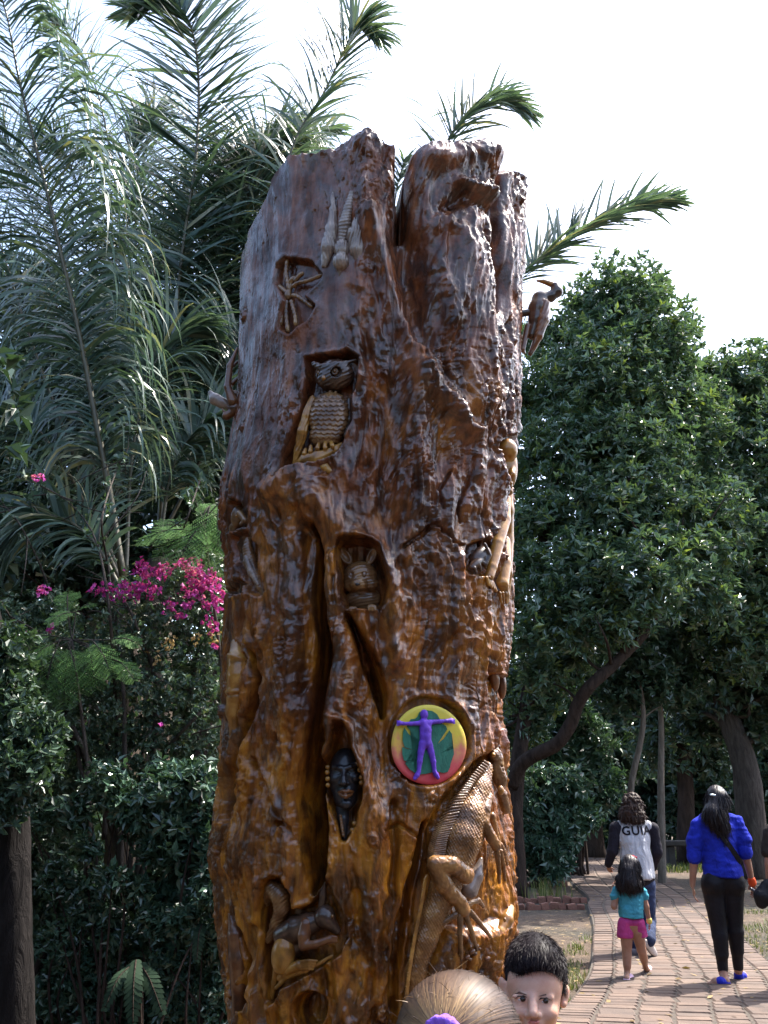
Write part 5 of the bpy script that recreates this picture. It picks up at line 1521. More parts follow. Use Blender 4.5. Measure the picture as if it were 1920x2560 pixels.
# ================================================================== PALMS
def frond_geo(pts, n, L, side_w, droop, g, ang=(1.05, 0.45), lean=0.0, r0=0.022, left=1.0, right=1.0, up=None):
    """rachis tube plus a list of leaflet ribbons (verts, quads)"""
    pts = np.array(pts, float)
    C = catmull(pts, 60)
    Tn = unit(np.gradient(C, axis=0))
    mb = MB()
    tube(mb, C, np.linspace(r0, r0 * 0.18, 60), 6, None, 0, 0, 0.5)
    out = []
    upv = np.array([0, -0.75, 0.66]) if up is None else np.array(up, float)
    for k in range(n):
        f = 0.12 + 0.88 * (k + 0.5) / n
        i = min(int(f * 59), 58); a = f * 59 - i
        p = C[i] * (1 - a) + C[i + 1] * a
        T_ = Tn[i]
        S = np.cross(T_, upv); S /= np.linalg.norm(S) + 1e-9
        Nn = np.cross(S, T_)
        prof = (0.45 + 0.75 * math.sin(min(1, f * 1.15) * math.pi * 0.62)) * (1 - 0.55 * max(0, f - 0.7) / 0.3)
        for sd, sc in ((-1, left), (1, right)):
            if sc <= 0 or g.random() < 0.05: continue
            an = ang[0] + (ang[1] - ang[0]) * f + g.normal(0, 0.16)
            d = sd * S * math.sin(an) + T_ * math.cos(an) + Nn * (0.22 + g.normal(0, 0.24)) + g.normal(0, 0.05, 3)
            d /= np.linalg.norm(d)
            ln = L * prof * sc * g.uniform(0.82, 1.1)
            seg = 7
            q = p.copy(); vs = []
            wv = Nn * 0.75 - T_ * 0.65 + g.normal(0, 0.3, 3); wv /= np.linalg.norm(wv)
            dr = droop * g.uniform(0.6, 1.5)
            for s_ in range(seg + 1):
                u_ = s_ / seg
                wd = side_w * (0.35 + 1.0 * math.sin(math.pi * min(1, u_ * 0.8 + 0.2)) ** 0.8) * (1 - u_ ** 3) + 0.0012
                w2 = wv - d * (wv @ d); w2 /= np.linalg.norm(w2) + 1e-9
                vs.append(q + w2 * wd * 0.5); vs.append(q - w2 * wd * 0.5)
                q = q + d * ln / seg
                d = d + np.array([0, 0, -1.0]) * dr * (0.12 + 0.5 * u_); d /= np.linalg.norm(d)
            qd = [(2 * s_, 2 * s_ + 1, 2 * s_ + 3, 2 * s_ + 2) for s_ in range(seg)]
            out.append((np.array(vs), qd, float(np.clip(g.normal(0.45, 0.22), 0, 1))))
    return mb, out
M_RACH = simple('palm_rachis', (0.075, 0.065, 0.035), 0.5, 0.3, 12)
M_PTR = bark('palm_stem', (0.05, 0.038, 0.028), (0.14, 0.11, 0.085), 18)
def palm(lab, basept, top, fronds, seed, own=()):
    t = empty('palm_tree', (basept[0], basept[1], 0), lab, 'palm', 'palms around the carved trunk')
    mb = MB()
    b0 = np.array([basept[0], basept[1], -0.1])
    tube(mb, [b0, (b0 + top) / 2 + [0.03, 0, 0], np.array(top)], [0.17, 0.14, 0.12], 12, 24, 0.12, seed)
    obj('stem', mb.mesh('stem'), M_PTR, t)
    for k, fr in enumerate(fronds):
        g = np.random.default_rng(seed * 31 + k)
        pts = [np.array(top)] * 0 + [P(*q) for q in fr['p']]
        rb, lv = frond_geo(pts, int(fr.get('n', 60) * (1 if k in own else 1.35)), fr.get('L', 0.8), fr.get('w', 0.034), fr.get('droop', 0.5), g, fr.get('ang', (1.05, 0.45)), 0, fr.get('r', 0.022), fr.get('left', 1), fr.get('right', 1), fr.get('up'))
        fo = obj('frond', rb.mesh('frond'), M_RACH, t)
        if k in own:
            _, more = frond_geo(pts, 120, fr.get('L', 0.8), fr.get('w', 0.035), fr.get('droop', 0.5) * 1.15, np.random.default_rng(seed * 77 + k), fr.get('ang', (1.05, 0.45)), 0, fr.get('r', 0.022))
            lm = MB()
            for V, Q, r_ in more: lm.add(V, Q, None, r_)
            obj('leaflets', lm.mesh('leaflets'), L_PALM, fo)['kind'] = 'stuff'
            for V, Q, r_ in lv:
                m1 = mesh_np('leaflet', V, Q, None, True, {'rnd': np.full(len(V), r_)})
                obj('leaflet', m1, L_PALM, fo)
        else:
            lm = MB()
            for V, Q, r_ in lv: lm.add(V, Q, None, r_)
            o = obj('leaflets', lm.mesh('leaflets'), L_PALM, fo)
            o['kind'] = 'stuff'
def pts3(l, Y, dY=0.0):
    n = len(l)
    return [(x, y, Y + dY * i / max(1, n - 1)) for i, (x, y) in enumerate(l)]
palm('tall palm at the left edge with a drooping feathery frond', P(330, 2200, 7.2), P(312, 1500, 7.2), [
    dict(p=pts3([(307, 1440), (269, 1207), (246, 1084), (211, 900), (185, 775), (150, 625), (116, 474), (75, 312), (46, 191), (12, 20), (-40, -120)], 7.2, -0.5), n=148, L=1.35, w=0.034, droop=2.6, ang=(1.05, 0.7), r=0.035),
    dict(p=pts3([(300, 1450), (180, 1200), (70, 1050), (-60, 980), (-200, 1010)], 7.4, 0.3), n=80, L=0.85, droop=0.7),
    dict(p=pts3([(300, 1440), (150, 1050), (60, 800), (-20, 560), (-120, 380)], 7.8, 0.6), n=96, L=0.95, droop=0.6),
    dict(p=pts3([(315, 1430), (330, 1150), (370, 950), (430, 850), (500, 830)], 7.8, 0.6), n=80, L=0.85, droop=0.8),
    dict(p=pts3([(300, 1470), (230, 1350), (130, 1290), (40, 1330), (-30, 1420)], 7.0, -0.3), n=70, L=0.7, droop=0.8)], 11, own=(0,))
palm('tall upright palm frond rising between the left palm and carved trunk', P(395, 2200, 9.0), P(398, 1400, 9.0), [
    dict(p=pts3([(398, 1330), (407, 1188), (415, 1054), (428, 900), (446, 723), (463, 579), (486, 428), (496, 289), (495, 174), (483, 87), (457, 30), (405, 2), (352, 30)], 9.0, -0.3), n=148, L=1.05, w=0.05, droop=0.22, ang=(1.25, 0.75), r=0.035),
    dict(p=pts3([(400, 1340), (450, 1050), (520, 760), (590, 560), (680, 450), (770, 420)], 8.8, 0.2), n=105, L=1.0, droop=0.85, w=0.034),
    dict(p=pts3([(395, 1340), (330, 900), (300, 560), (265, 320), (225, 180), (165, 70), (150, 60)], 10.5, 0.6), n=105, L=0.95, droop=0.5),
    dict(p=pts3([(405, 1340), (500, 1150), (560, 980), (610, 860), (680, 820)], 8.6, 0.1), n=89, L=0.95, droop=1.0),
    dict(p=pts3([(400, 1340), (520, 1000), (600, 700), (640, 520), (720, 380), (830, 330)], 9.8, 0.6), n=105, L=1.0, droop=0.8),
    dict(p=pts3([(390, 1350), (360, 1020), (330, 760), (320, 560), (350, 420)], 10.0, 0.5), n=96, L=0.95, droop=0.35),
    dict(p=pts3([(400, 1340), (430, 1180), (490, 1080), (570, 1040), (640, 1060)], 8.4, -0.2), n=73, L=0.8, droop=1.0)], 12, own=(0,))
palm('palm crowded behind the two tall palms on the left', P(250, 2200, 11), P(260, 1250, 11), [
    dict(p=pts3(q, 11, .4), n=170, L=1.35, w=0.034, droop=d * 1.8) for q, d in (
    ([(270, 1250), (250, 900), (220, 650), (190, 450), (130, 330)], .5), ([(280, 1250), (330, 900), (380, 680), (440, 560), (520, 520)], .8), ([(285, 1250), (400, 1000), (500, 850), (600, 780), (680, 790)], .9), ([(260, 1250), (170, 950), (80, 780), (-20, 700), (-100, 720)], .8),
    ([(275, 1250), (300, 850), (310, 560), (330, 380), (390, 280)], .5), ([(280, 1250), (420, 850), (530, 600), (600, 470), (680, 430)], .8), ([(285, 1250), (440, 1080), (540, 1030), (620, 1060), (660, 1130)], 1.0), ([(255, 1250), (120, 1080), (20, 1000), (-60, 1010), (-120, 1080)], 1.0), ([(255, 1250), (150, 800), (90, 560), (40, 400), (-30, 300)], .6), ([(270, 1250), (350, 1050), (400, 980), (460, 980), (510, 1040)], 1.0), ([(265, 1250), (210, 1050), (150, 960), (90, 950), (30, 1000)], 1.0))], 14)
palm('palm with hanging leaflets close beside the upper left of the carved trunk', P(640, 2200, 9.6), P(640, 1250, 9.6), [
    dict(p=pts3(q, 9.4, .2), n=170, L=1.25, w=0.030, droop=d * 2.0) for q, d in (
    ([(640, 1250), (600, 900), (570, 650), (560, 480), (590, 380)], .9), ([(640, 1250), (640, 850), (660, 600), (700, 450), (760, 380)], .9), ([(630, 1250), (560, 1000), (510, 850), (460, 780), (420, 800)], 1.0), ([(640, 1250), (620, 950), (600, 760), (620, 640), (660, 600)], 1.0), ([(635, 1250), (580, 1100), (540, 1030), (500, 1020), (470, 1060)], 1.1), ([(640, 1250), (600, 820), (590, 560), (640, 400), (730, 320)], .8))], 15)
palm('palm standing behind the carved trunk with fronds above its rim', P(930, 2200, 8.4), P(930, 1300, 8.4), [
    dict(p=pts3([(920, 1280), (760, 800), (700, 520), (740, 347), (810, 231), (858, 130), (892, 72), (935, 100)], 8.4, -0.2), n=105, L=0.85, w=0.028, droop=0.75),
    dict(p=pts3([(940, 1280), (1010, 800), (1080, 470), (1125, 340), (1180, 282), (1250, 258), (1312, 285)], 8.4, 0.3), n=96, L=0.66, w=0.028, droop=0.55),
    dict(p=pts3([(950, 1280), (1130, 900), (1290, 700), (1365, 635), (1480, 562), (1600, 516), (1680, 506)], 8.4, 0.1), n=112, L=0.62, w=0.028, droop=0.28, ang=(0.95, 0.5)),
    dict(p=pts3([(910, 1280), (720, 900), (650, 640), (620, 470), (660, 380), (740, 340)], 8.8, 0.2), n=96, L=0.85, w=0.028, droop=0.8),
    dict(p=pts3([(930, 1280), (960, 800), (985, 520), (1000, 440), (1010, 400)], 8.8, 0.2), n=64, L=0.4, w=0.028, droop=0.5)], 13)
# ================================================================== LEFT THICKET
def thicket_tree(px, Y, blobs, lab, seed, n, L, mat=L_DARK, h=4.0, w=0.12, bk=B_DARK, name='understory_tree', shell=(0.25, 1.1), gap=-0.05):
    b0 = P(px, 2200, Y); b0[2] = -0.05
    t = empty(name, (b0[0], b0[1], 0), lab, 'tree', 'trees of the left thicket')
    g = np.random.default_rng(seed)
    top = b0 + np.array([g.normal(0, .2), 0, h])
    main = [b0, b0 * .6 + top * .4 + g.normal(0, .1, 3), top]
    br = [(main, [w, w * .8, w * .25])]
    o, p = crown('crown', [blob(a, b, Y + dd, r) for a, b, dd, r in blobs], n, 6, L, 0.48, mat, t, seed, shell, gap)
    twigs_to(br, catmull(np.array(main), 20)[5:], p, w * .25, g, 9 if name == 'shade_bush' else 22)
    wood('trunk', br, bk, t, 9, 0.15, seed)
thicket_tree(150, 12.5, [(60, 900, 0, 150), (200, 850, 0, 140), (330, 900, 0, 150), (40, 1100, 0, 150), (180, 1080, 0, 150), (320, 1120, 0, 150), (90, 1290, 0, 150), (260, 1300, 0, 140), (-60, 1000, 0, 150), (100, 720, 0.5, 90), (-40, 760, .5, 120), (280, 740, .5, 90)], 'dark evergreen crown behind the left palm', 401, 4200, 0.17, h=6.5, w=0.2)
thicket_tree(520, 13, [(480, 860, 0, 130), (600, 900, 0, 140), (450, 1050, 0, 140), (580, 1080, 0, 150), (480, 1230, 0, 140), (610, 1260, 0, 150), (700, 1000, 0, 150), (560, 760, 0, 90), (740, 1250, 0, 150), (700, 1450, 0, 150), (840, 1150, .5, 150), (860, 1400, .5, 160), (780, 1650, .5, 160), (900, 1650, .5, 150)], 'dark evergreen crown between the palms and carved trunk', 402, 5200, 0.17, h=6.5, w=0.2)
thicket_tree(250, 16, [(80, 1480, 0, 170), (260, 1480, 0, 170), (440, 1460, 0, 170), (600, 1480, 0, 170), (60, 1700, 0, 170), (250, 1720, 0, 170), (440, 1700, 0, 170), (600, 1720, 0, 170), (100, 1900, 0, 150), (500, 1920, 0, 150), (320, 1900, 0, 150), (-80, 1600, 0, 180), (-80, 1850, 0, 160)], 'shaded tree filling the gap behind the flowering shrub', 403, 4200, 0.22, h=5, w=0.2)
thicket_tree(420, 27, [(380, 1900, 0, 110), (500, 1930, 0, 110), (250, 1930, 0, 110), (100, 1900, 0, 110), (600, 1960, 0, 110), (430, 2020, 0, 70), (540, 2050, 0, 70), (0, 1960, 0, 100)], 'far tree at the end of the shaded lawn on the left', 404, 2400, 0.32, h=6, w=0.25)
# ---- grey trunk at the left edge and slim posts of young trees
def edge_trunk():
    b0 = P(30, 2560, 5.2); b0[2] = -0.05
    t = empty('edge_tree', (b0[0], b0[1], 0), 'thick dark tree trunk at the lower left edge', 'tree')
    main = [b0, P(34, 2500, 5.2), P(30, 2250, 5.2), P(26, 2000, 5.25), P(10, 1750, 5.3), P(-40, 1500, 5.4)]
    wood('trunk', [(main, [0.13, 0.115, 0.105, 0.10, 0.09, 0.07])], bark('edge_bark', (0.006, 0.005, 0.005), (0.020, 0.017, 0.016), 20), t, 16, 0.22, 41)
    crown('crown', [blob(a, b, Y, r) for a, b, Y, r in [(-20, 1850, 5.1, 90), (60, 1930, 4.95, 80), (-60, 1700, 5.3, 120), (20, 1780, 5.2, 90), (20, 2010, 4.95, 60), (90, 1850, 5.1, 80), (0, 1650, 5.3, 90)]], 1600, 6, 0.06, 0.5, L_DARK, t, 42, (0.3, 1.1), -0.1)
    # unseen crown added left of the view to shade the ground below
    crown('shading_crown', [(np.array(c), np.array([r, r, r * .6])) for c, r in [((-4.2, 5.2, 4.4), 1.7), ((-4.6, 3.2, 4.6), 1.7), ((-3.9, 7.2, 3.6), 1.1), ((-5.6, 6.6, 4.0), 1.8), ((-6.2, 4.4, 4.6), 1.9), ((-4.4, 1.4, 4.2), 1.6), ((-3.6, 4.0, 3.2), .9), ((-4.2, 6.2, 2.6), 1.0), ((-5.6, 2.6, 3.2), 1.4), ((-5.5, 8.6, 3.6), 1.8), ((-7.5, 7, 3.5), 2)]], 5000, 6, 0.17, 0.5, L_DARK, t, 43, (0.2, 1.1), -0.1)
edge_trunk()
for px, py, Y, w, lab in ((128, 2330, 10, 0.035, 'slim dark stem nearest the left edge trunk'), (183, 2250, 12, 0.03, 'slim pale stem in the shade on the left'), (160, 2290, 14, 0.09, 'dark straight stem between two slim ones')):
    b0 = P(px, py, Y); b0[2] = -0.05
    t = empty('young_tree', (b0[0], b0[1], 0), lab, 'tree', 'young trees of the left thicket')
    wood('trunk', [([b0, b0 + np.array([.03, 0, 1.6]), b0 + np.array([0.0, 0, 3.4])], [w, w * .85, w * .5])], B_GREY if 'pale' in lab else B_DARK, t, 8, 0.1, int(px))
    crown('crown', [(b0 + np.array([0, 0, 3.3]), np.array([0.6, 0.6, 0.5])), (b0 + np.array([.3, 0, 2.8]), np.array([0.4, 0.4, 0.35]))], 160, 6, 0.12, 0.5, L_DARK, t, int(px) + 3, (0.3, 1.1), -0.1)
# ---- flowering bougainvillea
def bougainvillea():
    b0 = P(300, 2300, 6.6); b0[2] = 0
    t = empty('bougainvillea', (b0[0], b0[1], 0), 'tangled bougainvillea shrub with magenta flowers', 'shrub')
    Yb = 6.5
    lb = [(60, 1680, 0, 120), (180, 1650, -.1, 110), (300, 1600, 0, 110), (420, 1560, 0, 100), (500, 1500, .1, 70), (540, 1600, .1, 70), (40, 1820, 0, 120), (180, 1800, -.1, 120), (320, 1760, 0, 120), (450, 1720, 0, 110), (540, 1760, .1, 80), (80, 1950, .1, 100), (230, 1930, .1, 110), (380, 1880, .1, 110), (500, 1870, .2, 90), (20, 1560, .1, 80), (120, 1530, .2, 70), (330, 1470, .1, 60), (440, 1450, 0, 60), (520, 1430, 0, 45)]
    bl = [blob(a, b, Yb + d, r) for a, b, d, r in lb]
    crown('leaves', bl, 5200, 6, 0.042, 0.6, L_BOUG, t, 501, (0.35, 1.1), 0.08, 0.3, (0.6, 1.5))
    g = np.random.default_rng(9)
    arcs = [[(300, 2200), (290, 1800), (270, 1500), (230, 1330), (150, 1240), (40, 1190)], [(300, 2200), (310, 1750), (270, 1420), (255, 1300), (290, 1180), (310, 1140)], [(320, 2200), (380, 1700), (420, 1450), (470, 1290), (500, 1200)], [(250, 2200), (180, 1800), (130, 1500), (60, 1330), (0, 1250)], [(340, 2200), (390, 1750), (340, 1560), (300, 1490)], [(350, 2200), (460, 1800), (500, 1580), (490, 1480), (540, 1430)],
            [(300, 2100), (220, 1900), (150, 1750), (60, 1600), (0, 1500)], [(330, 2100), (400, 1900), (500, 1780), (555, 1700)], [(300, 2150), (240, 1950), (160, 1800), (140, 1640)], [(300, 2000), (330, 1850), (420, 1740), (520, 1690)], [(260, 2100), (270, 1880), (240, 1700), (190, 1600)]]
    br = []; sp = []; sa = []
    for k, a in enumerate(arcs):
        pts = [P(x, y, Yb + 0.25 * g.normal() * (i > 0)) for i, (x, y) in enumerate(a)]
        br.append((pts, [0.022, 0.016, 0.011, 0.007, 0.005, 0.003][:len(pts)]))
        C = catmull(np.array(pts), 40)
        for i in range(12, 40, 1):
            if g.random() < 0.85:
                sp.append(C[i] + g.normal(0, 0.035, 3)); sa.append(unit(g.normal(0, 1, 3) + [0, -.3, .5]))
        for j in range(5):
            s = C[g.integers(12, 38)]; e = s + np.array([g.normal(0, .35), g.normal(0, .15), g.normal(0.05, .3)])
            br.append(([s, (s + e) / 2 + g.normal(0, .05, 3), e], [0.006, 0.004, 0.002]))
    wood('branches', br, B_GREY, t, 6, 0.1, 77)
    V, T, rs = sprig_leaves(np.array(sp), np.array(sa), 4, 0.055, 0.62, g, (0.6, 1.4))
    obj('arching_leaves', mesh_np('arching_leaves', V, None, T, False, {'rnd': rs}), L_BOUG, t)
    fl = [(245, 1475, 16, 9), (270, 1480, 18, 12), (300, 1478, 20, 14), (335, 1470, 20, 15), (365, 1470, 20, 14), (385, 1480, 14, 9), (350, 1415, 16, 9), (365, 1440, 12, 7), (400, 1430, 18, 12), (412, 1420, 12, 8), (450, 1412, 14, 9), (470, 1415, 20, 12), (490, 1435, 22, 16), (510, 1450, 24, 18), (535, 1460, 22, 16), (500, 1470, 24, 16), (470, 1480, 20, 12), (545, 1490, 18, 12), (550, 1515, 16, 9), (520, 1512, 14, 7), (470, 1510, 14, 8), (430, 1515, 18, 10), (450, 1540, 10, 5), (520, 1558, 12, 5), (540, 1570, 10, 4), (108, 1478, 12, 7), (130, 1570, 8, 4), (32, 1608, 10, 4), (60, 1590, 9, 5), (92, 1192, 6, 3), (14, 1680, 6, 2), (-2, 1686, 8, 2), (536, 1615, 6, 2), (405, 1820, 4, 1), (112, 1195, 5, 2)]
    cs = []; ax = []
    for x, y, r_, n in fl:
        for j in range(int(n * 2.2)):
            cs.append(P(x + g.normal(0, r_ * 0.62), y + g.normal(0, r_ * 0.6), 6.22 + g.normal(0, .06))); ax.append(unit(g.normal(0, 1, 3) + [0, -0.6, 0.2]))
    V, T, rs = sprig_leaves(np.array(cs), np.array(ax), 3, 0.034, 0.85, g, (0.5, 1.0), 0.1)
    o = obj('flowers', mesh_np('flowers', V, None, T, False, {'rnd': rs}), L_FLOW, t)
    o['kind'] = 'stuff'
    o['label'] = 'clusters of magenta papery flowers'
    dr = []; da = []
    for x, y, n in ((425, 1612, 14), (385, 1650, 10), (490, 1600, 8), (530, 1595, 10), (560, 1605, 6), (40, 1812, 3), (125, 1988, 2)):
        for j in range(n): dr.append(P(x + g.normal(0, 8), y + g.normal(0, 8), 6.2)); da.append(unit(g.normal(0, 1, 3)))
    V, T, rs = sprig_leaves(np.array(dr), np.array(da), 2, 0.03, 0.7, g, (0.4, 1.2))
    obj('withered_leaves', mesh_np('withered_leaves', V, None, T, False, {'rnd': rs}), leaf_mat('withered_leaf', (0.25, 0.15, 0.05), (0.5, 0.36, 0.17), 0.2, 0.7, 0.2), t)
bougainvillea()
# ---- glossy broad leaves low on the left
def gloss_bush(cpx, Y, blobs, lab, seed, n, L):
    b0 = P(cpx, 2500, Y); b0[2] = 0
    t = empty('glossy_shrub', (b0[0], b0[1], 0), lab, 'shrub', 'glossy shrubs under the bougainvillea')
    o, p = crown('foliage', [blob(a, b, Y + d, r) for a, b, d, r in blobs], n, 6, L, 0.45, L_GLOSS, t, seed, (0.35, 1.1), 0.02, 0.35, (0.6, 1.5))
    g = np.random.default_rng(seed); br = []
    for k in range(8):
        q = p[g.integers(len(p))]
        br.append(([b0 + g.normal(0, .08, 3) * [1, 1, 0], b0 * .5 + q * .5 + g.normal(0, .1, 3), q], [0.011, 0.008, 0.003]))
    wood('stems', br, B_DARK, t, 6, 0.1, seed)
gloss_bush(450, 5.9, [(420, 1990, 0, 80), (500, 1980, 0, 75), (350, 2040, 0, 60), (450, 2080, 0, 85), (530, 2070, 0, 70), (380, 2110, 0, 50), (480, 2170, 0, 70), (550, 2190, .1, 60), (500, 2260, 0, 60), (560, 2290, .1, 50), (410, 2230, 0, 30)], 'glossy dark green shrub left of the carved trunk', 601, 1150, 0.078)
gloss_bush(290, 5.7, [(290, 2180, 0, 40), (270, 2200, 0, 30), (220, 2120, .1, 35), (300, 2010, .2, 50), (170, 2040, .2, 50), (260, 1960, .2, 60), (100, 2050, .3, 50)], 'small glossy sprigs nearer the trunk at the left edge', 602, 360, 0.07)
# ---- feathery (twice-divided) leaves
def feathery(lab, root, leaves, seed, mat=L_FEATH, scale=1.0):
    b0 = np.array([root[0], root[1], 0.0])
    t = empty('feathery_shrub', tuple(b0), lab, 'shrub', 'feathery shrubs in the left thicket')
    g = np.random.default_rng(seed)
    br = []
    tip0 = np.mean([P(*l[0]) for l in leaves], axis=0)
    br.append(([b0, (b0 + tip0) / 2 + [0.1, 0.1, 0.1], tip0], [0.025, 0.016, 0.008]))
    for lf in leaves:
        A = P(*lf[0]); B = P(*lf[1])
        br.append(([tip0, A], [0.006, 0.004]))
        Lr = np.linalg.norm(B - A)
        mid_ = (A + B) / 2 + np.array([0, -0.02, 0.10 * Lr])
        C = catmull(np.array([A, mid_, B]), 20)
        br.append((C[::4], [0.004] * 4 + [0.002]))
        T_ = unit(np.gradient(C, axis=0))
        Bs, Ds, Ns, Ls = [], [], [], []
        up = unit(np.array([0, -0.5, 0.85]) + g.normal(0, .15, 3))
        for i in range(3, 20):
            for sd in (-1, 1):
                S = unit(np.cross(T_[i], up)) * sd
                d = unit(S * 0.85 + T_[i] * 0.5 + np.array([0, 0, -0.12]) + g.normal(0, .06, 3))
                pl = Lr * 0.42 * math.sin(math.pi * (0.12 + 0.80 * i / 20)) * g.uniform(.85, 1.1)
                m_ = 11
                for j in range(1, m_):
                    q = C[i] + d * pl * (j / m_) * 1.05 + np.array([0, 0, -0.05 * pl * (j / m_) ** 2])
                    for s2 in (-1, 1):
                        sd2 = unit(np.cross(d, up)) * s2
                        Bs.append(q); Ds.append(unit(sd2 * 0.9 + d * 0.45)); Ns.append(up); Ls.append(pl * 0.19)
        V, T3 = leaf_arrays(np.array(Bs), np.array(Ds), np.array(Ns), np.array(Ls), np.array(Ls) * 0.26, 0.02, 0.02)
        o = obj('feathery_leaf', mesh_np('feathery_leaf', V, None, T3, False, {'rnd': np.full(len(V), g.uniform(.2, .95))}), mat, t)
    wood('stems', br, B_GREY, t, 5, 0.05, seed)
feathery('feathery leaved sapling beside the carved trunk above the flowers', P(560, 2300, 6.3)[:2], [((500, 1330, 6.2), (350, 1350, 6.1)), ((520, 1300, 6.2), (440, 1420, 6.0)), ((500, 1310, 6.2), (530, 1260, 6.3)), ((525, 1265, 6.2), (500, 1420, 6.1)), ((545, 1260, 6.2), (545, 1400, 6.1)), ((480, 1340, 6.3), (400, 1300, 6.4)), ((535, 1280, 6.2), (560, 1390, 6.3)), ((470, 1330, 6.2), (400, 1400, 6.1)), ((500, 1280, 6.4), (470, 1230, 6.4))], 701)
feathery('bright feathery leaves low on the left under the flowers', P(180, 2400, 6.0)[:2], [((150, 1600, 6.0), (40, 1690, 5.9)), ((150, 1600, 6.0), (110, 1740, 5.9)), ((140, 1590, 6.0), (60, 1610, 6.0)), ((170, 1610, 6.0), (200, 1730, 5.9)), ((170, 1640, 6.0), (160, 1760, 5.9)), ((230, 1600, 6.0), (280, 1690, 5.9)), ((220, 1610, 6.0), (240, 1720, 5.9)), ((290, 1650, 6.0), (335, 1700, 5.9)), ((190, 1530, 6.1), (120, 1560, 6.0)), ((190, 1530, 6.1), (240, 1510, 6.1)), ((170, 1540, 6.1), (170, 1480, 6.2)), ((0, 1700, 5.9), (45, 1740, 5.9)), ((270, 1600, 6.1), (350, 1610, 6.1))], 702)
# ---- big lobed leaves in the shade at the bottom
def lobed(lab, root, leaves, seed):
    b0 = np.array([root[0], root[1], 0.0])
    t = empty('lobed_leaf_plant', tuple(b0), lab, 'plant', 'lobed-leaf plants at the foot of the thicket')
    g = np.random.default_rng(seed)
    mat = leaf_mat('dull_lobed_leaf', (0.010, 0.024, 0.014), (0.024, 0.046, 0.026), 0.2, 0.75, 0.12)
    for A, B, wd in leaves:
        A = P(*A); B = P(*B)
        Lr = np.linalg.norm(B - A)
        C = catmull(np.array([b0 + [0, 0, .1], (b0 + A) / 2 + [0, 0, .15], A]), 12)
        mb = MB(); tube(mb, np.concatenate([C, catmull(np.array([A, (A + B) / 2 + [0, -.03, .04], B]), 12)[1:]]), np.linspace(0.008, 0.002, 23), 5)
        lf = obj('leaf', mb.mesh('leaf'), B_DARK, t)
        R_ = catmull(np.array([A, (A + B) / 2 + [0, -.03, .04], B]), 13)
        Tn = unit(np.gradient(R_, axis=0)); up = unit(np.array([0, -0.8, 0.6]) + g.normal(0, .1, 3))
        for i in range(0, 13):
            for sd in (-1, 1):
                S = unit(np.cross(Tn[i], up)) * sd
                ln = wd * Lr * (math.sin(math.pi * (0.2 + 0.72 * i / 13))) * g.uniform(.9, 1.1)
                d = unit(S * 0.85 + Tn[i] * 0.55 + [0, 0, -0.15])
                w2 = unit(Tn[i] - d * (Tn[i] @ d)) * Lr * 0.034
                q = R_[i]
                V = np.array([q - w2 * .6, q + w2 * .6, q + d * ln * .35 + w2 * 1.1, q + d * ln * .35 - w2 * 1.1, q + d * ln * .75 + w2 * .9 - [0, 0, .03 * ln], q + d * ln * .75 - w2 * .9 - [0, 0, .03 * ln], q + d * ln - [0, 0, .10 * ln]])
                me = mesh_np('lobe', V, [(0, 1, 2, 3), (3, 2, 4, 5)], [(5, 4, 6)], True, {'rnd': np.full(7, g.random())})
                obj('lobe', me, mat, lf)
lobed('plant with a drooping lobed leaf at the bottom left', P(360, 2640, 5.2)[:2], [((340, 2400, 5.3), (332, 2560, 5.1), .2), ((332, 2410, 5.4), (262, 2520, 5.2), .2), ((350, 2410, 5.4), (405, 2530, 5.2), .2), ((505, 2310, 5.6), (492, 2400, 5.45), .22)], 801)
thicket_tree(430, 8.6, [(350, 2050, 0, 120), (470, 2080, 0, 120), (560, 2150, 0, 110), (420, 2250, 0, 110), (540, 2320, 0, 110), (480, 2430, 0, 110), (360, 2400, 0, 90), (580, 2460, 0, 90), (250, 2060, 0, 90)], 'dense shade bush filling the ground behind the glossy shrub', 405, 1900, 0.12, h=2.2, w=0.05, name='shade_bush')

thicket_tree(60, 7.6, [(120, 2060, 0, 100), (20, 2100, 0, 100), (200, 2100, 0, 80), (-60, 2000, 0, 120), (120, 1900, 0, 110), (250, 2180, .3, 70)], 'shade bush behind the trunk at the left edge', 406, 1300, 0.10, h=2.6, w=0.04, name='shade_bush')
thicket_tree(120, 9.8, [(0, 1350, 0, 130), (130, 1400, 0, 130), (260, 1420, 0, 120), (380, 1440, 0, 110), (-80, 1500, 0, 130), (500, 1330, 0, 110), (430, 1250, 0, 100), (60, 1250, 0, 100), (200, 1280, 0, 100)], 'dark leafy undergrowth tree behind the arching branches', 407, 2600, 0.12, h=3.6, w=0.07)

thicket_tree(250, 6.3, [(140, 2250, 0, 70), (230, 2280, 0, 80), (330, 2300, 0, 80), (420, 2340, 0, 80), (150, 2380, 0, 80), (250, 2420, 0, 80), (360, 2440, 0, 70), (460, 2470, 0, 80), (540, 2400, 0, 80), (180, 2520, -.1, 80), (300, 2560, -.1, 80), (420, 2560, -.1, 80), (540, 2540, -.1, 80), (100, 2480, 0, 70), (560, 2240, 0, 60)], 'low dark shrubbery along the bottom left of the picture', 408, 4200, 0.07, h=1.0, w=0.03, name='shade_bush', mat=L_DARK)
thicket_tree(20, 7.0, [(60, 2200, 0, 90), (-20, 2260, 0, 90), (120, 2150, 0, 70), (0, 2400, 0, 100), (90, 2330, 0, 70)], 'dark shrub low behind the trunk at the left edge', 409, 1600, 0.07, h=1.4, w=0.03, name='shade_bush', mat=L_DARK)

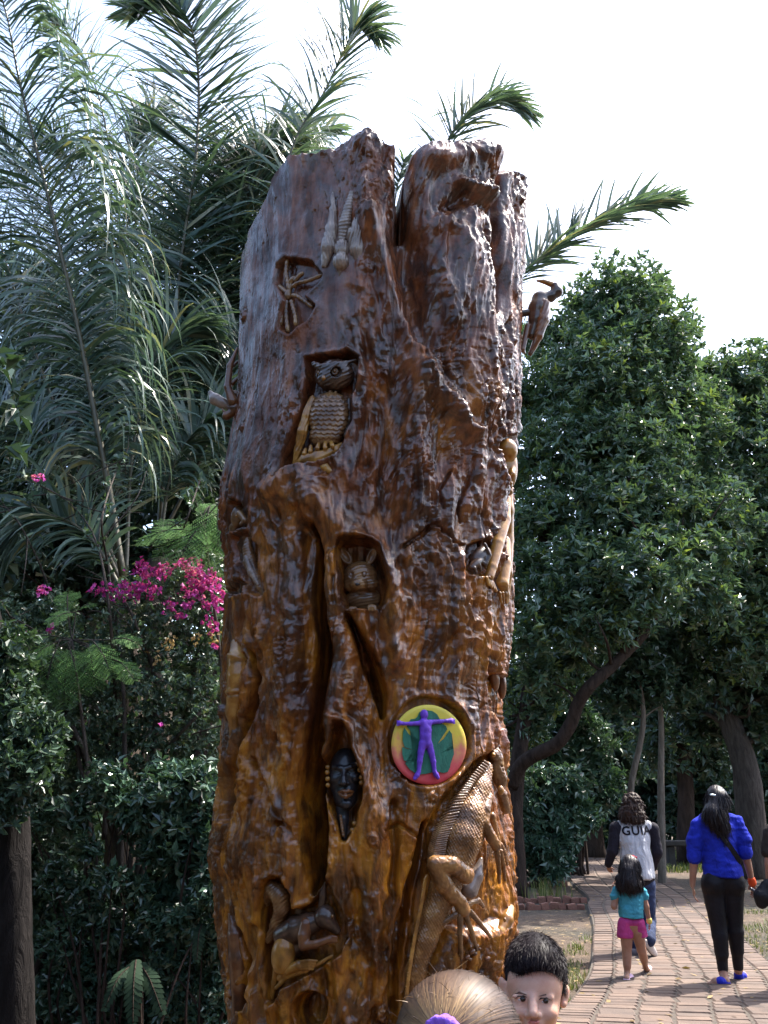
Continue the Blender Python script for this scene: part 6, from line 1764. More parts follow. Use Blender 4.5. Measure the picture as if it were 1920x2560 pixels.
gloss_bush(520, 5.6, [(560, 2120, .1, 55), (540, 2230, 0, 60), (570, 2350, .1, 60), (520, 2350, .1, 50), (470, 2300, .1, 50), (560, 2460, .1, 60), (480, 2420, .2, 55), (430, 2390, .2, 50), (390, 2300, .2, 45), (540, 2540, .1, 60), (440, 2520, .2, 60), (340, 2220, .2, 40)], 'dark glossy leaves along the lower left edge of the carved trunk', 603, 1500, 0.06)
gloss_bush(200, 5.9, [(150, 2200, 0, 50), (210, 2260, 0, 60), (270, 2330, 0, 60), (160, 2350, 0, 60), (220, 2450, 0, 60), (140, 2480, 0, 60), (300, 2450, 0.1, 60), (240, 2560, 0, 60), (360, 2350, .1, 40)], 'dim small-leaved shrub between the edge trunk and the lobed leaf', 604, 1200, 0.055)
# ================================================================== WOOD ADDED AROUND THE VIEWER (not in view; it blocks the low sky)
def sky_blocking_wood():
    g = np.random.default_rng(900)
    bl = []
    for a in np.linspace(R(172), R(368), 15):
        for hgt, rr in ((1.8, 2.2), (3.9, 2.1)):
            d = g.uniform(10.5, 13.5)
            bl.append((np.array([d * math.cos(a), d * math.sin(a), hgt + g.uniform(-.5, .8)]), np.array([rr, rr, rr * .9]) * g.uniform(.85, 1.2)))
    p, d = crown_points(bl, 9000, g, (0.1, 1.1), 900, -0.2)
    V, T, rs = sprig_leaves(p, unit(d + g.normal(0, .4, d.shape)), 6, 0.5, 0.55, g)
    o = obj('wood', mesh_np('wood', V, None, T, False, {'rnd': rs}), L_DARK)
    tag(o, 'dense unseen wood added behind the viewer to block low sky', 'wood', kind='stuff')
sky_blocking_wood()

def distant_wood():
    g = np.random.default_rng(950)
    bl = []
    for a in np.linspace(R(20), R(165), 44):
        for hgt, rr in ((2.0, 3.2), (6.0, 3.2)):
            d = g.uniform(44, 50)
            bl.append((np.array([d * math.cos(a), d * math.sin(a), hgt + g.uniform(-.8, 1.4)]), np.array([rr, rr, rr]) * g.uniform(.85, 1.3)))
    p, d = crown_points(bl, 9000, g, (0.1, 1.1), 950, -0.3)
    V, T, rs = sprig_leaves(p, unit(d + g.normal(0, .4, d.shape)), 6, 0.75, 0.55, g)
    tag(obj('wood', mesh_np('wood', V, None, T, False, {'rnd': rs}), L_DARK), 'far dark wood closing the view behind all other trees', 'wood', kind='stuff')
distant_wood()
# ================================================================== PEOPLE
def cloth(name, col, rough=0.85, var=0.12, bmp=0.004, sc=9):
    m, nt, b = nodes(name)
    v = texco(nt)
    f = noise_tex(nt, v, sc, 4, 0.5, 1.2)
    w = noise_tex(nt, v, 400, 2)
    lo = tuple(c * (1 - var) for c in col); hi = tuple(min(1, c * (1 + var)) for c in col)
    nt.links.new(ramp(nt, f, [(0.3, lo), (0.7, hi)]), b.inputs['Base Color'])
    b.inputs['Roughness'].default_value = rough
    b.inputs['Specular IOR Level'].default_value = 0.15
    bump(nt, b, noise_tex(nt, texco(nt, (1, 1, 0.45)), sc * 1.6, 4, 0.5, 1.5), 0.7, bmp * 5)
    return m
def skin_mat(name, col):
    m, nt, b = nodes(name)
    f = noise_tex(nt, texco(nt), 16, 8, 0.65)
    nt.links.new(ramp(nt, f, [(0.28, (col[0] * .86, col[1] * .68, col[2] * .62)), (0.5, col), (0.72, tuple(min(1, c * 1.1) for c in col))]), b.inputs['Base Color'])
    bump(nt, b, noise_tex(nt, texco(nt), 500, 3), 0.25, 0.002)
    b.inputs['Roughness'].default_value = 0.5
    b.inputs['Subsurface Weight'].default_value = 0.25
    b.inputs['Subsurface Radius'].default_value = (0.012, 0.005, 0.003)
    b.inputs['Subsurface Scale'].default_value = 1.0
    return m
SK_TAN = skin_mat('tan_skin', (0.30, 0.155, 0.10))
SK_BOY = skin_mat('light_skin', (0.52, 0.31, 0.225))
def hair_mat(name, dark, light, rough=0.38):
    m, nt, b = nodes(name)
    f = noise_tex(nt, texco(nt, (1, 1, 0.12)), 90, 4, 0.6, 0.3)
    nt.links.new(ramp(nt, f, [(0.3, dark), (0.7, light)]), b.inputs['Base Color'])
    b.inputs['Roughness'].default_value = rough
    b.inputs['Specular IOR Level'].default_value = 0.22
    bump(nt, b, f, 0.7, 0.006)
    return m
HAIR_BLK = hair_mat('black_hair', (0.008, 0.006, 0.007), (0.028, 0.021, 0.022))
HAIR_BRN = hair_mat('dark_brown_hair', (0.014, 0.008, 0.006), (0.06, 0.032, 0.022), 0.5)
def hand(s, wr, tip, palm_n, sc=1.0, curl=0.25, thumb=1):
    """palm, four fingers of different lengths and a thumb; wr = wrist, tip = fingertip"""
    wr = np.array(wr); tip = np.array(tip)
    d = tip - wr; L = np.linalg.norm(d); d /= L
    n = np.array(palm_n, float); n -= d * (n @ d); n /= np.linalg.norm(n)
    w = np.cross(d, n)
    r = 0.0078 * sc
    for j in range(4):
        o = (j - 1.5) * 0.0175 * sc
        kn = wr + d * L * 0.52 + w * o
        s.cap(wr + d * L * 0.1 + w * o * 0.7, r * 1.25, kn, r * 1.15, 0.008)
        fl = L * (0.42, 0.49, 0.46, 0.36)[j]
        m_ = kn + d * fl * 0.5 + n * fl * curl * 0.35
        e = m_ + d * fl * 0.42 + n * fl * curl
        s.cap(kn, r, m_, r * 0.92, 0.002); s.cap(m_, r * 0.92, e, r * 0.7, 0.002)
    t0 = wr + d * L * 0.2 + w * thumb * 0.022 * sc; t1 = t0 + d * L * 0.2 + w * thumb * 0.024 * sc + n * 0.01; t2 = t1 + d * L * 0.17 + n * 0.006
    s.cap(t0, r * 1.35, t1, r * 1.1, 0.004); s.cap(t1, r * 1.1, t2, r * 0.8, 0.002)
def pobj(name, s, h, mat, parent, disp=None, it=2, label=None):
    o = sdf_obj(name, s, h, mat, parent, disp, it)
    if label: o['label'] = label
    return o
def folds(amp, sc=(14, 14, 9), seed=0):
    return lambda px, py, V: amp * fbm(V * np.array(sc), 2, seed)

def strands(name, roots, dirs, length, width, seg, mat, parent, g, grav=0.0, col=None, follow=None):
    n = len(roots)
    q = roots.copy(); d = unit(dirs)
    L_ = length * g.uniform(.6, 1.2, n)
    sd = unit(np.cross(d, g.normal(size=(n, 3))))
    rows_ = []
    for s_ in range(seg + 1):
        u_ = s_ / seg
        w = width * (1 - u_ ** 2) * 0.5 + width * .05
        rows_.append(np.stack([q - sd * w, q + sd * w], 1))
        q = q + d * (L_ / seg)[:, None]
        d = unit(d + np.array([0, 0, -grav]) + g.normal(0, .05, (n, 3)))
    V = np.stack(rows_, 1).reshape(-1, 3)
    m_ = 2 * (seg + 1)
    b_ = (np.arange(n) * m_)[:, None]
    Q_ = np.stack([b_ + 2 * np.arange(seg)[None, :] + a for a in (0, 1, 3, 2)], -1).reshape(-1, 4)
    o = obj(name, mesh_np(name, V, Q_, None, True, {'rnd': np.repeat(g.random(n), m_)}), mat, parent)
    return o
def hair_strands(o, n, length, width, mat, seed, wave=0.06):
    me = o.data
    V = np.empty(len(me.vertices) * 3); me.vertices.foreach_get('co', V); V = V.reshape(-1, 3)
    N = np.empty(len(V) * 3); me.vertices.foreach_get('normal', N); N = N.reshape(-1, 3)
    g = np.random.default_rng(seed)
    ok = np.nonzero(N[:, 2] < 0.45)[0]
    k = ok[g.integers(0, len(ok), n)]
    d = np.array([0, 0, -1.0])[None, :] - N[k] * (-N[k][:, 2:3])
    d = unit(d + N[k] * .04 + g.normal(0, wave, (n, 3)))
    st = strands('hair_strands', V[k] + N[k] * .001, d, length, width, 4, mat, o, g, 0.10)
    st['kind'] = 'stuff'
# ---- woman in blue, seen from behind
def woman():
    Y = 8.6
    Q = lambda x, y, dy=0.0: P(x, y, Y + dy)
    f0 = G(1812, 2462)
    t = empty('person', (f0[0], f0[1], 0), 'person in bright blue shirt and black leggings walking away', 'person', 'visitors on the brick path')
    s = SDF(0.03)
    hc = Q(1791, 1997)
    s.ell(hc, (0.075, 0.092, 0.112)); s.cap(Q(1792, 2020), 0.05, Q(1793, 2046), 0.052)
    s.ell(Q(1793, 2085), (0.155, 0.095, 0.17)); s.ell(Q(1797, 2145), (0.125, 0.09, 0.14)); s.ell(Q(1806, 2196), (0.165, 0.11, 0.13))
    Lh, Rh = Q(1781, 2215), Q(1832, 2212)
    Lk, Rk = Q(1799, 2335, 0.0), Q(1838, 2325, 0.03)
    La, Ra = Q(1808, 2432, 0.02), Q(1846, 2424, 0.10)
    for hcap, k, a in ((Lh, Lk, La), (Rh, Rk, Ra)):
        s.chain([hcap, k, a], [0.088, 0.058, 0.036], 0.02)
        s.cap(k + (a - k) * 0.05 + [0, -.012, 0], 0.056, k + (a - k) * 0.5 + [0, -.012, 0], 0.05, 0.02)
    Ls, Le, Lw, Lt = Q(1744, 2062), Q(1735, 2146, -.01), Q(1731, 2212, .02), Q(1737, 2258, .03)
    Rs, Re, Rw, Rt = Q(1843, 2058), Q(1863, 2134, -.01), Q(1880, 2204, .02), Q(1889, 2242, .04)
    for a, b, c in ((Ls, Le, Lw), (Rs, Re, Rw)):
        s.chain([a, b, c], [0.052, 0.04, 0.025], 0.02)
    hand(s, Lw, Lt, (1, -.3, 0), 0.95, 0.35, -1)
    hand(s, Rw, Rt, (-1, -.5, 0), 0.95, 0.6, 1)
    heelL, toeL = G(1815, 2470), G(1778, 2472); heelR, toeR = G(1848, 2457), G(1872, 2452)
    for a, hl, to in ((La, heelL, toeL), (Ra, heelR, toeR)):
        hl = hl + [0, 0, 0.04]; to = to + [0, 0.04, 0.03]
        s.cap(a, 0.034, hl + [0, 0, .015], 0.036, 0.02); s.cap(hl, 0.036, hl * .4 + to * .6 + [0, 0, .012], 0.036, 0.02); s.cap(hl * .4 + to * .6, 0.034, to, 0.020, 0.01)
    pobj('body', s, 0.0075, SK_TAN, t)
    # shirt with rolled half sleeves
    s = SDF(0.035)
    s.ell(Q(1793, 2082), (0.178, 0.118, 0.185)); s.ell(Q(1797, 2140), (0.155, 0.115, 0.15)); s.ell(Q(1806, 2178), (0.178, 0.128, 0.11))
    s.cap(Q(1760, 2052), 0.062, Q(1824, 2049), 0.062)
    s.cap(Q(1800, 2120), 0.13, Q(1808, 2184), 0.158, 0.04)
    s.plane(Q(1800, 2192), (-0.10, 0, -1.0))
    sl_ = SDF(0.02)
    s.chain([Ls, Ls * .5 + Le * .5 + [-.012, 0, 0], Le + (Le - Ls) * -.02], [0.066, 0.068, 0.060], 0.03)
    s.chain([Rs, Rs * .5 + Re * .5 + [.012, 0, 0], Re + (Re - Rs) * -.05], [0.066, 0.068, 0.060], 0.03)
    M_SH = cloth('blue_shirt_cloth', (0.013, 0.025, 0.33), 0.85, 0.25, 0.006)
    pobj('shirt', s, 0.009, M_SH, t, folds(0.013, (8, 8, 20), 3))
    for a, b in ((Ls, Le), (Rs, Re)):
        c = SDF(0.006); d_ = b - a; c.cap(a + d_ * 0.86, 0.066, a + d_ * 0.96, 0.067)
        pobj('cuff', c, 0.008, M_SH, t, folds(0.005, (20, 20, 14), 5))
    # leggings
    s = SDF(0.03)
    s.ell(Q(1806, 2198), (0.178, 0.125, 0.12))
    for hcap, k, a in ((Lh, Lk, La), (Rh, Rk, Ra)):
        s.chain([hcap, k, a + (a - k) * -0.06], [0.098, 0.065, 0.043], 0.025)
        s.cap(k + (a - k) * 0.05 + [0, -.014, 0], 0.062, k + (a - k) * 0.5 + [0, -.014, 0], 0.056, 0.02)
        s.ell(hcap + [0, -.03, .02], (0.10, 0.11, 0.11), None, 0.02)
    pobj('leggings', s, 0.008, cloth('black_leggings', (0.012, 0.011, 0.014), 0.6, 0.2, 0.002), t, folds(0.003, (10, 10, 30), 6))
    # hair, long, parted to the right side
    s = SDF(0.03)
    s.ell(hc + [0, -.012, .006], (0.092, 0.105, 0.118))
    s.chain([hc + [0, -.06, 0], Q(1786, 2035, -.10), Q(1792, 2055, -.115)], [0.085, 0.09, 0.07], 0.03)
    s.chain([Q(1796, 2030, -.10), Q(1806, 2060, -.12), Q(1812, 2086, -.13)], [0.075, 0.055, 0.02], 0.02)
    s.chain([Q(1782, 2030, -.10), Q(1790, 2060, -.12), Q(1798, 2078, -.13)], [0.07, 0.045, 0.015], 0.02)
    s.chain([Q(1770, 2025, -.07), Q(1768, 2045, -.09), Q(1775, 2056, -.11)], [0.04, 0.03, 0.012], 0.02)
    ho = pobj('hair', s, 0.008, HAIR_BLK, t, lambda px, py, V: 0.006 * noise3(np.stack([px * .32, py * .03, V[:, 1] * 20], 1), 4))
    hair_strands(ho, 2600, 0.12, 0.0032, HAIR_BLK, 1)
    c = SDF(0.004); c.cap(Q(1777, 1987, -.118), 0.010, Q(1800, 1990, -.118), 0.010)
    pobj('hair_clip', c, 0.005, simple('silver_clip', (0.55, 0.66, 0.72), 0.2, 0.1, 40), t)
    # bag strap across the back
    st = [Q(1792, 2070, -.145), Q(1812, 2098, -.155), Q(1832, 2126, -.15), Q(1848, 2150, -.10), Q(1856, 2162, -.02)]
    C = catmull(np.array(st), 16); mb = MB()
    T_ = unit(np.gradient(C, axis=0)); wv = unit(np.cross(T_, np.array([0, -1.0, 0]))) * 0.022; nn = np.array([0, 0.006, 0])
    V = np.stack([C - wv, C + wv, C + wv + nn, C - wv + nn], 1).reshape(-1, 3)
    k = np.arange(15) * 4
    mb.add(V, np.concatenate([np.stack([k + a, k + b, k + 4 + b, k + 4 + a], 1) for a, b in ((0, 1), (1, 2), (2, 3), (3, 0))]))
    obj('bag_strap', mb.mesh('bag_strap', False), cloth('black_strap', (0.015, 0.013, 0.014)), t)
    c = SDF(0.002)
    dW = unit(Rt - Rw)
    c.cap(Rw - dW * 0.012, 0.035, Rw + dW * 0.012, 0.035)
    pobj('wristband', c, 0.006, cloth('orange_band', (0.65, 0.08, 0.02), 0.5), t)
    M_BL = cloth('blue_sandal', (0.015, 0.025, 0.36), 0.6); M_SO = simple('pale_strap', (0.5, 0.46, 0.42), 0.6)
    for a, hl, to in ((La, heelL, toeL), (Ra, heelR, toeR)):
        c = SDF(0.01); c.cap(hl + [0, -.002, .03], 0.043, a * .6 + hl * .4 + [0, 0, 0.0], 0.042); c.ell(hl * .7 + to * .3 + [0, 0, .05], (0.05, 0.045, 0.04))
        pobj('sandal', c, 0.007, M_BL, t)
        c = SDF(0.008); c.chain([hl + [0, 0, .010], hl * .5 + to * .5 + [0, 0.01, .010], to + [0, .03, .010]], [0.042, 0.042, 0.03]); c.plane(hl + [0, 0, .022], (0, 0, 1)); c.plane(hl + [0, 0, 0.002], (0, 0, -1))
        pobj('sole', c, 0.006, M_BL, t)
    ph = Q(1884, 2228, -.045)
    s = SDF(0.004); s.cap(ph + [-.02, 0, .02], 0.014, ph + [.03, 0, -.02], 0.014)
    o = sdf_obj('mobile_phone', s, 0.005, simple('dark_phone', (0.05, 0.05, 0.07), 0.25, 0.2, 30))
    tag(o, 'small dark phone held in the hand with the orange wristband', 'phone')
woman()
# ---- guide in a pale waistcoat
def guide():
    Y = 10.25
    Q = lambda x, y, dy=0.0: P(x, y, Y + dy)
    f0 = G(1596, 2394)
    t = empty('person', (f0[0], f0[1], 0), 'person in pale waistcoat lettered GUIA walking away', 'person', 'visitors on the brick path')
    s = SDF(0.03)
    hc = Q(1580, 2012)
    s.ell(hc, (0.075, 0.09, 0.112)); s.cap(Q(1581, 2030), 0.05, Q(1582, 2060), 0.055)
    s.ell(Q(1584, 2095), (0.16, 0.10, 0.17)); s.ell(Q(1590, 2150), (0.13, 0.09, 0.15)); s.ell(Q(1597, 2198), (0.165, 0.11, 0.12))
    Ls, Le, Lw, Lt = Q(1540, 2070), Q(1531, 2128, -.02), Q(1520, 2163, .05), Q(1528, 2186, .10)
    Rs, Re, Rw, Rt = Q(1631, 2072), Q(1643, 2130, .0), Q(1632, 2172, .14), Q(1622, 2190, .18)
    s.chain([Ls, Le, Lw], [0.055, 0.042, 0.026], .02); s.chain([Rs, Re, Rw], [0.055, 0.042, 0.026], .02)
    hand(s, Lw, Lt, (.4, .5, 0), 0.9, 0.3, 1); hand(s, Rw, Rt, (-.5, 1, 0), 0.9, 0.4, -1)
    Lh, Lk, La = Q(1577, 2212), Q(1588, 2310, .10), Q(1592, 2378, .08)
    Rh, Rk, Ra = Q(1616, 2212), Q(1622, 2306, .02), Q(1624, 2352, -.30)
    s.chain([Lh, Lk, La], [0.085, 0.06, 0.04], .02); s.chain([Rh, Rk, Ra], [0.085, 0.06, 0.04], .02)
    pobj('body', s, 0.0075, SK_TAN, t)
    M_BK = cloth('black_jersey', (0.014, 0.012, 0.018), 0.8)
    s = SDF(0.025)
    s.chain([Ls, Le, Lw * .93 + Le * .07], [0.068, 0.056, 0.040], .02); s.chain([Rs, Re, Rw * .93 + Re * .07], [0.068, 0.056, 0.040], .02)
    s.cap(Ls, 0.06, Rs, 0.06); s.ell(Q(1586, 2110), (0.15, 0.10, 0.15)); s.ell(Q(1597, 2196), (0.172, 0.118, 0.10)); s.cap(Q(1588, 2120), .12, Q(1597, 2196), .14)
    pobj('jersey', s, 0.009, M_BK, t, folds(0.006, (14, 14, 20), 8))
    s = SDF(0.03)
    s.ell(Q(1584, 2094), (0.182, 0.122, 0.18)); s.cap(Q(1552, 2066), .062, Q(1617, 2066), .062)
    s.cap(Q(1587, 2110), .145, Q(1595, 2190), .182, .04)
    s.ell(Q(1590, 2150), (0.175, 0.125, 0.2))
    s.plane(Q(1594, 2196), (0.02, 0, -1))
    s.plane(Q(1534, 2062), (-1, 0, -.12)); s.plane(Q(1636, 2062), (1, 0, -.08))
    vest = pobj('waistcoat', s, 0.009, cloth('pale_grey_waistcoat', (0.42, 0.42, 0.44), 0.9, 0.08, 0.006), t, folds(0.015, (14, 14, 3.5), 9), label='pale grey sleeveless waistcoat')
    # lettering laid on the back of the waistcoat
    cu = bpy.data.curves.new('lettering', 'FONT')
    cu.body = 'GUIA'; cu.size = 0.125; cu.align_x = 'CENTER'; cu.extrude = 0.0; cu.offset = 0.003; cu.space_character = 1.12; cu.resolution_u = 3
    tmp = bpy.data.objects.new('lettering', cu); COL.objects.link(tmp)
    bpy.context.view_layer.update()
    me = bpy.data.meshes.new_from_object(tmp.evaluated_get(bpy.context.evaluated_depsgraph_get()))
    bpy.data.objects.remove(tmp, do_unlink=True)
    import bmesh
    bm = bmesh.new(); bm.from_mesh(me)
    bmesh.ops.triangulate(bm, faces=bm.faces)
    bmesh.ops.subdivide_edges(bm, edges=[e for e in bm.edges if e.calc_length() > 0.02], cuts=2)
    vv = np.empty(len(vest.data.vertices) * 3); vest.data.vertices.foreach_get('co', vv); vv = vv.reshape(-1, 3)
    bk = vv[vv[:, 1] < Y - 0.03]
    c0 = Q(1586, 2086)
    for v_ in bm.verts:
        x, z = c0[0] + v_.co.x, c0[2] + v_.co.y + 0.03 * v_.co.x
        d2 = (bk[:, 0] - x) ** 2 + (bk[:, 2] - z) ** 2
        near = np.argsort(d2)[:6]
        v_.co = (x, bk[near, 1].min() - 0.005, z)
    bmesh.ops.recalc_face_normals(bm, faces=bm.faces)
    bm.to_mesh(me); bm.free()
    obj('lettering', me, cloth('black_lettering', (0.012, 0.01, 0.014)), vest)
    # jeans
    s = SDF(0.025)
    s.chain([Lh, Lk, La], [0.096, 0.072, 0.062], .02); s.chain([Rh, Rk, Ra], [0.096, 0.072, 0.060], .02); s.ell(Q(1597, 2210), (0.17, 0.12, 0.10))
    pobj('jeans', s, 0.009, cloth('blue_jeans', (0.025, 0.035, 0.075), 0.85, 0.4), t, folds(0.008, (16, 16, 16), 10))
    M_SH = simple('grey_shoe', (0.13, 0.10, 0.11), 0.7); M_SL = simple('pale_sole', (0.42, 0.37, 0.34), 0.7)
    g0 = G(1590, 2397)
    s = SDF(0.012); s.chain([La + [0, 0, -.04], g0 + [.02, 0.0, .045], g0 + [-.05, .13, .04], g0 + [-.07, .19, .03]], [0.05, 0.046, 0.045, 0.03]); s.plane(g0 + [0, 0, .004], (0, 0, -1))
    pobj('shoe', s, 0.008, M_SH, t)
    # raised foot: sole turned to the viewer
    h0, h1 = Q(1616, 2356, -.34), Q(1638, 2384, -.26)
    s = SDF(0.012); s.chain([Ra, h0 + [0, .05, .01], h1 + [0, .05, 0.0]], [0.046, 0.045, 0.038])
    pobj('shoe', s, 0.008, M_SH, t)
    M3 = np.stack([unit(h1 - h0), unit(np.cross(h1 - h0, np.array([0, -1.0, .4]))), unit(np.cross(h1 - h0, np.cross(h1 - h0, np.array([0, -1.0, .4]))))], 1)
    s = SDF(0.006); s.ell((h0 + h1) / 2 + [0, 0.0, 0], (0.125, 0.044, 0.016), M3)
    pobj('sole', s, 0.007, M_SL, t)
    # curly hair to the shoulders
    s = SDF(0.03)
    s.ell(hc + [0, -.01, .004], (0.105, 0.11, 0.125)); s.ell(Q(1576, 2034, -.05), (0.115, 0.085, 0.10)); s.ell(Q(1590, 2040, -.05), (0.10, 0.08, 0.09)); s.ell(Q(1566, 2046, -.03), (0.07, 0.06, 0.07))
    ho = pobj('hair', s, 0.008, HAIR_BRN, t, lambda px, py, V: 0.022 * fbm(V * 34, 3, 12))
    hair_strands(ho, 2600, 0.07, 0.0035, HAIR_BRN, 3, 0.3)
guide()
# ---- girl in turquoise and pink
def girl():
    Y = 8.85
    Q = lambda x, y, dy=0.0: P(x, y, Y + dy)
    f0 = G(1590, 2452)
    t = empty('person', (f0[0], f0[1], 0), 'small child in turquoise top and pink shorts walking behind the guide', 'person', 'visitors on the brick path')
    s = SDF(0.022)
    hc = Q(1574, 2168)
    s.ell(hc, (0.072, 0.085, 0.098)); s.cap(Q(1575, 2190), 0.036, Q(1575, 2218), 0.04)
    s.ell(Q(1576, 2240), (0.105, 0.07, 0.10)); s.ell(Q(1577, 2275), (0.095, 0.072, 0.10)); s.ell(Q(1579, 2310), (0.105, 0.08, 0.08))
    Ls, Le, Lw, Lt = Q(1542, 2228), Q(1535, 2266, -.02), Q(1533, 2226, .09), Q(1532, 2200, .10)
    Rs, Re, Rw, Rt = Q(1606, 2230), Q(1615, 2266, -.01), Q(1623, 2302, .0), Q(1626, 2328, .01)
    s.chain([Ls, Le, Lw], [0.032, 0.027, 0.019], .012); s.chain([Rs, Re, Rw], [0.032, 0.027, 0.019], .012)
    hand(s, Lw, Lt, (1, .2, 0), 0.62, 0.6, 1); hand(s, Rw, Rt, (-1, .2, 0), 0.66, 0.3, -1)
    Lh, Lk, La = Q(1566, 2330), Q(1567, 2385), Q(1568, 2436, -.01)
    Rh, Rk, Ra = Q(1594, 2330), Q(1604, 2376, .05), Q(1614, 2418, .20)
    for a, b, c in ((Lh, Lk, La), (Rh, Rk, Ra)):
        s.chain([a, b, c], [0.062, 0.040, 0.025], .015); s.cap(b * .8 + c * .2 + [0, -.008, 0], .036, b * .45 + c * .55 + [0, -.008, 0], .034, .015)
    gl, gr_ = G(1567, 2458), G(1620, 2436)
    for a, g_, dx, dy in ((La, gl, .06, .10), (Ra, gr_, .035, .11)):
        s.cap(a, .025, g_ + [0, 0, .035], .028, .012); s.cap(g_ + [0, 0, .03], .026, g_ + [dx, dy, .022], .022, .012)
    pobj('body', s, 0.0062, SK_TAN, t)
    s = SDF(0.02)
    s.ell(Q(1576, 2242), (0.118, 0.085, 0.105)); s.cap(Q(1552, 2226), .04, Q(1598, 2226), .04); s.cap(Q(1576, 2245), .095, Q(1578, 2290), .108); s.ell(Q(1577, 2268), (0.112, 0.09, 0.13))
    s.cap(Ls, .044, Ls * .62 + Le * .38 + [-.014, 0, 0], .040, .012); s.cap(Rs, .044, Rs * .65 + Re * .35 + [.010, 0, 0], .040, .012)
    s.plane(Q(1578, 2294), (-.03, 0, -1))
    pobj('top', s, 0.0065, cloth('turquoise_top', (0.05, 0.25, 0.33), 0.85, 0.2), t, folds(0.010, (14, 14, 28), 14))
    s = SDF(0.012)
    s.ell(Q(1579, 2304), (0.115, 0.09, 0.062))
    s.cap(Lh + [0, 0, .06], .075, Lh * .86 + Lk * .14 + [-.012, 0, 0], .074, .008); s.cap(Rh + [0, 0, .06], .075, Rh * .86 + Rk * .14 + [.014, 0.02, 0], .076, .008)
    s.plane(Q(1580, 2344), (.03, 0, -1))
    pobj('shorts', s, 0.0065, cloth('pink_shorts', (0.38, 0.045, 0.18), 0.85, 0.2), t, folds(0.006, (14, 14, 18), 15))
    s = SDF(0.025)
    s.ell(hc + [0, -.012, .004], (0.092, 0.105, 0.112)); s.cap(Q(1573, 2180, -.06), .085, Q(1573, 2205, -.075), .095)
    s.ell(Q(1574, 2212, -.06), (0.112, 0.065, 0.062)); s.cap(Q(1548, 2195, -.02), .035, Q(1550, 2222, -.04), .022); s.cap(Q(1596, 2195, -.02), .04, Q(1598, 2220, -.05), .026)
    ho = pobj('hair', s, 0.0065, HAIR_BLK, t, lambda px, py, V: 0.005 * noise3(np.stack([px * .35, py * .04, V[:, 1] * 25], 1), 6))
    hair_strands(ho, 2000, 0.09, 0.0028, HAIR_BLK, 2)
    s = SDF(0.004); s.ell(Q(1580, 2141, -.05), (0.026, 0.014, 0.012)); s.ell(Q(1590, 2144, -.05), (0.012, 0.012, 0.012))
    pobj('hair_bow', s, 0.005, cloth('red_bow', (0.42, 0.04, 0.05)), t)
    s = SDF(0.002); dW = unit(Rt - Rw); s.cap(Rw - dW * .006, .026, Rw + dW * .006, .026)
    pobj('bracelet', s, 0.005, simple('yellow_bracelet', (0.62, 0.50, 0.10), 0.5), t)
    M_CL = simple('pale_pink_clog', (0.62, 0.42, 0.55), 0.6, 0.08); M_CS = simple('pink_clog_sole', (0.55, 0.22, 0.42), 0.6, 0.08)
    for a, g_, dx, dy in ((La, gl, .06, .10), (Ra, gr_, .035, .11)):
        s = SDF(0.008); s.cap(g_ + [0, 0, .022], .034, g_ + [dx, dy, .022], .036); s.ell(g_ + [dx * .8, dy * .8, .04], (.038, .042, .026)); s.plane(g_ + [0, 0, .014], (0, 0, -1))
        s.ell(g_ + [0, -.005, .062], (.026, .034, .024), None, .004, '-')
        pobj('clog', s, 0.006, M_CL, t)
        s = SDF(0.006); s.cap(g_ + [0, 0, .012], .036, g_ + [dx, dy, .012], .038); s.plane(g_ + [0, 0, .017], (0, 0, 1)); s.plane(g_ + [0, 0, .002], (0, 0, -1))
        pobj('sole', s, 0.0055, M_CS, t)
girl()
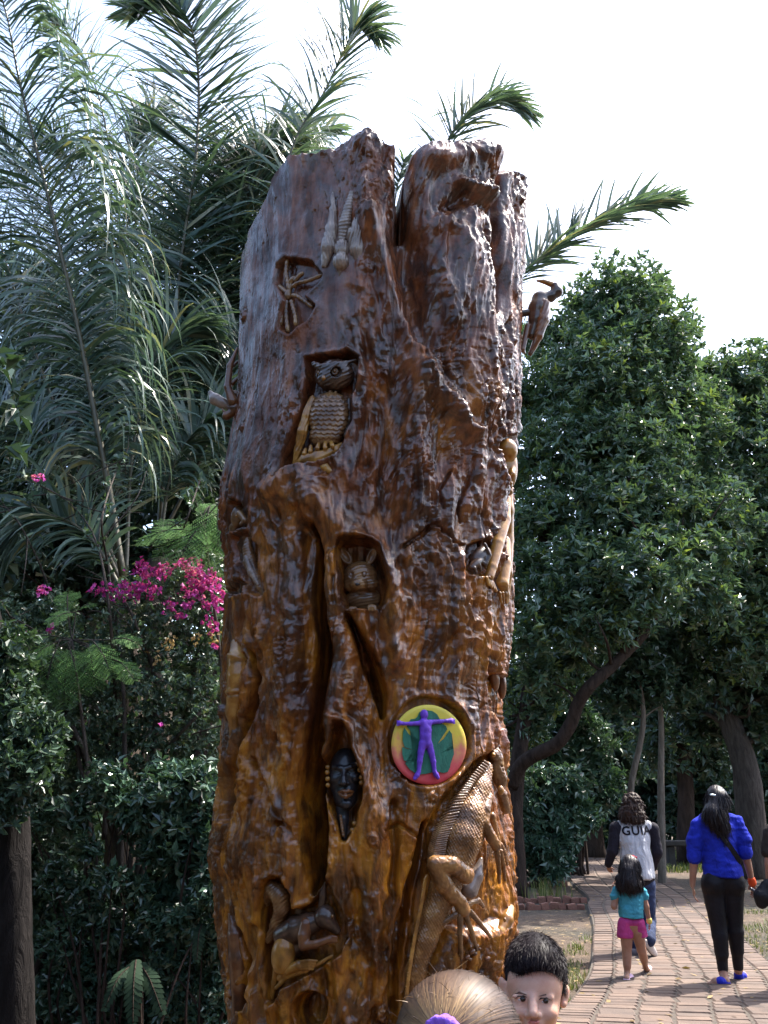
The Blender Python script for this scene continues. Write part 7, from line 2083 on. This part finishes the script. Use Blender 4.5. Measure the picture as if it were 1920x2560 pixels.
# ---- generic standing body (boy, fair child and the visitor at the edge: mostly outside the frame)
def standing(t, x, y, H, shirt, trousers, skin, adult=False, face=-1, h=0.008, shoe=None, neck=True):
    k = H / 1.65
    B = lambda a, b, c: np.array([x + a * H, y + b * H * face * -1, c * H])
    s = SDF(0.025 * k)
    s.ell(B(0, 0, .72), (.098 * H, .062 * H, .10 * H)); s.ell(B(0, 0, .60), (.085 * H, .06 * H, .09 * H)); s.ell(B(0, 0, .52), (.095 * H, .066 * H, .075 * H))
    s.cap(B(0, 0, .80), .034 * H, B(0, -.005, .86), .030 * H)
    for sg in (-1, 1):
        s.chain([B(sg * .105, 0, .795), B(sg * .135, .0, .63), B(sg * .14, -.03, .485)], [.032 * H, .025 * H, .016 * H], .012)
        hand(s, B(sg * .14, -.03, .485), B(sg * .138, -.045, .385), (-sg, 0, 0), H / 1.75, .3, 1)
        s.chain([B(sg * .052, 0, .50), B(sg * .055, -.005, .28), B(sg * .058, .01, .05)], [.056 * H, .036 * H, .022 * H], .015)
        s.cap(B(sg * .058, .01, .03), .024 * H, B(sg * .065, -.07, .018), .018 * H, .01)
    body = (s, B)
    sh = SDF(0.02 * k)
    sh.ell(B(0, 0, .715), (.112 * H, .078 * H, .11 * H)); sh.cap(B(-.08, 0, .785), .036 * H, B(.08, 0, .785), .036 * H); sh.cap(B(0, 0, .70), .088 * H, B(0, 0, .52), .092 * H)
    for sg in (-1, 1): sh.cap(B(sg * .10, 0, .79), .044 * H, B(sg * .13, 0, .69), .040 * H, .012)
    sh.plane(B(0, 0, .50), (0, 0, -1))
    sh.cap(B(0, 0, .80), .037 * H, B(0, -.01, .90), .037 * H, .004, '-')
    tr = SDF(0.02 * k)
    tr.ell(B(0, 0, .525), (.105 * H, .078 * H, .07 * H))
    for sg in (-1, 1): tr.chain([B(sg * .052, 0, .50), B(sg * .055, -.005, .28), B(sg * .058, .01, .07)], [.066 * H, .050 * H, .042 * H], .015)
    pobj('shirt', sh, h, shirt, t, folds(0.006 * k, (14, 14, 16), 2))
    pobj('trousers', tr, h, trousers, t, folds(0.006 * k, (14, 14, 16), 3))
    for sg in (-1, 1):
        so = SDF(.008); so.cap(B(sg * .058, .012, .022), .028 * H, B(sg * .066, -.08, .018), .024 * H); so.plane(B(0, 0, .001), (0, 0, -1))
        pobj('shoe', so, h, shoe or simple('dark_shoe', (.05, .045, .05), .6), t)
    return body
# ---- boy in front of the trunk
def boy():
    Y = 2.40
    c0 = P(1338, 2440, Y)
    x0, y0 = c0[0], Y + 0.02
    t = empty('person', (x0, y0, 0), 'dark-haired boy in a yellow shirt looking at the camera', 'person')
    H = 1.09
    body, B = standing(t, x0, y0, H, cloth('yellow_shirt', (0.36, 0.19, 0.05), .85), cloth('blue_shorts', (0.04, 0.06, 0.14)), SK_BOY)
    u = mpp(c0)
    Q = lambda x, y, dy=0.0: P(x, y, Y + dy)
    s = body; s.k = 0.012
    # head, features traced in photo pixels
    s.ell(Q(1338, 2430, .012), (70 * u, .088, 84 * u), None, .02)
    s.ell(Q(1335, 2505, -.018), (61 * u, .066, 78 * u), None, .02)
    s.ell(Q(1335, 2570, -.034), (34 * u, .034, 26 * u), None, .02)
    s.ell(Q(1334, 2460, -.030), (60 * u, .05, 40 * u), None, .02)
    for (ex, ey) in ((1304, 2497), (1361, 2502)):
        s.ell(Q(ex, ey, -.093), (21 * u, .013, 12 * u), None, .010, '-')
        s.ell(Q(ex, ey + 1, -.068), (17 * u, .014, 11.5 * u), None, .002)
        s.cap(Q(ex - 19, ey - 7, -.077), .0045, Q(ex + 19, ey - 7, -.077), .0045, .008)
        s.ell(Q(ex + (-4 if ex < 1330 else 6), ey + 30, -.066), (24 * u, .020, 18 * u), None, .015)
    s.chain([Q(1332, 2490, -.080), Q(1332, 2518, -.094), Q(1333, 2533, -.104)], [8 * u, 9 * u, 12 * u], .010)
    for sx in (-1, 1):
        s.ell(Q(1333 + sx * 13, 2538, -.091), (9 * u, .010, 8 * u), None, .006)
        s.ell(Q(1333 + sx * 7, 2545, -.098), (4 * u, .006, 3.4 * u), None, .002, '-')
    s.ell(Q(1335, 2556, -.078), (24 * u, .016, 12 * u), None, .008)
    # ears
    for ex, ey, sx in ((1259, 2470, -1), (1413, 2490, 1)):
        M_ = np.array(Matrix.Rotation(R(14 * sx), 3, 'Y') @ Matrix.Rotation(R(-28 * sx), 3, 'Z'))
        s.ell(Q(ex, ey, .015), (9 * u, .016, 27 * u), M_, .006)
        s.ell(Q(ex + sx * 1, ey - 2, -.002), (5 * u, .010, 17 * u), M_, .003, '-')
        s.ell(Q(ex - sx * 6, ey + 20, .010), (9 * u, .014, 9 * u), None, .006)
    pobj('body', s, 0.0042, SK_BOY, t, None, 1)
    EW = simple('eye_white', (0.42, 0.38, 0.36), 0.25, 0.05); IR = simple('dark_iris', (0.012, 0.007, 0.005), 0.12, 0.2, 60)
    LASH = simple('dark_lash', (0.015, 0.009, 0.008), 0.7)
    LIP = skin_mat('lips', (0.46, 0.16, 0.135)); BR = simple('dark_brow', (0.10, 0.055, 0.038), 0.8)
    for (ex, ey) in ((1304, 2497), (1361, 2502)):
        e = SDF(.001); e.ell(Q(ex, ey + 1, -.073), (14 * u, .0121, 5.4 * u))
        eo = pobj('eye', e, 0.0022, EW, t)
        e = SDF(.001); e.ell(Q(ex + 3, ey + 0.5, -.0815), (7.2 * u, .0056, 5.9 * u)); pobj('iris', e, 0.0016, IR, eo, None, 0)
        e = SDF(.002); e.chain([Q(ex - 18, ey + 1, -.078), Q(ex - 8, ey - 6.5, -.086), Q(ex + 6, ey - 7, -.087), Q(ex + 19, ey, -.078)], [.0010, .0015, .0015, .0010]); pobj('upper_lid', e, 0.0017, LASH, eo, None, 0)
    for ch in ([(1284, 2487, -.066), (1298, 2481, -.080), (1316, 2487, -.085)], [(1346, 2491, -.086), (1364, 2486, -.080), (1384, 2495, -.064)]):
        e = SDF(.002); e.chain([Q(*q) for q in ch], [.0010, .0022, .0016]); pobj('eyebrow', e, 0.0018, BR, t, None, 0)
    e = SDF(.002); e.chain([Q(1316, 2559, -.083), Q(1328, 2555, -.092), Q(1335, 2557, -.093), Q(1343, 2555, -.092), Q(1356, 2559, -.083)], [.002, .004, .0035, .004, .002]); e.chain([Q(1320, 2563, -.083), Q(1336, 2567, -.090), Q(1352, 2563, -.083)], [.002, .005, .002])
    pobj('lips', e, 0.002, LIP, t)
    # hair: a cap plus short strands
    hs = SDF(0.012)
    hs.ell(Q(1339, 2424, .022), (75 * u, .095, 86 * u)); hs.ell(Q(1339, 2412, -.02), (64 * u, .066, 60 * u)); hs.ell(Q(1339, 2470, .045), (74 * u, .075, 60 * u))
    hs.ell(Q(1334, 2530, -.110), (64 * u, .085, 76 * u), None, .004, '-')
    hs.plane(Q(1338, 2520, .06), (0, -.75, -1))
    V, Qd = hs.build(0.004); V = relax(V, Qd, 1)
    HB = leaf_mat('boy_black_hair', (0.006, 0.004, 0.006), (0.018, 0.012, 0.014), 0.0, 0.5, 0.12)
    cap_ = obj('hair', mesh_np('hair', V, Qd), HB, t)
    N = vnormals(V, Qd)
    g = np.random.default_rng(77)
    pick = g.integers(0, len(V), 13000)
    px, py = project(V[pick])
    crown_pt = Q(1345, 2350, .05)
    tang = unit(V[pick] - crown_pt); tang = unit(tang - N[pick] * (tang * N[pick]).sum(1, keepdims=True))
    d = unit(N[pick] * .22 + tang * .9 + g.normal(0, .16, (len(pick), 3)) + np.array([0.05, 0, -.05]))
    so = strands('hair_strands', V[pick] - N[pick] * .001, d, 0.019, 0.0009, 3, HB, cap_, g, 0.05)
    so['kind'] = 'stuff'
boy()
# ---- fair-haired child nearest the camera
def fair_child():
    Y = 1.44
    hc = P(1148, 2606, Y)
    x0, y0 = hc[0], Y
    t = empty('person', (x0, y0, 0), 'fair-haired child seen from behind with a purple hair tie', 'person')
    H = 1.22
    u = mpp(hc)
    body, B = standing(t, x0, y0, H, cloth('lilac_shirt', (0.42, 0.30, 0.5), .85), cloth('denim', (0.05, 0.07, 0.15)), SK_BOY, face=1)
    rad = np.array([158 * u, .104, 158 * u])
    s = body
    s.ell(hc, rad * .93, None, .02)
    s.cap(np.array([x0, y0, .80 * H]), .045, hc + [0, 0, -.06], .05)
    pobj('body', s, 0.008, SK_BOY, t, None, 1)
    HM, nt, b = nodes('fair_hair')
    at = nt.nodes.new('ShaderNodeAttribute'); at.attribute_name = 'rnd'
    nt.links.new(ramp(nt, at.outputs['Fac'], [(0.0, (0.035, 0.02, 0.015)), (0.35, (0.085, 0.05, 0.033)), (0.65, (0.21, 0.125, 0.06)), (1.0, (0.40, 0.27, 0.12))]), b.inputs['Base Color'])
    b.inputs['Roughness'].default_value = 0.5
    b.inputs['Specular IOR Level'].default_value = 0.3
    g = np.random.default_rng(5)
    hs = SDF(0.01); hs.ell(hc + [0, -.004, 0], rad * 1.0); hs.plane(hc + [0, 0, -.085], (0, .5, -1))
    V, Qd = hs.build(0.005)
    cap_ = obj('hair', mesh_np('hair', V, Qd, None, True, {'rnd': np.clip(0.22 + 0.14 * noise3(V * 60, 2), 0, 1)}), HM, t)
    tie = P(1108, 2556, Y)
    d0 = ray(1110, 2600); 
    # point of the tie on the head surface, towards the camera
    tt = np.linspace(1.0, 1.6, 600); pp = CAMP + d0[None, :] * tt[:, None]
    q = (((pp - hc) / rad) ** 2).sum(1)
    hit = np.nonzero(q < 1.0)[0]
    S = pp[hit[0]] if len(hit) else pp[np.argmin(q)]
    e1 = unit((S - hc) / rad)
    n = 15000
    e0 = unit(g.normal(size=(n, 3))); 
    e0 = e0[(e0[:, 2] > -.45)]
    n = len(e0)
    seg = 14
    rows_ = []; cols_ = []
    th = np.arccos(np.clip(e0 @ e1, -1, 1))
    lift = 1.0 + np.abs(g.normal(0.006, .006, n)) + (g.random(n) < .02) * g.uniform(0, .03, n)
    wav = g.normal(0, .018, (n, 3)) + .05 * np.stack([noise3(e0 * 7, 1), noise3(e0 * 7, 2), noise3(e0 * 7, 3)], 1)
    base_c = np.clip(g.normal(.5, .16, n) + .35 * noise3(e0 * 9, 7), 0, 1)
    prev = None
    for s_ in range(seg + 1):
        u_ = s_ / seg
        a = (np.sin((1 - u_) * th) / np.sin(th))[:, None] * e0 + (np.sin(u_ * th) / np.sin(th))[:, None] * e1
        a = unit(a + wav * math.sin(u_ * math.pi))
        p = hc + a * rad * (lift * (1 + .012 * math.sin(u_ * 3.14)))[:, None]
        rows_.append(p)
        ang_ = np.arccos(np.clip(a @ e1, -1, 1))
        cols_.append(np.clip(0.98 - ang_ * .68 + (base_c - .5) * .55, 0, 1))
    Pn = np.stack(rows_, 1); Cn = np.stack(cols_, 1)
    tan = unit(np.gradient(Pn, axis=1)); out_ = unit(Pn - hc)
    sd = np.cross(tan, out_) * 0.00042
    V = np.stack([Pn - sd, Pn + sd], 2).reshape(-1, 3)
    m_ = 2 * (seg + 1); b_ = (np.arange(n) * m_)[:, None]
    Qs = np.stack([b_ + 2 * np.arange(seg)[None, :] + a for a in (0, 1, 3, 2)], -1).reshape(-1, 4)
    so = obj('hair_strands', mesh_np('hair_strands', V, Qs, None, True, {'rnd': np.repeat(Cn.reshape(-1), 2)}), HM, cap_)
    so['kind'] = 'stuff'
    # flyaway wisps
    k = g.integers(0, n, 120)
    w_ = strands('wisps', Pn[k, 6], tan[k, 6] * .6 + out_[k, 6] * .5 + g.normal(0, .5, (120, 3)), 0.028, 0.0007, 6, HM, cap_, g, 0.06)
    w_['kind'] = 'stuff'
    nrm_ = unit(e1 / rad)
    a1 = unit(np.cross(nrm_, np.array([0, 0, 1.0]))); a2 = np.cross(nrm_, a1)
    tie_s = SDF(.004)
    for i_ in range(22):
        th0, th1 = i_ / 22 * 6.283, (i_ + 1) / 22 * 6.283
        rr_ = .022
        tie_s.cap(S + nrm_ * .006 + (a1 * math.cos(th0) + a2 * math.sin(th0)) * rr_,   .007, S + nrm_ * .006 + (a1 * math.cos(th1) + a2 * math.sin(th1)) * rr_, .007)
    pobj('hair_tie', tie_s, 0.0028, cloth('purple_hair_tie', (0.20, 0.09, 0.48), .9), t, lambda px, py, V: .003 * noise3(V * 180, 3))
    pt_ = SDF(.01); pt_.chain([S, S + nrm_ * .012 + [0, 0, -.012], S + nrm_ * .03 + [0, 0, -.07], S + nrm_ * .02 + [0, .01, -.17]], [.016, .018, .024, .008])
    V, Qd = pt_.build(.004); 
    obj('ponytail', mesh_np('ponytail', V, Qd, None, True, {'rnd': np.clip(.7 + .3 * noise3(V * np.array([150, 150, 25]), 4), 0, 1)}), HM, t)
fair_child()
# ---- visitor at the right edge, carrying a black bag
def edge_visitor():
    Y = 8.2
    c0 = P(1978, 2100, Y)
    t = empty('person', (c0[0], Y, 0), 'person in dark clothes cut off by the right edge of the picture', 'person', 'visitors on the brick path')
    body, B = standing(t, c0[0], Y, 1.6, cloth('dark_top', (0.03, 0.024, 0.022)), cloth('black_skirt_cloth', (0.013, 0.012, 0.014)), SK_TAN, face=1, h=0.01)
    s = body
    s.ell(B(0, 0, .935), (.047 * 1.6, .055 * 1.6, .065 * 1.6)); s.cap(B(0, 0, .82), .05, B(0, 0, .9), .048)
    pobj('body', s, 0.009, SK_TAN, t)
    h_ = SDF(.03); h_.ell(B(0, .012, .945), (.055 * 1.6, .062 * 1.6, .068 * 1.6)); h_.cap(B(0, .04, .92), .07, B(0, .05, .84), .07)
    pobj('hair', h_, .009, HAIR_BLK, t)
    sk = SDF(.02); sk.cap(B(0, 0, .56), .15, B(0, 0, .36), .19); sk.plane(B(0, 0, .26), (.12, 0, -1))
    pobj('skirt', sk, .01, cloth('black_skirt', (0.013, 0.012, 0.014)), t, folds(.012, (12, 12, 3), 4))
    bg_ = SDF(.02); bg_.chain([P(1912, 2212, Y - .05), P(1904, 2240, Y - .05), P(1903, 2256, Y - .05)], [.035, .062, .05])
    bg_.chain([P(1918, 2205, Y - .05), P(1918, 2245, Y - .05)], [.03, .06])
    o = sdf_obj('handbag', bg_, .008, cloth('black_bag_leather', (0.012, 0.011, 0.013), .5), None, folds(.006, (12, 12, 12), 5), 2)
    tag(o, 'black bag hanging at the right edge beside the woman in blue', 'bag')
edge_visitor()
# ---- stone bench in the clearing
def bench():
    b0 = G(1722, 2168)
    t = empty('stone_bench', (b0[0], b0[1], 0), 'low dark stone bench under the trees left of the woman in blue', 'bench')
    M_ = simple('dark_stone', (0.03, 0.027, 0.025), .9, .3, 8, .01)
    def bxm(name, c, d):
        s = SDF(.01); 
        v_ = np.array([(sx, sy, sz) for sx in (-1, 1) for sy in (-1, 1) for sz in (-1, 1)], float) * np.array(d) / 2 + np.array(c)
        q_ = [(0, 1, 3, 2), (4, 6, 7, 5), (0, 4, 5, 1), (2, 3, 7, 6), (0, 2, 6, 4), (1, 5, 7, 3)]
        o = obj(name, mesh_np(name, v_, q_, None, False), M_, t)
        bv = o.modifiers.new('bevel', 'BEVEL'); bv.width = .03; bv.segments = 2
    bxm('seat', (b0[0], b0[1], .62), (1.5, .7, .14)); bxm('leg', (b0[0] - .5, b0[1], .27), (.2, .5, .56)); bxm('leg', (b0[0] + .5, b0[1], .27), (.2, .5, .56))
bench()
